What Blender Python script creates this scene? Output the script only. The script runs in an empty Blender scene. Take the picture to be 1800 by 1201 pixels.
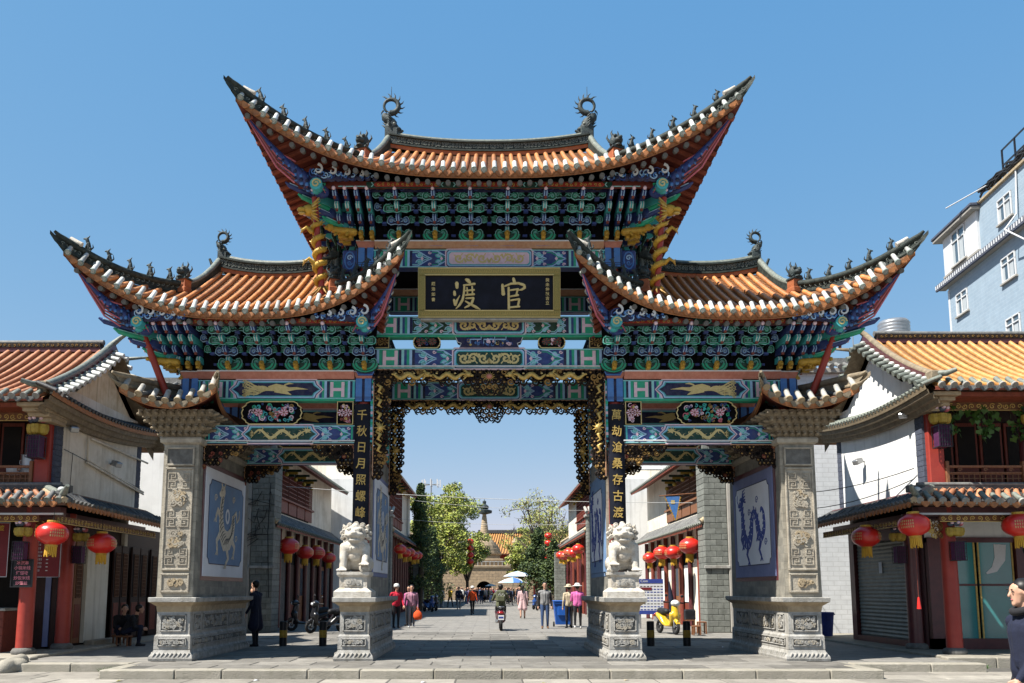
import bpy, math, random
from math import sin, cos, pi, radians, hypot, atan2, sqrt
from mathutils import Vector, Matrix
random.seed(7)
SC = bpy.context.scene
COL = SC.collection
# ---------------------------------------------------------------- camera
cam_d = bpy.data.cameras.new('camera'); CAM = bpy.data.objects.new('camera', cam_d); COL.objects.link(CAM)
CAM.location = (0, -17.9, 1.45)
CAM.rotation_euler = (radians(90 + 7.2), 0, 0)
cam_d.sensor_width = 36; cam_d.lens = 30.0
cam_d.shift_x = 40 / 1800; cam_d.shift_y = 247.5 / 1800
cam_d.clip_start = 0.1; cam_d.clip_end = 3000
SC.camera = CAM
# ---------------------------------------------------------------- sky and sun
SUN = Vector((-0.62, -0.32, 1.0)).normalized()
SEL = math.asin(SUN.z); SAZ = atan2(SUN.x, SUN.y)
WD = bpy.data.worlds.new('World'); SC.world = WD; WD.use_nodes = True
nt = WD.node_tree; nt.nodes.clear()
sky = nt.nodes.new('ShaderNodeTexSky'); sky.sky_type = 'NISHITA'; sky.sun_disc = False
sky.sun_elevation = SEL; sky.sun_rotation = SAZ; sky.altitude = 1900; sky.air_density = 1.0; sky.dust_density = 0.0; sky.ozone_density = 1.5
bg = nt.nodes.new('ShaderNodeBackground'); bg.inputs['Strength'].default_value = 0.0707
wo = nt.nodes.new('ShaderNodeOutputWorld')
# the whole sky is printed softer, as the photograph's film curve does: one power curve per channel
sx = nt.nodes.new('ShaderNodeSeparateXYZ'); cx_ = nt.nodes.new('ShaderNodeCombineXYZ'); nt.links.new(sky.outputs[0], sx.inputs[0])
for ch, (pre, g, k) in enumerate(((1.234, .85, .862), (.719, .4, 2.16), (.3766, .15, 3.99))):
    a_ = nt.nodes.new('ShaderNodeMath'); a_.operation = 'MULTIPLY'; a_.inputs[1].default_value = pre; nt.links.new(sx.outputs[ch], a_.inputs[0])
    b_ = nt.nodes.new('ShaderNodeMath'); b_.operation = 'POWER'; b_.inputs[1].default_value = g; nt.links.new(a_.outputs[0], b_.inputs[0])
    c_ = nt.nodes.new('ShaderNodeMath'); c_.operation = 'MULTIPLY'; c_.inputs[1].default_value = k; nt.links.new(b_.outputs[0], c_.inputs[0]); nt.links.new(c_.outputs[0], cx_.inputs[ch])
nt.links.new(cx_.outputs[0], bg.inputs[0]); nt.links.new(bg.outputs[0], wo.inputs[0])
sun_d = bpy.data.lights.new('sun', 'SUN'); sun_d.energy = 5.0; sun_d.angle = radians(0.53); sun_d.color = (1, 0.95, 0.87)
SUNO = bpy.data.objects.new('sun', sun_d); COL.objects.link(SUNO)
SUNO.rotation_euler = SUN.to_track_quat('Z', 'Y').to_euler(); SUNO.location = (-20, -10, 40)
SC.view_settings.view_transform = 'Standard'; SC.view_settings.look = 'None'
SC.view_settings.exposure = 1.3; SC.view_settings.gamma = 1.0
SC.view_settings.use_curve_mapping = False
SC.cycles.max_bounces = 6; SC.cycles.diffuse_bounces = 4; SC.cycles.glossy_bounces = 3; SC.cycles.transparent_max_bounces = 6
SC.cycles.use_denoising = True
# ---------------------------------------------------------------- surveying: a sighted point at a known distance -> metres
def W(px, py, Y):
    u = (px - 860) / 1500.; v = (848 - py) / 1500.; th = radians(7.2)
    t = (Y + 17.9) / (cos(th) - v * sin(th))
    return Vector((u * t, Y, 1.45 + (sin(th) + v * cos(th)) * t))
# ---------------------------------------------------------------- materials
MATS = {}; ALB = .74   # one scale for all paint and stone, set with the exposure
def pm(name, c1, c2=None, scale=6., rough=.7, bump=0., bscale=None, metal=0., rnd=0., grime=None, gscale=1.2, gamt=.5, spec=.28, stretch=(1, 1, 1), coat=0., emit=None, streak=None, samt=.5, dust=0.):
    """procedural material: two colours mixed by noise, per-object value shift, patches of grime, bump"""
    m = bpy.data.materials.new(name); m.use_nodes = True; MATS[name] = m
    c1 = tuple(x * ALB for x in c1); c2 = tuple(x * ALB for x in c2) if c2 else None; grime = tuple(x * ALB for x in grime) if grime else None
    n = m.node_tree.nodes; l = m.node_tree.links; b = n['Principled BSDF']
    b.inputs['Roughness'].default_value = rough; b.inputs['Metallic'].default_value = metal
    b.inputs['Specular IOR Level'].default_value = spec; b.inputs['Coat Weight'].default_value = coat
    c2 = c2 or tuple(x * .72 for x in c1)
    tc = n.new('ShaderNodeTexCoord'); mp = n.new('ShaderNodeMapping'); mp.inputs['Scale'].default_value = stretch
    l.new(tc.outputs['Object'], mp.inputs['Vector'])
    if rnd:      # no two pieces share their grain
        o2 = n.new('ShaderNodeObjectInfo'); ml = n.new('ShaderNodeMath'); ml.operation = 'MULTIPLY'; ml.inputs[1].default_value = 61.; l.new(o2.outputs['Random'], ml.inputs[0])
        va = n.new('ShaderNodeVectorMath'); l.new(tc.outputs['Object'], va.inputs[0]); l.new(ml.outputs[0], va.inputs[1]); l.new(va.outputs[0], mp.inputs['Vector'])
    nz = n.new('ShaderNodeTexNoise'); nz.inputs['Scale'].default_value = scale; nz.inputs['Detail'].default_value = 5; nz.inputs['Roughness'].default_value = .62
    l.new(mp.outputs[0], nz.inputs['Vector'])
    cr = n.new('ShaderNodeValToRGB'); cr.color_ramp.elements[0].position = .34; cr.color_ramp.elements[1].position = .68
    cr.color_ramp.elements[0].color = (*c2, 1); cr.color_ramp.elements[1].color = (*c1, 1)
    l.new(nz.outputs['Fac'], cr.inputs[0]); out = cr.outputs[0]
    if grime:
        g = n.new('ShaderNodeTexNoise'); g.inputs['Scale'].default_value = gscale; g.inputs['Detail'].default_value = 6; g.inputs['Roughness'].default_value = .7
        l.new(va.outputs[0] if rnd else tc.outputs['Object'], g.inputs['Vector'])
        gr = n.new('ShaderNodeMapRange'); gr.inputs[1].default_value = .48; gr.inputs[2].default_value = .75; gr.inputs[4].default_value = gamt
        l.new(g.outputs['Fac'], gr.inputs[0])
        mx = n.new('ShaderNodeMixRGB'); mx.inputs[2].default_value = (*grime, 1)
        l.new(gr.outputs[0], mx.inputs[0]); l.new(out, mx.inputs[1]); out = mx.outputs[0]
    if streak:   # rain streaks running down a wall
        sm = n.new('ShaderNodeMapping'); sm.inputs['Scale'].default_value = (5, 5, .35); l.new(tc.outputs['Object'], sm.inputs['Vector'])
        sn = n.new('ShaderNodeTexNoise'); sn.inputs['Scale'].default_value = 1.3; sn.inputs['Detail'].default_value = 5; l.new(sm.outputs[0], sn.inputs['Vector'])
        sr = n.new('ShaderNodeMapRange'); sr.inputs[1].default_value = .5; sr.inputs[2].default_value = .72; sr.inputs[4].default_value = samt; l.new(sn.outputs['Fac'], sr.inputs[0])
        sx_ = n.new('ShaderNodeMixRGB'); sx_.inputs[2].default_value = (*[x * ALB for x in streak], 1); l.new(sr.outputs[0], sx_.inputs[0]); l.new(out, sx_.inputs[1]); out = sx_.outputs[0]
    if dust:     # faded, dusty paint
        dn = n.new('ShaderNodeTexNoise'); dn.inputs['Scale'].default_value = 7; dn.inputs['Detail'].default_value = 8; dn.inputs['Roughness'].default_value = .75; l.new(tc.outputs['Object'], dn.inputs['Vector'])
        dr = n.new('ShaderNodeMapRange'); dr.inputs[1].default_value = .42; dr.inputs[2].default_value = .7; dr.inputs[4].default_value = dust; l.new(dn.outputs['Fac'], dr.inputs[0])
        dx_ = n.new('ShaderNodeMixRGB'); dx_.inputs[2].default_value = (.2, .19, .165, 1); l.new(dr.outputs[0], dx_.inputs[0]); l.new(out, dx_.inputs[1]); out = dx_.outputs[0]
    if rnd:
        oi = n.new('ShaderNodeObjectInfo'); hs = n.new('ShaderNodeHueSaturation')
        mr = n.new('ShaderNodeMapRange'); mr.inputs[3].default_value = 1 - rnd; mr.inputs[4].default_value = 1 + rnd
        l.new(oi.outputs['Random'], mr.inputs[0]); l.new(mr.outputs[0], hs.inputs['Value']); l.new(out, hs.inputs['Color']); out = hs.outputs[0]
    l.new(out, b.inputs['Base Color'])
    if bump:
        nb = n.new('ShaderNodeTexNoise'); nb.inputs['Scale'].default_value = bscale or scale * 4; nb.inputs['Detail'].default_value = 6
        l.new(mp.outputs[0], nb.inputs['Vector'])
        bp = n.new('ShaderNodeBump'); bp.inputs['Strength'].default_value = bump; bp.inputs['Distance'].default_value = .02
        l.new(nb.outputs['Fac'], bp.inputs['Height']); l.new(bp.outputs[0], b.inputs['Normal'])
    if emit:
        b.inputs['Emission Color'].default_value = (*emit[0], 1); b.inputs['Emission Strength'].default_value = emit[1]
    return m
def brickmat(name, c1, c2, mortar, bw, bh, ms=.012, rough=.85, axis='XZ', bump=.5, var=.32):
    """masonry too fine to lay brick by brick"""
    m = bpy.data.materials.new(name); m.use_nodes = True; MATS[name] = m
    c1, c2, mortar = [tuple(x * ALB for x in c) for c in (c1, c2, mortar)]
    n = m.node_tree.nodes; l = m.node_tree.links; b = n['Principled BSDF']; b.inputs['Roughness'].default_value = rough
    tc = n.new('ShaderNodeTexCoord'); sp = n.new('ShaderNodeSeparateXYZ'); cb = n.new('ShaderNodeCombineXYZ')
    l.new(tc.outputs['Object'], sp.inputs[0])
    if axis == 'sum':
        ad = n.new('ShaderNodeMath'); l.new(sp.outputs['X'], ad.inputs[0]); l.new(sp.outputs['Y'], ad.inputs[1]); l.new(ad.outputs[0], cb.inputs['X']); l.new(sp.outputs['Z'], cb.inputs['Y'])
    else:
        l.new(sp.outputs[axis[0]], cb.inputs['X']); l.new(sp.outputs[axis[1]], cb.inputs['Y'])
    bt = n.new('ShaderNodeTexBrick'); bt.inputs['Scale'].default_value = 1; bt.inputs['Brick Width'].default_value = bw; bt.inputs['Row Height'].default_value = bh
    bt.inputs['Mortar Size'].default_value = ms; bt.inputs['Color1'].default_value = (*c1, 1); bt.inputs['Color2'].default_value = (*c2, 1); bt.inputs['Mortar'].default_value = (*mortar, 1)
    l.new(cb.outputs[0], bt.inputs['Vector'])
    nz = n.new('ShaderNodeTexNoise'); nz.inputs['Scale'].default_value = 3; nz.inputs['Detail'].default_value = 7; nz.inputs['Roughness'].default_value = .7
    l.new(tc.outputs['Object'], nz.inputs['Vector'])
    mr = n.new('ShaderNodeMapRange'); mr.inputs[1].default_value = .3; mr.inputs[2].default_value = .7; mr.inputs[3].default_value = 1 - var * 1.2; mr.inputs[4].default_value = 1 + var * .8
    l.new(nz.outputs['Fac'], mr.inputs[0])
    hs = n.new('ShaderNodeHueSaturation'); l.new(bt.outputs['Color'], hs.inputs['Color']); l.new(mr.outputs[0], hs.inputs['Value'])
    l.new(hs.outputs[0], b.inputs['Base Color'])
    bp = n.new('ShaderNodeBump'); bp.inputs['Strength'].default_value = bump; bp.inputs['Distance'].default_value = .02; bp.invert = True
    l.new(bt.outputs['Fac'], bp.inputs['Height']); l.new(bp.outputs[0], b.inputs['Normal'])
    return m
def glassmat(name, col, rough=.08):
    m = pm(name, col, tuple(c * .8 for c in col), scale=.8, rough=rough, spec=.9)
    return m
# ---------------------------------------------------------------- mesh builder
class MB:
    def __init__(s): s.v = []; s.f = []; s.m = []; s.sm = []; s.mats = []; s.M = None
    def mi(s, mat):
        if mat not in s.mats: s.mats.append(mat)
        return s.mats.index(mat)
    def add(s, vs, fs, mat, smooth=False):
        o = len(s.v); M = s.M
        s.v += [tuple(M @ Vector(p)) for p in vs] if M is not None else [tuple(p) for p in vs]
        k = s.mi(mat)
        for f in fs: s.f.append([i + o for i in f]); s.m.append(k); s.sm.append(smooth)
        return s
    def poly(s, pts, mat): return s.add(pts, [range(len(pts))], mat)
    def box(s, x0, x1, y0, y1, z0, z1, mat, b=0.):
        if x0 > x1: x0, x1 = x1, x0
        if y0 > y1: y0, y1 = y1, y0
        if z0 > z1: z0, z1 = z1, z0
        if b <= 0:
            v = [(x, y, z) for z in (z0, z1) for y in (y0, y1) for x in (x0, x1)]
            return s.add(v, [(0, 2, 3, 1), (4, 5, 7, 6), (0, 1, 5, 4), (2, 6, 7, 3), (0, 4, 6, 2), (1, 3, 7, 5)], mat)
        b = min(b, (x1 - x0) * .45, (y1 - y0) * .45, (z1 - z0) * .45)
        rings = []
        for z, d in ((z0, b), (z0 + b, 0), (z1 - b, 0), (z1, b)):
            a0, a1, c0, c1 = x0 + d, x1 - d, y0 + d, y1 - d
            e = b if d == 0 else b * .0
            rings.append([(a0 + e, c0, z), (a1 - e, c0, z), (a1, c0 + e, z), (a1, c1 - e, z), (a1 - e, c1, z), (a0 + e, c1, z), (a0, c1 - e, z), (a0, c0 + e, z)])
        v = [p for r in rings for p in r]; f = [tuple(range(7, -1, -1)), tuple(range(24, 32))]
        for k in range(3):
            for i in range(8): j = (i + 1) % 8; f.append((k * 8 + i, k * 8 + j, k * 8 + 8 + j, k * 8 + 8 + i))
        return s.add(v, f, mat)
    def cyl(s, p0, p1, r0, r1=None, n=10, mat=None, caps=True, smooth=True):
        return s.tube([p0, p1], [r0, r0 if r1 is None else r1], n, mat, caps, smooth)
    def tube(s, path, r, n=8, mat=None, caps=True, smooth=True, sq=None):
        P = [Vector(p) for p in path]; k = len(P)
        R = r if isinstance(r, (list, tuple)) else [r] * k
        T = []
        for i in range(k):
            a = P[max(i - 1, 0)]; b = P[min(i + 1, k - 1)]; d = b - a
            T.append(d.normalized() if d.length > 1e-9 else Vector((0, 0, 1)))
        up = Vector((0, 0, 1)) if abs(T[0].z) < .9 else Vector((0, 1, 0))
        N = (up - T[0] * up.dot(T[0])).normalized(); vs = []
        for i in range(k):
            N = N - T[i] * N.dot(T[i])
            if N.length < 1e-6: N = T[i].orthogonal()
            N.normalize(); B = T[i].cross(N)
            for j in range(n):
                a = 2 * pi * j / n
                e = N * cos(a) * R[i] + B * sin(a) * R[i] * (sq or 1)
                vs.append(P[i] + e)
        fs = [(i * n + j, i * n + (j + 1) % n, (i + 1) * n + (j + 1) % n, (i + 1) * n + j) for i in range(k - 1) for j in range(n)]
        s.add(vs, fs, mat, smooth)
        if caps: s.add(vs[:n], [tuple(range(n - 1, -1, -1))], mat); s.add(vs[-n:], [tuple(range(n))], mat)
        return s
    def lathe(s, prof, c=(0, 0, 0), n=14, mat=None, smooth=True, a0=0., a1=2 * pi, sy=1.):
        full = abs(a1 - a0 - 2 * pi) < 1e-6; m = n if full else n + 1; vs = []
        for r, z in prof:
            for j in range(m):
                a = a0 + (a1 - a0) * j / n; vs.append((c[0] + r * cos(a), c[1] + r * sin(a) * sy, c[2] + z))
        fs = [(i * m + j, i * m + (j + 1) % m, (i + 1) * m + (j + 1) % m, (i + 1) * m + j) for i in range(len(prof) - 1) for j in range(n)]
        return s.add(vs, fs, mat, smooth)
    def ball(s, c, r, mat, nu=10, nv=7, smooth=True):
        if not isinstance(r, (tuple, list)): r = (r, r, r)
        vs = []
        for i in range(nv + 1):
            t = pi * i / nv
            for j in range(nu):
                a = 2 * pi * j / nu; vs.append((c[0] + r[0] * sin(t) * cos(a), c[1] + r[1] * sin(t) * sin(a), c[2] + r[2] * cos(t)))
        fs = [(i * nu + j, (i + 1) * nu + j, (i + 1) * nu + (j + 1) % nu, i * nu + (j + 1) % nu) for i in range(nv) for j in range(nu)]
        return s.add(vs, fs, mat, smooth)
    def cap2(s, a, b, ra, rb, mat, n=9):
        """tapered capsule"""
        a = Vector(a); b = Vector(b); d = (b - a); L = d.length
        d = d / L if L > 1e-6 else Vector((0, 0, 1))
        path = []; R = []
        for t in (-.98, -.8, -.45): path.append(a + d * ra * t); R.append(ra * sqrt(1 - t * t))
        path += [a, b]; R += [ra, rb]
        for t in (.45, .8, .98): path.append(b + d * rb * t); R.append(rb * sqrt(1 - t * t))
        return s.tube(path, R, n, mat)
    def prism(s, pts, y0, y1, mat, mat_side=None, plane='XZ'):
        """outline in (x,z) pushed from y0 to y1"""
        n = len(pts)
        def P(p, y): return (p[0], y, p[1]) if plane == 'XZ' else ((y, p[0], p[1]) if plane == 'YZ' else (p[0], p[1], y))
        v = [P(p, y0) for p in pts] + [P(p, y1) for p in pts]
        s.add(v, [tuple(range(n)), tuple(range(2 * n - 1, n - 1, -1))], mat)
        return s.add(v, [(i, i + n, (i + 1) % n + n, (i + 1) % n) for i in range(n)], mat_side or mat)
    def rib(s, pts, w, y, mat, d=.006, closed=False):
        """raised painted or carved line of width w on the plane y (facing -y)"""
        k = len(pts); Wd = w if isinstance(w, (list, tuple)) else [w] * k; L = []; R = []
        for i in range(k):
            a = pts[(i - 1) % k if closed else max(i - 1, 0)]; b = pts[(i + 1) % k if closed else min(i + 1, k - 1)]
            dx, dz = b[0] - a[0], b[1] - a[1]; q = hypot(dx, dz) or 1; nx, nz = -dz / q * Wd[i] / 2, dx / q * Wd[i] / 2
            L.append((pts[i][0] + nx, pts[i][1] + nz)); R.append((pts[i][0] - nx, pts[i][1] - nz))
        v = [(p[0], y - d, p[1]) for p in L] + [(p[0], y - d, p[1]) for p in R] + [(p[0], y + .001, p[1]) for p in L] + [(p[0], y + .001, p[1]) for p in R]
        f = []
        for i in range(k if closed else k - 1):
            j = (i + 1) % k; f += [(i, j, k + j, k + i), (2 * k + i, 2 * k + j, j, i), (k + i, k + j, 3 * k + j, 3 * k + i)]
        return s.add(v, f, mat)
    def mesh(s, name):
        me = bpy.data.meshes.new(name); me.from_pydata(s.v, [], [tuple(f) for f in s.f])
        for m in s.mats: me.materials.append(MATS[m] if isinstance(m, str) else m)
        me.polygons.foreach_set('material_index', s.m); me.polygons.foreach_set('use_smooth', s.sm)
        me.update(); return me
    def build(s, name, parent=None, **kw): return link(name, s.mesh(name), parent, **kw)
WM = {}
def link(name, data, parent=None, mw=None, label=None, cat=None, group=None, kind=None):
    o = bpy.data.objects.new(name, data); COL.objects.link(o)
    mw = mw if mw is not None else Matrix.Identity(4)
    if parent is not None:
        o.parent = parent; o.matrix_parent_inverse = WM[parent].inverted()
    o.matrix_basis = mw; WM[o] = mw.copy()
    tag(o, label, cat, group, kind)
    return o
def tag(o, label=None, cat=None, group=None, kind=None):
    if label: o['label'] = label
    if cat: o['category'] = cat
    if group: o['group'] = group
    if kind: o['kind'] = kind
    return o
def empty(name, loc, label, cat, group=None, rz=0.):
    return link(name, None, None, Matrix.Translation(loc) @ Matrix.Rotation(rz, 4, 'Z'), label, cat, group)
KIDS = {}
def kids(o): return [c for c in list(COL.objects) if c.parent == o] if False else list(o.children)
def copy_tree(o, mw, label=None, group=None, parent=None):
    """copy a thing with its parts and sub-parts; mw = new world matrix of the copy"""
    c = o.copy(); COL.objects.link(c)
    if parent is None: c.parent = None; c.matrix_parent_inverse = Matrix.Identity(4); c.matrix_basis = mw
    WM[c] = mw.copy()
    if label: c['label'] = label
    if group: c['group'] = group
    def rec(src, dst):
        for ch in src.children:
            d = ch.copy(); COL.objects.link(d); d.parent = dst
            d.matrix_parent_inverse = ch.matrix_parent_inverse.copy(); d.matrix_basis = ch.matrix_basis.copy()
            WM[d] = WM[dst] @ d.matrix_parent_inverse @ d.matrix_basis
            rec(ch, d)
    rec(o, c); return c
def copy_part(o, parent, off):
    """copy a part and its sub-parts under the same thing, moved by off"""
    T = Matrix.Translation(off)
    c = o.copy(); COL.objects.link(c); c.parent = parent; c.matrix_parent_inverse = WM[parent].inverted(); c.matrix_basis = T @ WM[o]; WM[c] = T @ WM[o]
    for ch in o.children:
        d = ch.copy(); COL.objects.link(d); d.parent = c; d.matrix_parent_inverse = WM[c].inverted(); d.matrix_basis = T @ WM[ch]; WM[d] = T @ WM[ch]
    return c
def lerp(a, b, t): return a + (b - a) * t
def TR(x, y, z): return Matrix.Translation((x, y, z))
def frame_mat(origin, xdir, ydir):
    """matrix whose local -y looks out of a face and local x runs along it"""
    x = Vector(xdir).normalized(); y = Vector(ydir); y = (y - x * y.dot(x)).normalized(); z = x.cross(y)
    return Matrix(((x.x, y.x, z.x, origin[0]), (x.y, y.y, z.y, origin[1]), (x.z, y.z, z.z, origin[2]), (0, 0, 0, 1)))
def spiral(cx, cz, r, turns, d=1, a0=0., n=None, rin=.12):
    n = n or int(9 * turns) + 3; out = []
    for i in range(n):
        t = i / (n - 1); a = a0 + d * 2 * pi * turns * t; q = r * (1 - t * (1 - rin)); out.append((cx + q * cos(a), cz + q * sin(a)))
    return out
def remesh(mb, vox, smooth=2):
    """fuse overlapping closed pieces into one continuous skin"""
    me = mb.mesh('tmp'); o = bpy.data.objects.new('tmp', me); COL.objects.link(o)
    m = o.modifiers.new('r', 'REMESH'); m.mode = 'VOXEL'; m.voxel_size = vox; m.use_smooth_shade = True
    if smooth:
        sm = o.modifiers.new('s', 'SMOOTH'); sm.iterations = smooth; sm.factor = .5
    dg = bpy.context.evaluated_depsgraph_get(); new = bpy.data.meshes.new_from_object(o.evaluated_get(dg))
    bpy.data.objects.remove(o); bpy.data.meshes.remove(me)
    new.materials.clear()
    return new
def text_mesh(body, size, ext=.004, bold=0., align='CENTER'):
    cu = bpy.data.curves.new('t', 'FONT'); cu.body = body; cu.size = size; cu.extrude = ext; cu.offset = bold; cu.align_x = align; cu.align_y = 'CENTER'; cu.resolution_u = 3
    o = bpy.data.objects.new('t', cu); COL.objects.link(o)
    dg = bpy.context.evaluated_depsgraph_get(); me = bpy.data.meshes.new_from_object(o.evaluated_get(dg))
    bpy.data.objects.remove(o); bpy.data.curves.remove(cu)
    return me
def text(name, body, size, parent, mat, mw, ext=.004, bold=0., sx=1., **kw):
    me = text_mesh(body, size, ext, bold); me.materials.clear(); me.materials.append(MATS[mat])
    # font plane XY -> stand it up in XZ facing -Y
    R = Matrix(((sx, 0, 0, 0), (0, 0, -1, 0), (0, 1, 0, 0), (0, 0, 0, 1)))
    me.transform(R); return link(name, me, parent, mw, **kw)
# ---------------------------------------------------------------- palette
pm('tile_orange', (.68, .3, .09), (.44, .15, .045), 7, .42, .3, 40, rnd=.24, grime=(.12, .075, .045), gscale=3.5, gamt=.75, spec=.5)
pm('tile_pan', (.33, .15, .06), (.2, .09, .04), 12, .6, .4, 60, grime=(.09, .07, .05), gscale=4)
pm('tile_terracotta', (.58, .26, .13), (.38, .15, .075), 8, .55, .3, 40, rnd=.26, grime=(.12, .08, .06), gscale=4, gamt=.6)
pm('tile_yellow', (.62, .33, .11), (.42, .2, .06), 9, .42, .25, 40, rnd=.14, grime=(.2, .11, .05), gscale=5, gamt=.5)
pm('tile_white', (.8, .81, .79), (.5, .52, .49), 14, .4, .25, 60, rnd=.32, grime=(.18, .18, .15), gscale=7, gamt=.75)
pm('tile_disc', (.36, .42, .38), (.18, .23, .2), 16, .5, .3, 60, rnd=.15, grime=(.09, .11, .09), gscale=8)
pm('tile_grey', (.2, .2, .19), (.1, .1, .1), 12, .65, .4, 50, rnd=.2, grime=(.3, .29, .26), gscale=5, gamt=.4)
pm('tile_dark', (.075, .075, .075), (.035, .037, .04), 12, .5, .4, 50, rnd=.25, grime=(.2, .19, .17), gscale=5, gamt=.35)
pm('drip', (.5, .21, .075), (.33, .13, .05), 14, .5, .3, 60, rnd=.14, grime=(.12, .08, .05), gscale=6)
pm('rafter', (.33, .085, .045), (.2, .05, .03), 8, .6, .2, rnd=.12)
pm('rafter_orange', (.5, .16, .06), (.34, .1, .04), 8, .6, .2, rnd=.12)
pm('soffit', (.2, .045, .03), (.12, .025, .02), 6, .6)
pm('ridge_green', (.045, .058, .05), (.018, .023, .022), 12, .6, .5, 50, grime=(.16, .17, .14), gscale=7, gamt=.35, spec=.15)
pm('ridge_pale', (.26, .28, .24), (.13, .15, .13), 14, .5, .3, 60)
pm('bronze', (.06, .08, .08), (.025, .032, .035), 14, .55, .4, 60, spec=.2, grime=(.1, .14, .13), gscale=9, gamt=.35)
pm('red_paint', (.42, .06, .04), (.32, .04, .03), 5, .42, .08, grime=(.16, .03, .03), gscale=2.5, gamt=.4)
pm('maroon', (.13, .028, .03), (.08, .018, .022), 5, .4, .08, spec=.5)
pm('pink_mould', (.6, .26, .19), (.48, .17, .12), 10, .6, .1, grime=(.3, .12, .08), gscale=4)
pm('tan_mould', (.6, .36, .22), (.5, .25, .14), 10, .6, .1, grime=(.3, .16, .1), gscale=4)
pm('p_blue', (.08, .25, .62), (.055, .18, .48), 10, .5, grime=(.05, .12, .3), gscale=5, gamt=.35, dust=.2)
pm('p_sky', (.42, .64, .88), (.32, .54, .78), 12, .5, dust=.2)
pm('p_navy', (.012, .015, .075), (.007, .008, .045), 10, .6, dust=.2)
pm('p_mid', (.03, .065, .25), (.02, .04, .17), 10, .5, dust=.2)
pm('p_teal', (.07, .5, .52), (.05, .4, .43), 10, .5, dust=.2)
pm('p_aqua', (.34, .72, .72), (.25, .6, .62), 12, .5, dust=.2)
pm('p_green', (.02, .44, .25), (.012, .33, .19), 10, .5, dust=.2)
pm('p_dgreen', (.006, .06, .04), (.004, .035, .025), 10, .6, dust=.2)
pm('p_pink', (.88, .66, .74), (.76, .54, .63), 12, .55, dust=.2)
pm('p_rose', (.6, .16, .2), (.45, .1, .14), 12, .55, dust=.2)
pm('p_white', (.75, .76, .76), (.6, .62, .62), 14, .5)
pm('p_black', (.008, .008, .01), (.004, .004, .005), 8, .95, spec=.05)
pm('gold', (.7, .5, .16), (.5, .32, .08), 16, .38, .15, 60, metal=.25, rnd=.08)
pm('gold_pale', (.74, .6, .28), (.6, .46, .18), 16, .42, .1, 60, metal=.15)
pm('gold_bright', (.72, .45, .06), (.42, .23, .03), 18, .45, .5, 50, metal=.1, grime=(.2, .11, .03), gscale=9, gamt=.6)
pm('carve_dark', (.035, .022, .015), (.014, .01, .008), 14, .7, .3, 60, spec=.15)
pm('carve_gold', (.42, .25, .07), (.22, .12, .035), 16, .45, .2, 60, metal=.2)
pm('carve_red', (.3, .07, .04), (.16, .04, .03), 14, .5)
pm('stone', (.5, .45, .36), (.34, .3, .24), 7, .82, .5, 40, grime=(.16, .135, .1), gscale=2.2, gamt=.55)
pm('stone_pale', (.49, .475, .44), (.32, .31, .285), 8, .8, .5, 45, grime=(.17, .155, .125), gscale=3.5, gamt=.65, streak=(.2, .18, .14), samt=.5)
pm('stone_white', (.7, .66, .59), (.52, .48, .41), 9, .75, .5, 50, grime=(.27, .2, .12), gscale=6, gamt=.75)
pm('stone_dark', (.2, .195, .18), (.12, .115, .105), 8, .85, .5, 45, grime=(.07, .065, .055), gscale=3)
pm('stone_warm', (.5, .4, .26), (.36, .28, .18), 8, .82, .45, 45, grime=(.2, .14, .08), gscale=3)
pm('weathered', (.33, .27, .185), (.2, .16, .11), 9, .85, .5, 45, grime=(.09, .075, .055), gscale=3, gamt=.6)
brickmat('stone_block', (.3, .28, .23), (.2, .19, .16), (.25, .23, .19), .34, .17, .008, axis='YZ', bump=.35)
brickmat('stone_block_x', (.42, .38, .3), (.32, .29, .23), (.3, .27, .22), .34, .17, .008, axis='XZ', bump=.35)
pm('plaster', (.94, .88, .76), (.84, .77, .64), 1.6, .9, .14, 30, grime=(.42, .34, .22), gscale=.9, gamt=.55, streak=(.4, .34, .25), samt=.45)
pm('plaster_white', (.98, .98, .96), (.9, .9, .88), 1.6, .9, .1, 30, grime=(.5, .48, .44), gscale=.9, gamt=.3, streak=(.42, .41, .38), samt=.35)
pm('plaster_warm', (.92, .8, .58), (.78, .62, .4), 1.8, .9, .12, 30, grime=(.36, .22, .1), gscale=1.1, gamt=.6, streak=(.3, .18, .08), samt=.55)
pm('quoin', (.1, .115, .16), (.06, .07, .1), 10, .8, .3)
pm('wood_dark', (.05, .02, .014), (.028, .012, .01), 6, .6, .2, stretch=(6, 6, 1))
pm('wood_red', (.26, .06, .035), (.15, .032, .022), 7, .55, .2, stretch=(6, 6, 1))
pm('wood_brown', (.3, .13, .06), (.18, .075, .035), 8, .55, .2, stretch=(5, 5, 1))
pm('interior', (.02, .016, .014), (.012, .01, .01), 3, .9)  # near-black fill for rooms behind openings; their shade is in the colour
pm('mural_blue', (.2, .32, .5), (.15, .25, .42), 1.6, .8, .05, grime=(.2, .24, .34), gscale=1.3, gamt=.6)
pm('mural_white', (.85, .87, .92), (.74, .76, .82), 2, .8)
pm('mural_frame', (.22, .25, .42), (.17, .2, .36), 3, .8)
pm('mural_ink', (.035, .07, .34), (.03, .05, .24), 9, .7)
pm('mural_cream', (.82, .74, .6), (.6, .53, .42), 12, .8)
pm('lantern_red', (.72, .03, .018), (.6, .02, .014), 5, .32, rnd=.1, spec=.55)
pm('tassel', (.78, .47, .06), (.6, .33, .03), 30, .7, stretch=(3, 3, .3))
pm('metal_grey', (.5, .51, .52), (.38, .39, .4), 6, .35, metal=.7)
pm('metal_dark', (.05, .05, .055), (.03, .03, .033), 6, .4, metal=.5)
pm('cable', (.03, .03, .032), (.02, .02, .02), 4, .6)
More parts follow.
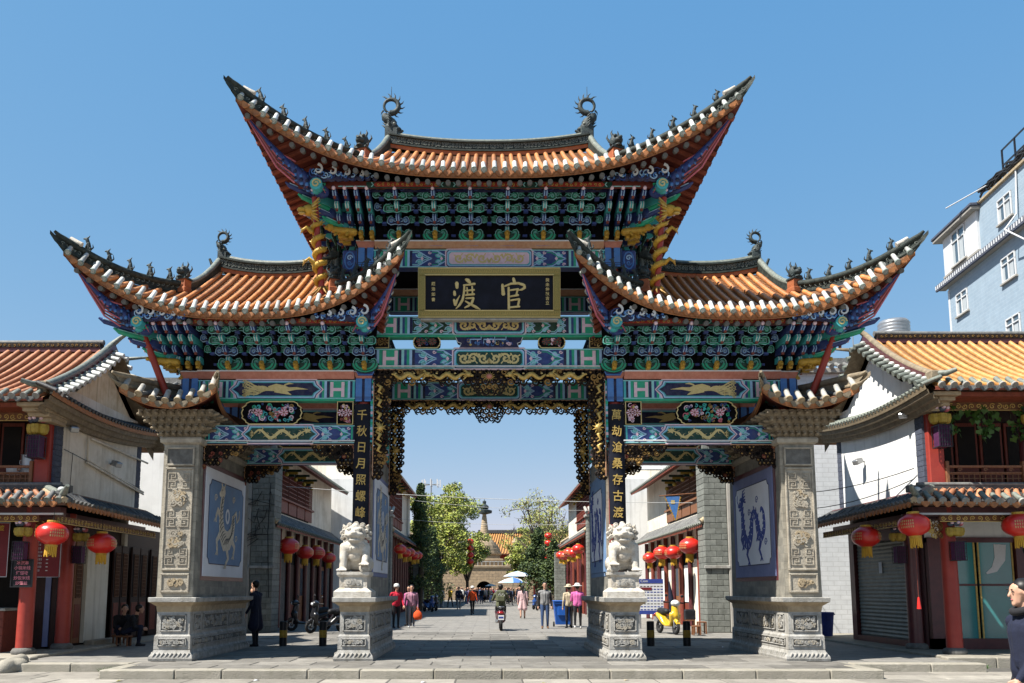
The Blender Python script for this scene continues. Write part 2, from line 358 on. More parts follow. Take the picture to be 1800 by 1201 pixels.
pm('cable_white', (.6, .6, .58), (.5, .5, .48), 4, .6)
pm('paper', (.78, .79, .8), (.7, .71, .73), 20, .8)
# ---------------------------------------------------------------- ground, plaza, platform, street
pm('pave', (.245, .23, .205), (.165, .155, .138), 3.2, .85, .4, 45, rnd=.27, grime=(.085, .08, .068), gscale=1.3, gamt=.65)
pm('pave_light', (.34, .315, .27), (.25, .23, .2), 3, .85, .35, 45, rnd=.25, grime=(.11, .1, .085), gscale=1.2, gamt=.6)
pm('kerb', (.4, .37, .31), (.27, .25, .2), 6, .85, .6, 40, rnd=.1, grime=(.15, .13, .1), gscale=3, gamt=.55)
pm('mortar', (.12, .115, .1), (.08, .075, .07), 8, .9)
pm('earth', (.26, .25, .22), (.19, .18, .16), .3, .9, .3, 8)
brickmat('street_far', (.25, .235, .21), (.2, .19, .17), (.12, .11, .1), 1.2, .6, .012, axis='XY', bump=.2)
g = MB(); g.box(-1500, 1500, -1500, 1500, -1.2, -.175, 'earth'); g.build('ground', kind='structure')
pl = MB(); pl.box(-26, 26, -30, -2.0, -.4, -.168, 'mortar'); pl.box(-26, -7.12, -2.0, 3, -.4, -.1685, 'mortar'); pl.box(7.2, 26, -2.0, 3, -.4, -.1685, 'mortar')
PLAZA = pl.build('plaza', kind='structure')
def slab_mesh(w, d, h, mat, b=.01):
    m = MB(); m.box(-w / 2, w / 2, -d / 2, d / 2, -h, 0, mat, b); return m.mesh('paving_slab')
S1 = slab_mesh(1.183, .683, .05, 'pave_light', .014); S2 = slab_mesh(1.163, .783, .05, 'pave', .014)
rnd = random.Random(3)
for j in range(7):
    y = -2.36 - j * .7
    for i in range(-9, 10):
        x = i * 1.2 + (.6 if j % 2 else 0)
        if abs(x) < 11.3 - j * .35:
            link('paving_slab', S1, PLAZA, TR(x, y, -.16 + rnd.uniform(-.003, .003)) @ Matrix.Rotation(rnd.uniform(-.004, .004), 4, 'Z'))
for s in (-1, 1):
    for j in range(3):
        for i in range(4):
            x = s * (7.78 + i * 1.2 + (.3 if j % 2 else 0)); y = -1.64 + j * .7
            if j == 2: continue
            link('paving_slab', S1, PLAZA, TR(x, y, -.16 + rnd.uniform(-.003, .003)))
fp = MB(); fp.box(-26, 26, -30, -6.93, -.2, -.161, 'pave_light'); fp.build('plaza_paving', PLAZA)
st = MB(); st.box(-7.1, 7.18, -1.72, 12.0, -.4, -.014, 'mortar'); st.box(-7.1, 7.18, 12.0, 140, -.4, -.002, 'street_far'); 
for s in (-1, 1): st.box(s * 7.0, s * 9.9, -.3, 40, -.4, -.012, 'street_far')
STREET = st.build('street', kind='structure')
n = 0
for j in range(17):
    y = -1.32 + j * .8
    for i in range(-6, 7):
        x = i * 1.18 + (.59 if j % 2 else 0) + .04
        if -6.6 < x < 6.7:
            n += 1; link('paving_slab', S2, STREET, TR(x, y, rnd.uniform(-.0025, .0025)) @ Matrix.Rotation(rnd.uniform(-.003, .003), 4, 'Z'))
# long pale strips beside the carriageway
for s in (-1, 1):
    for k in range(7):
        m = MB(); m.box(-.11, .11, -.6, .6, -.03, .006, 'pave_light', .006)
        m.build('edge_strip', STREET, mw=TR(s * 3.72 + .02, 5.2 + k * 1.25, 0))
# kerb stones
def kerb(parent, p0, p1, h, d, L, top):
    p0 = Vector(p0); p1 = Vector(p1); D = p1 - p0; n = max(1, round(D.length / L)); a = atan2(D.y, D.x)
    t = 0; cuts = [0] + sorted((i + rnd.uniform(-.2, .2)) / n for i in range(1, n)) + [1]
    for i in range(n):
        q0, q1 = cuts[i], cuts[i + 1]; c = p0.lerp(p1, (q0 + q1) / 2); w = D.length * (q1 - q0) - .012
        m = MB(); m.box(-w / 2, w / 2, 0, d, top - h, top + rnd.uniform(-.006, .004), 'kerb', .018)
        m.build('kerb_stone', parent, mw=TR(c.x, c.y, 0) @ Matrix.Rotation(a + rnd.uniform(-.004, .004), 4, 'Z'))
kerb(STREET, (-7.14, -2.0), (7.22, -2.0), .2, .3, 1.15, .004)
kerb(STREET, (-7.12, -.28), (-7.12, -1.7), .2, .28, .7, 0); kerb(STREET, (7.2, -1.7), (7.2, -.28), .2, .28, .7, 0)
kerb(STREET, (-9.85, -.62), (-7.16, -.62), .2, .33, 1.2, .0); kerb(STREET, (7.25, -.62), (9.9, -.62), .2, .33, 1.2, .0)
# ---------------------------------------------------------------- the archway
GATE = empty('memorial_archway', (0, 2.1, 0), 'huge painted wooden archway with three upturned tiled roofs over the street', 'archway')
rg = random.Random(11)
# ---- shared small meshes
def cap_mesh(white, disc, r=.05):
    m = MB(); m.tube([(0, .32, 0), (0, .28, 0), (0, .05, 0), (0, .03, 0), (0, 0, 0)], [r * .92, r * .9, r * .95, r * 1.05, r * 1.12], 10, white)
    m.M = Matrix.Rotation(radians(-4), 4, 'X')
    m.cyl((0, .0, -.006), (0, -.03, -.006), r * 1.28, n=14, mat=disc)
    pts = [(x, z - .006) for x, z in spiral(0, 0, r * .85, 1.7)]; m.rib(pts, r * .2, -.03, white if disc == 'tile_disc' else disc, .008)
    m.rib([(r * 1.12 * cos(a * pi / 7), r * 1.12 * sin(a * pi / 7) - .006) for a in range(14)], r * .16, -.03, disc, .008, True)
    return m.mesh('eave_cap_tile')
def drip_mesh(mat, w=.17, h=.1):
    m = MB(); m.prism([(-w / 2, .02), (-w / 2, -.02), (-w * .36, -h * .55), (-w * .16, -h * .9), (0, -h), (w * .16, -h * .9), (w * .36, -h * .55), (w / 2, -.02), (w / 2, .02)], 0, .03, mat)
    m.rib([(-w * .3, -.02), (-w * .24, -h * .5), (0, -h * .75), (w * .24, -h * .5), (w * .3, -.02)], .012, 0, mat, .006); return m.mesh('drip_tile')
def disc_mesh(mat, r=.053):
    m = MB(); m.cyl((0, 0, 0), (0, .12, 0), r, n=12, mat=mat); m.rib([(r * .6 * cos(a * pi / 6), r * .6 * sin(a * pi / 6)) for a in range(12)], r * .18, 0, mat, .006, True); return m.mesh('rafter_end')
CAPW = cap_mesh('tile_white', 'tile_disc'); CAPG = cap_mesh('tile_grey', 'ridge_pale'); DRIP = drip_mesh('drip'); DRIPS = drip_mesh('weathered', .2, .12); REND = disc_mesh('stone_dark'); CAPS = cap_mesh('stone_pale', 'stone_warm', .068)
def beast_mesh(kind=0):
    m = MB(); b = 'bronze'
    m.box(-.05, .05, -.04, .04, 0, .03, b); m.cap2((.015, 0, .05), (-.005, 0, .16), .045, .036, b); m.cap2((-.01, 0, .17), (-.035, 0, .235), .034, .034, b)
    m.cap2((-.04, 0, .245), (-.085, 0, .235), .026, .014, b); m.cap2((-.02, 0, .26), (.01, 0, .305), .016, .006, b)
    for q in (-.022, .022): m.cap2((-.02, q, .14), (-.055, q, .03), .017, .014, b); m.cap2((.04, q, .06), (.01, q, .02), .024, .018, b)
    m.tube([(.05, 0, .05), (.085, 0, .09), (.07, 0, .15 + .03 * kind)], [.016, .014, .004], 6, b)
    if kind == 1: m.cap2((-.01, 0, .2), (.05, 0, .19), .03, .01, b)
    return m.mesh('ridge_beast')
BEAST = [beast_mesh(0), beast_mesh(1)]
def dragon_head():
    m = MB(); b = 'bronze'
    m.box(-.14, .14, -.13, .13, 0, .12, 'rafter_orange', .015); m.box(-.115, .115, -.11, .11, .12, .3, 'rafter_orange'); m.box(-.14, .14, -.13, .13, .3, .35, b, .01)
    m.ball((0, 0, .48), (.13, .13, .16), b); m.ball((0, -.12, .46), (.09, .09, .07), b); m.ball((0, -.11, .36), (.08, .08, .035), b); m.ball((0, -.19, .49), (.05, .03, .035), b)
    for s in (-1, 1):
        m.ball((s * .065, -.1, .56), .035, b); m.tube([(s * .06, 0, .58), (s * .08, .03, .68), (s * .06, .02, .74)], [.03, .02, .004], 6, b)
        m.tube([(s * .12, .03, .48), (s * .17, .05, .56), (s * .15, .05, .64)], [.03, .02, .004], 6, b); m.tube([(s * .1, -.06, .4), (s * .15, -.08, .36), (s * .16, -.05, .44)], [.02, .015, .004], 6, b)
    for k in range(4): m.tube([(0, .06 + .03 * k, .6 - .05 * k), (0, .1 + .05 * k, .72 - .07 * k)], [.025, .003], 5, b)
    return m.mesh('dragon_head')
DHEAD = dragon_head()
def ridge_dragon(spikes=True, rod=True):
    """looped-tail dragon for a ridge end; ridge on +x side"""
    m = MB(); b = 'bronze'
    m.box(-.16, .2, -.12, .12, -.35, .12, b, .02)
    m.ball((.02, 0, .16), (.2, .14, .15), b); m.ball((.17, 0, .1), (.13, .11, .08), b); m.tube([(.12, 0, .04), (.26, 0, .02), (.34, 0, .08)], [.06, .05, .03], 7, b)
    m.ball((.1, -.1, .22), .045, 'ridge_pale')
    path = []; 
    for i in range(9): t = i / 8; path.append((.0 - .12 * t + .06 * sin(t * 6), 0, .2 + .32 * t))
    m.tube(path, [.15 - .04 * i / 8 for i in range(9)], 8, b)
    cx, cz, R = 0.0, .78, .2; path = []; rr = []
    for i in range(22): t = i / 21; a = radians(-120 + 20) + 2 * pi * .93 * t * 1; path.append((cx + R * cos(a), 0, cz + R * sin(a))); rr.append(.085 - .055 * t)
    m.tube(path, rr, 8, b)
    for k in range(11):
        a = radians(-150) + k * radians(27); p = Vector((cx + (R + .05) * cos(a), 0, cz + (R + .05) * sin(a))); d = Vector((cos(a + .35), 0, sin(a + .35)))
        if spikes: m.tube([p, p + d * .08, p + d * .15 + Vector((-d.z, 0, d.x)) * .04], [.028, .018, .003], 5, b)
    for k in range(7): p = Vector((-.16 + .02 * k, 0, .18 + .07 * k)); m.tube([p, p + Vector((-.1, 0, .06))], [.035, .004], 5, b)
    for k in range(5): m.tube([(.0, -.12, .15 + .07 * k), (-.06, -.17, .2 + .07 * k), (-.02, -.12, .24 + .07 * k)], [.03, .02, .006], 5, b)
    if rod: m.cyl((0, 0, .95), (0, 0, 1.35), .013, .006, 5, b)
    return m.mesh('ridge_dragon')
RDRAG = ridge_dragon(); RDRAG2 = ridge_dragon(True, False)
def carve(mb, x0, x1, z0, z1, y, mats, n, seed, d=(.012, .03), w=.022, rmin=.03, rmax=.08):
    r = random.Random(seed)
    for i in range(n):
        R = r.uniform(rmin, rmax); R = min(R, (x1 - x0) / 2.05, (z1 - z0) / 2.05)
        cx = r.uniform(x0 + R, x1 - R); cz = r.uniform(z0 + R, z1 - R)
        mb.rib(spiral(cx, cz, R, r.uniform(.6, 1.5), r.choice((-1, 1)), r.uniform(0, 6.3), rin=.2), r.uniform(.7, 1.3) * w, y, r.choice(mats), r.uniform(*d))
def openwork(mb, region, n, seed, mats, y, rmin=.04, rmax=.1, tube=.012, dep=.05):
    """pierced fretwork: interlocking volutes on a grid inside a region test, mirrored about the middle, with leaf tips"""
    r = random.Random(seed); x0, x1, z0, z1 = region[1]; A = (x1 - x0) * (z1 - z0); g = max(.075, (A / n) ** .5 * 1.9); nx = max(1, round((x1 - x0) / g)); nz = max(1, round((z1 - z0) / (g * .82)))
    for k in range(nz):
        for i in range(nx + 1):
            x = x0 + (x1 - x0) * (i + (.5 if k % 2 else 0)) / nx; z = z1 - (z1 - z0) * (k + .5) / nz
            if not region[0](x, z) or not (x0 <= x <= x1): continue
            sg = 1 if x > 0 else -1; d = sg if (i + k) % 2 else -sg; R = g * .62; mt = mats[0] if r.random() < .62 else r.choice(mats)
            pts = spiral(x, z, R, 1.35, d, 0 if sg > 0 else pi, rin=.16); mb.tube([(a, y - .004 * j, b) for j, (a, b) in enumerate(pts)], [tube * 1.25 - tube * .5 * j / len(pts) for j in range(len(pts))], 6, mt)
            mb.tube([(x + sg * R * .95, y, z), (x + sg * R * .5, y + .01, z - R * .8), (x, y, z - R * 1.15)], [tube * 1.1, tube * 1.3, tube * .4], 5, mats[0])
            if r.random() < .4: mb.ball((x, y - .03, z), (tube * 1.9, tube * 1.3, tube * 1.6), 'carve_gold', 7, 5)
# ---- roofs
def hip_roof(name, cx, cy, Lx, Ly, fx, fy, ze, lift, p, Rx, zr, xg, yg, zg, sag=.33, pitch=.213, tile='tile_orange', cap=CAPW, drip=DRIP, rend=REND, rafters=True, rcol='rafter', rise=.22, ext=(.03, .02, .1), rings=True, ridge_h=.42, sc=1., hipm='ridge_green', beasts=5, conc=.86):
    Lt = Lx + fx; Yt = Ly + fy; zt = ze + lift
    def ef(x): s = min(abs(x) / Lt, 1.) ** p; return Vector((x, -(Ly + fy * s), ze + lift * s))
    def es(y): s = min(abs(y) / Yt, 1.) ** p; return Vector((Lx + fx * s, y, ze + lift * s))
    def hip(s): return Vector((lerp(xg, Lt, s), lerp(-yg, -Yt, s), lerp(zg, zt, s) - 4 * sag * s * (1 - s)))
    def top(x):
        a = abs(x)
        if a <= Rx: return Vector((x, 0, zr + rise * (a / max(Rx, .1)) ** 2 * .6))
        if a <= xg: s = (a - Rx) / (xg - Rx); return Vector((x, -yg * s, lerp(zr + rise * .6, zg, s)))
        h = hip((a - xg) / (Lt - xg)); h.x = x; return h
    def fr(x, t):
        e = ef(x); q = top(x); d = q - e; v = e + d * t; v.z = e.z + d.z * (conc * t + (1 - conc) * t * t) if abs(x) <= xg else v.z - .25 * d.length * .18 * t * (1 - t) * 4 * .3
        return v
    T0 = TR(cx, cy, 0)
    # deck: top skin and soffit
    m = MB(); N = 40; xs = [-Lt + 2 * Lt * i / N for i in range(N + 1)]; K = 9
    def sheet(f, us, K, mat, dz, flip=False, saw=0.):
        vs = []; 
        for u in us:
            for k in range(K): q = f(u, k / (K - 1)); vs.append((q.x, q.y, q.z + dz))
        fs = [(i * K + k, (i + 1) * K + k, (i + 1) * K + k + 1, i * K + k + 1) for i in range(len(us) - 1) for k in range(K - 1)]
        m.add(vs, [tuple(reversed(a)) for a in fs] if flip else fs, mat, True)
    def sd(y, t):  # side slope (right), to the gable foot or the hip
        e = es(y); a = abs(y)
        if a <= yg: q = Vector((xg, y, zg + (.0)))
        else: h = hip((a - yg) / (Yt - yg)); q = Vector((h.x, y, h.z))
        d = q - e; return e + d * t
    ys = [-Yt + 2 * Yt * i / 28 for i in range(29)]
    # stepped pan tiles on the front slope
    vs = []; fs = []; KS = 26
    for i, x in enumerate(xs):
        for k in range(KS):
            for h in (0, 1):
                t = (k + h) / KS; q = fr(x, t); vs.append((q.x, q.y, q.z + (.028 if h == 0 else .0)))
    K2 = KS * 2
    for i in range(N):
        for k in range(K2 - 1): fs.append((i * K2 + k, (i + 1) * K2 + k, (i + 1) * K2 + k + 1, i * K2 + k + 1))
    m.add(vs, fs, 'tile_pan')
    sheet(lambda x, t: Vector((fr(x, t).x, -fr(x, t).y, fr(x, t).z)), xs, K, 'tile_pan', 0, True)
    for s in (1, -1):
        sheet(lambda y, t: Vector((s * sd(y, t).x, sd(y, t).y, sd(y, t).z)), ys, 4, 'tile_pan', 0, s < 0)
    # soffits
    for s in (1, -1):
        sheet(lambda x, t: Vector((fr(x, t).x, s * fr(x, t).y, fr(x, t).z)), xs, 4, 'soffit', -.1, s > 0)
        sheet(lambda y, t: Vector((s * sd(y, t).x, sd(y, t).y, sd(y, t).z)), ys, 3, 'soffit', -.1, s > 0)
    # fascia strips under the eave
    for i in range(N):
        a, b = ef(xs[i]), ef(xs[i + 1])
        for s in (1, -1): m.add([(a.x, s * a.y, a.z + .02), (b.x, s * b.y, b.z + .02), (b.x, s * (b.y + .02), b.z - .12), (a.x, s * (a.y + .02), a.z - .12)], [(0, 1, 2, 3)], 'drip')
    for i in range(28):
        a, b = es(ys[i]), es(ys[i + 1])
        for s in (1, -1): m.add([(s * a.x, a.y, a.z + .03), (s * b.x, b.y, b.z + .03), (s * (b.x - .02), b.y, b.z - .12), (s * (a.x - .02), a.y, a.z - .12)], [(0, 1, 2, 3)], 'drip')
    # gable walls
    for s in (1, -1): m.add([(s * (Rx + .02), -yg, zg - .05), (s * (Rx + .02), yg, zg - .05), (s * (Rx + .02), 0, zr + .1)], [(0, 1, 2)], 'red_paint')
    if xg - Rx > .03:      # boarded gable feet, closing the attic
        for s in (1, -1):
            gx = [Rx + (xg - Rx) * i / 5 for i in range(6)]; vs = []
            for x in gx: t = top(x); vs += [(s * x, t.y, t.z - .02), (s * x, -t.y, t.z - .02)]
            m.add(vs, [(2 * i, 2 * i + 1, 2 * i + 3, 2 * i + 2) for i in range(5)], 'red_paint')
    R = m.build(name, GATE, mw=T0)
    # cover-tile rows, caps, drips, rafter ends along the front eave
    n = int(round(2 * (Lt - .1) / pitch)); rowr = .055 * sc
    for i in range(n + 1):
        x = -Lt + .1 + (2 * Lt - .2) * i / n + rg.uniform(-.007, .007); dzr = rg.uniform(-.006, .006); q = MB(); pts = []; rr = []
        L = (top(x) - ef(x)).length
        if L > .25:
            k = max(4, int(L / .2)) 
            for j in range(k + 1):
                a = fr(x, .02 + .96 * j / k); jt = rg.uniform(-.004, .004); pts += [a + Vector((jt, 0, .045 + dzr)), a + Vector((jt, .012, .052 + dzr))]; rr += [rowr * .93, rowr * 1.05]
            q.tube(pts[1:-1], rr[1:-1], 8, tile, True); q.build('cover_tile_row', R, mw=T0)
        e = ef(x); M0 = TR(cx + x, cy + e.y - .03 + rg.uniform(-.015, .01), e.z + .055 + rg.uniform(-.01, .008)) @ Matrix.Rotation(rg.uniform(-.09, .09), 4, 'Z') @ Matrix.Rotation(radians(48 + rg.uniform(-3, 3)), 4, 'X') @ Matrix.Scale(sc, 4)
        link('eave_cap_tile', cap, R, M0)
        if i < n:
            xm = x + (Lt - .1) / n; e = ef(xm); sl = atan2(ef(xm + .05).z - ef(xm - .05).z, .1)
            link('drip_tile', drip, R, TR(cx + xm, cy + e.y - .035, e.z + .0) @ Matrix.Rotation(-sl, 4, 'Y') @ Matrix.Scale(sc, 4))
            if rend: link('rafter_end', rend, R, TR(cx + xm, cy + e.y + .08, e.z - .19 * sc) @ Matrix.Rotation(radians(12), 4, 'X') @ Matrix.Scale(sc, 4))
    if rafters:
        ny = int(2 * Yt / .21)
        for s in (-1, 1):
            for i in range(ny + 1):
                y = -Yt + .06 + (2 * Yt - .12) * i / ny
                a = sd(y, 0.); b = sd(y, .95); q = MB(); d = Vector((a.x, a.y, a.z - .13)); e = Vector((b.x, b.y, b.z - .15))
                if (d - e).length < .12: continue
                q.tube([(s * d.x, d.y, d.z), (s * e.x, e.y, e.z)], [.055, .055], 6, rcol, True, False); q.build('rafter', R, mw=T0)
                cm = TR(cx + s * (a.x + .03), cy + y, a.z + .055) @ Matrix.Rotation(s * pi / 2, 4, 'Z') @ Matrix.Rotation(radians(40), 4, 'X') @ Matrix.Scale(sc, 4)
                if y < 1.5: link('eave_cap_tile', cap, R, cm)
    # main ridge
    if ridge_h:
        q = MB(); zt_ = lambda x: zr + rise * (abs(x) / max(Rx, .1)) ** 2.2; M = 24
        prof = [(-.1, 0, 'rafter_orange'), (-.1, .1, 'ridge_green'), (-.14, .1, hipm), (-.14, .14, hipm), (-.1, .14, hipm), (-.1, ridge_h - .12, hipm), (-.15, ridge_h - .1, hipm), (-.15, ridge_h - .06, hipm), (-.07, ridge_h - .02, 'ridge_pale'), (-.05, ridge_h + .03, 'ridge_pale'), (0, ridge_h + .05, 'ridge_pale')]
        prof = prof + [(-a, b, c) for a, b, c in reversed(prof[:-1])]
        for k in range(len(prof) - 1):
            vs = []; 
            for i in range(M + 1):
                x = -Rx + 2 * Rx * i / M
                for a in (prof[k], prof[k + 1]): vs.append((x, a[0], zt_(x) + a[1] - .02))
            q.add(vs, [(2 * i, 2 * i + 1, 2 * i + 3, 2 * i + 2) for i in range(M)], prof[k][2])
        for i in range(int(Rx * 2 / .085)):
            x = -Rx + .06 + i * .085
            for z, dr in ((.2, 1), (.27, -1)): q.rib([(a, b) for a, b in spiral(x, zt_(x) + z + (ridge_h - .42) * .5, .042, 1.1, dr, rg.uniform(0, 6), rin=.2)], .014, -.1, 'ridge_pale', .012)
            q.rib([(x, zt_(x) + .09), (x + .03, zt_(x) + .12), (x + .06, zt_(x) + .09)], .014, -.1, 'ridge_pale', .01)
        q.build('ridge', R, mw=T0)
    # descending gable ridges, hip ridges, beasts
    for s in (-1, 1):
        q = MB(); A = [Vector((Rx + .02, 0, zr + rise + ridge_h - .08))]
        for t in (.0, .25, .5, .75, 1.):
            b = Vector((lerp(Rx + .02, xg + .02, t), -yg * t, lerp(zr + rise + .25, zg + .18, t) - .12 * 4 * t * (1 - t))); A.append(b)
        A = A[1:]
        q.tube([(s * a.x, a.y, a.z + .06) for a in A], [.075, .07, .07, .07, .075], 8, 'ridge_pale')
        for a, b in zip(A[:-1], A[1:]):
            for o, mt in ((-.075, hipm), (.075, hipm)):
                q.add([(s * a.x + o, a.y, a.z + .05), (s * b.x + o, b.y, b.z + .05), (s * b.x + o, b.y, b.z - .26), (s * a.x + o, a.y, a.z - .26)], [(0, 1, 2, 3)], mt)
        q.build('gable_ridge', R, mw=T0)
        H = [hip(i / 12) + Vector((0, 0, .1)) for i in range(13)]
        d = (H[-1] - H[-2]).normalized(); tip = H[-1] + d * .1; tip2 = H[-1] + d * .2 + Vector((0, 0, .03))
        q = MB(); path = H + [tip, tip2]
        q.tube([(s * a.x, a.y, a.z + .13) for a in path], [.075] * 11 + [.07, .06, .05, .03], 8, hipm)
        off = Vector((.05, -.07, 0))
        hh = [.15] * 12 + [.13, .1, .06]
        for side in (1, -1):
            for i in range(len(path) - 1):
                a, b = path[i] + off * side, path[i + 1] + off * side
                q.add([(s * a.x, a.y, a.z + .12), (s * b.x, b.y, b.z + .12), (s * b.x, b.y, b.z + .12 - hh[i + 1] * 1.3), (s * a.x, a.y, a.z + .12 - hh[i] * 1.3)], [(0, 1, 2, 3)], hipm)
                if side == 1 and i < 12:
                    for u in (.2, .7):
                        c = a.lerp(b, u); q.M = TR(s * c.x, c.y - .012, c.z + .04); q.rib(spiral(0, 0, .045, 1.1, 1 if i % 2 else -1, u * 9), .013, 0, 'ridge_pale', .012); q.M = None
        q.build('hip_ridge', R, mw=T0)
        q = MB(); e = H[-1]
        for k, (l0, dz) in enumerate(((-.04, -.07), (-.16, -.15))):
            c = e + d * l0 + Vector((0, 0, dz)); q.tube([(s * v.x, v.y, v.z) for v in (c - d * .45 + Vector((0, 0, .02)), c - d * .1, c + d * .1 + Vector((0, 0, .03)), c + d * .24 + Vector((.02, 0, .1)))], [.05, .05, .035, .01], 7, hipm)
        q.build('corner_finial', R, mw=T0)
        if rings:
            link('dragon_head', DHEAD, R, TR(cx + s * (xg + .06), cy - yg - .08, zg - .02) @ Matrix.Rotation(s * .35, 4, 'Z') @ Matrix.Scale(1.12 if rings == 1 else 1., 4))
            link('ridge_dragon', RDRAG if rings == 1 else RDRAG2, R, TR(cx + s * (Rx - .03), cy, zr + rise + ridge_h - .02) @ Matrix.Diagonal((-s * (.9 if rings == 1 else .6), .9, (.92 if rings == 1 else .6), 1)))
            if rings == 2:
                q = MB(); q.tube([(s * Rx, .6, zr + .55), (s * (Rx + .25), .65, zr + .5), (s * (Rx + .45), .7, zr + .62), (s * (Rx + .52), .7, zr + .78)], [.05, .05, .045, .03], 7, hipm); q.build('rear_ridge_end', R, mw=T0)
        for k in range(beasts):
            t = .16 + .66 * k / max(beasts - 1, 1); a = hip(t)
            link('ridge_beast', BEAST[(k + (s > 0)) % 2], R, TR(cx + s * a.x, cy + a.y, a.z + .27) @ Matrix.Rotation((0 if s < 0 else pi) + rg.uniform(-.4, .4), 4, 'Z') @ Matrix.Rotation(rg.uniform(-.1, .1), 4, 'Y') @ Matrix.Scale(rg.uniform(.95, 1.12), 4))
        if beasts:
            q = MB(); a = hip(.9); q.tube([(s * (a.x - .1), a.y, a.z + .28), (s * (a.x + .02), a.y, a.z + .33), (s * (a.x + .14), a.y, a.z + .42)], [.05, .06, .04], 7, 'stone_white'); q.build('white_cap_tile', R, mw=T0)
    return R, ef, es, hip
RM, efM, esM, hipM = hip_roof('main_roof', 0, 2.1, 4.45, 3.3, .64, .7, 10.02, 1.27, 2.9, 2.48, 12.12, 2.78, 1.85, 10.92, sag=.2)
RL = []
for s in (-1, 1):
    RL.append(hip_roof('side_roof', s * 5.13, 2.1, 2.72, 3.0, .7, .6, 7.1, 1.13, 2.8, 1.42, 8.98, 1.62, 1.6, 8.02, sag=.22, rings=2, rise=.18, ext=(.03, .02, .06), beasts=5)[0])
# ---------------------------------------------------------------- bracket clusters under the roofs
def fretline(x, z, w, h, s):
    return [(x, z), (x + s * w, z), (x + s * w, z + h), (x + s * w * .25, z + h), (x + s * w * .25, z + h * .38), (x + s * w * .68, z + h * .38), (x + s * w * .68, z + h * .66), (x + s * w * .45, z + h * .66)]
def scroll_board(m, x, y, z, w, h, base, line, kind):
    """carved cloud board facing -y"""
    out = [(-w, .25 * h), (-w * .97, .7 * h), (-w * .8, h), (-w * .55, .92 * h), (-w * .42, .7 * h), (-w * .2, .8 * h), (0, h), (w * .2, .8 * h), (w * .42, .7 * h), (w * .55, .92 * h), (w * .8, h), (w * .97, .7 * h), (w, .25 * h), (w * .7, 0), (w * .3, .1 * h), (0, 0), (-w * .3, .1 * h), (-w * .7, 0)]
    m.prism([(x + a, z + b) for a, b in out], y, y + .05, base); hi = {'p_green': 'p_aqua', 'p_blue': 'p_sky'}.get(line, line)
    for s in (-1, 1):
        if kind == 0:
            for q, c in ((1., line), (.62, hi)): m.rib([(x + s * w * .1, z + h * .3)] + spiral(x + s * w * .62, z + h * .5, h * .4 * q, 1.5, -s, pi if s > 0 else 0), .011, y, c, .012)
        else:
            m.rib(fretline(x + s * w * .12, z + h * .1, w * .8, h * .76, s), .014, y, line, .012); m.rib(fretline(x + s * w * .2, z + h * .24, w * .55, h * .45, s), .008, y, hi, .014)
    m.rib([(x + a * .97, z + b) for a, b in out], .012, y, hi, .01, True)
def arm(m, y0, y1, z, col, line, w=.045, h=.13):
    """forward arm with a beak"""
    pts = [(y0, z), (y1 + .1, z), (y1, z + h * .45), (y1 + .03, z + h), (y0, z + h)]
    m.prism(pts, -w, w, col, plane='YZ')
    for s in (-1, 1): m.add([(s * w * .55 - .008, y1 + .096, z - .004), (s * w * .55 + .008, y1 + .096, z - .004), (s * w * .55 + .008, y1 - .004, z + h * .45), (s * w * .55 - .008, y1 - .004, z + h * .45)], [(0, 1, 2, 3)], line)
    for s in (-1, 1): m.add([(s * w * .55 - .008, y1 - .004, z + h * .45), (s * w * .55 + .008, y1 - .004, z + h * .45), (s * w * .55 + .008, y1 + .026, z + h), (s * w * .55 - .008, y1 + .026, z + h)], [(0, 1, 2, 3)], line)
TY = [-.1, -.38, -.66, -.94]; TZ = [.1, .27, .43, .58]
def bracket(full=True, w=.3):
    m = MB()
    for k in range(4):
        gcol = k != 1
        arm(m, .1, TY[k] - .2, TZ[k] + .02, 'p_teal' if k % 2 == 0 else 'p_mid', 'p_white' if k % 2 == 0 else 'p_sky', .048)
        m.box(-.025, .025, TY[k] - .1, TY[k] - .05, TZ[k] - .03, TZ[k] + .02, 'carve_red')
        if full:
            scroll_board(m, 0, TY[k], TZ[k] - .03, w * (.9, .82, 1.02, .8)[k], .19, 'p_dgreen' if gcol else 'p_navy', 'p_green' if gcol else 'p_blue', 1 if k == 2 else 0)
    m.ball((0, TY[3] - .24, TZ[3] + .13), (.045, .05, .045), 'p_pink', 8, 6)
    # gilded lion head under the lowest arm
    m.ball((0, TY[0] - .2, .085), (.062, .07, .07), 'gold_bright', 8, 6); m.ball((0, TY[0] - .26, .06), (.04, .04, .035), 'gold_bright', 8, 6); m.box(-.045, .045, TY[0] - .2, TY[0] - .02, -.02, .08, 'gold_bright', .01)
    if full:
        for r, c in ((.3, 'p_dgreen'), (.28, 'p_green'), (.24, 'p_dgreen'), (.22, 'p_green'), (.17, 'p_dgreen')):
            pts = [(r * cos(a), r * .72 * sin(a)) for a in [pi + i * pi / 10 for i in range(11)]]
            m.prism([(a, b + .14) for a, b in pts], TY[0] - .02 - (.3 - r) * .35, TY[0] + .12, c)
        m.prism([(-.16, -.12), (.16, -.12), (.19, -.03), (-.19, -.03)], TY[0] + .02, .15, 'p_mid'); m.rib([(-.19, -.035), (-.15, -.11), (.15, -.11), (.19, -.035)], .018, TY[0] + .02, 'p_blue', .008)
    return m.mesh('bracket_set')
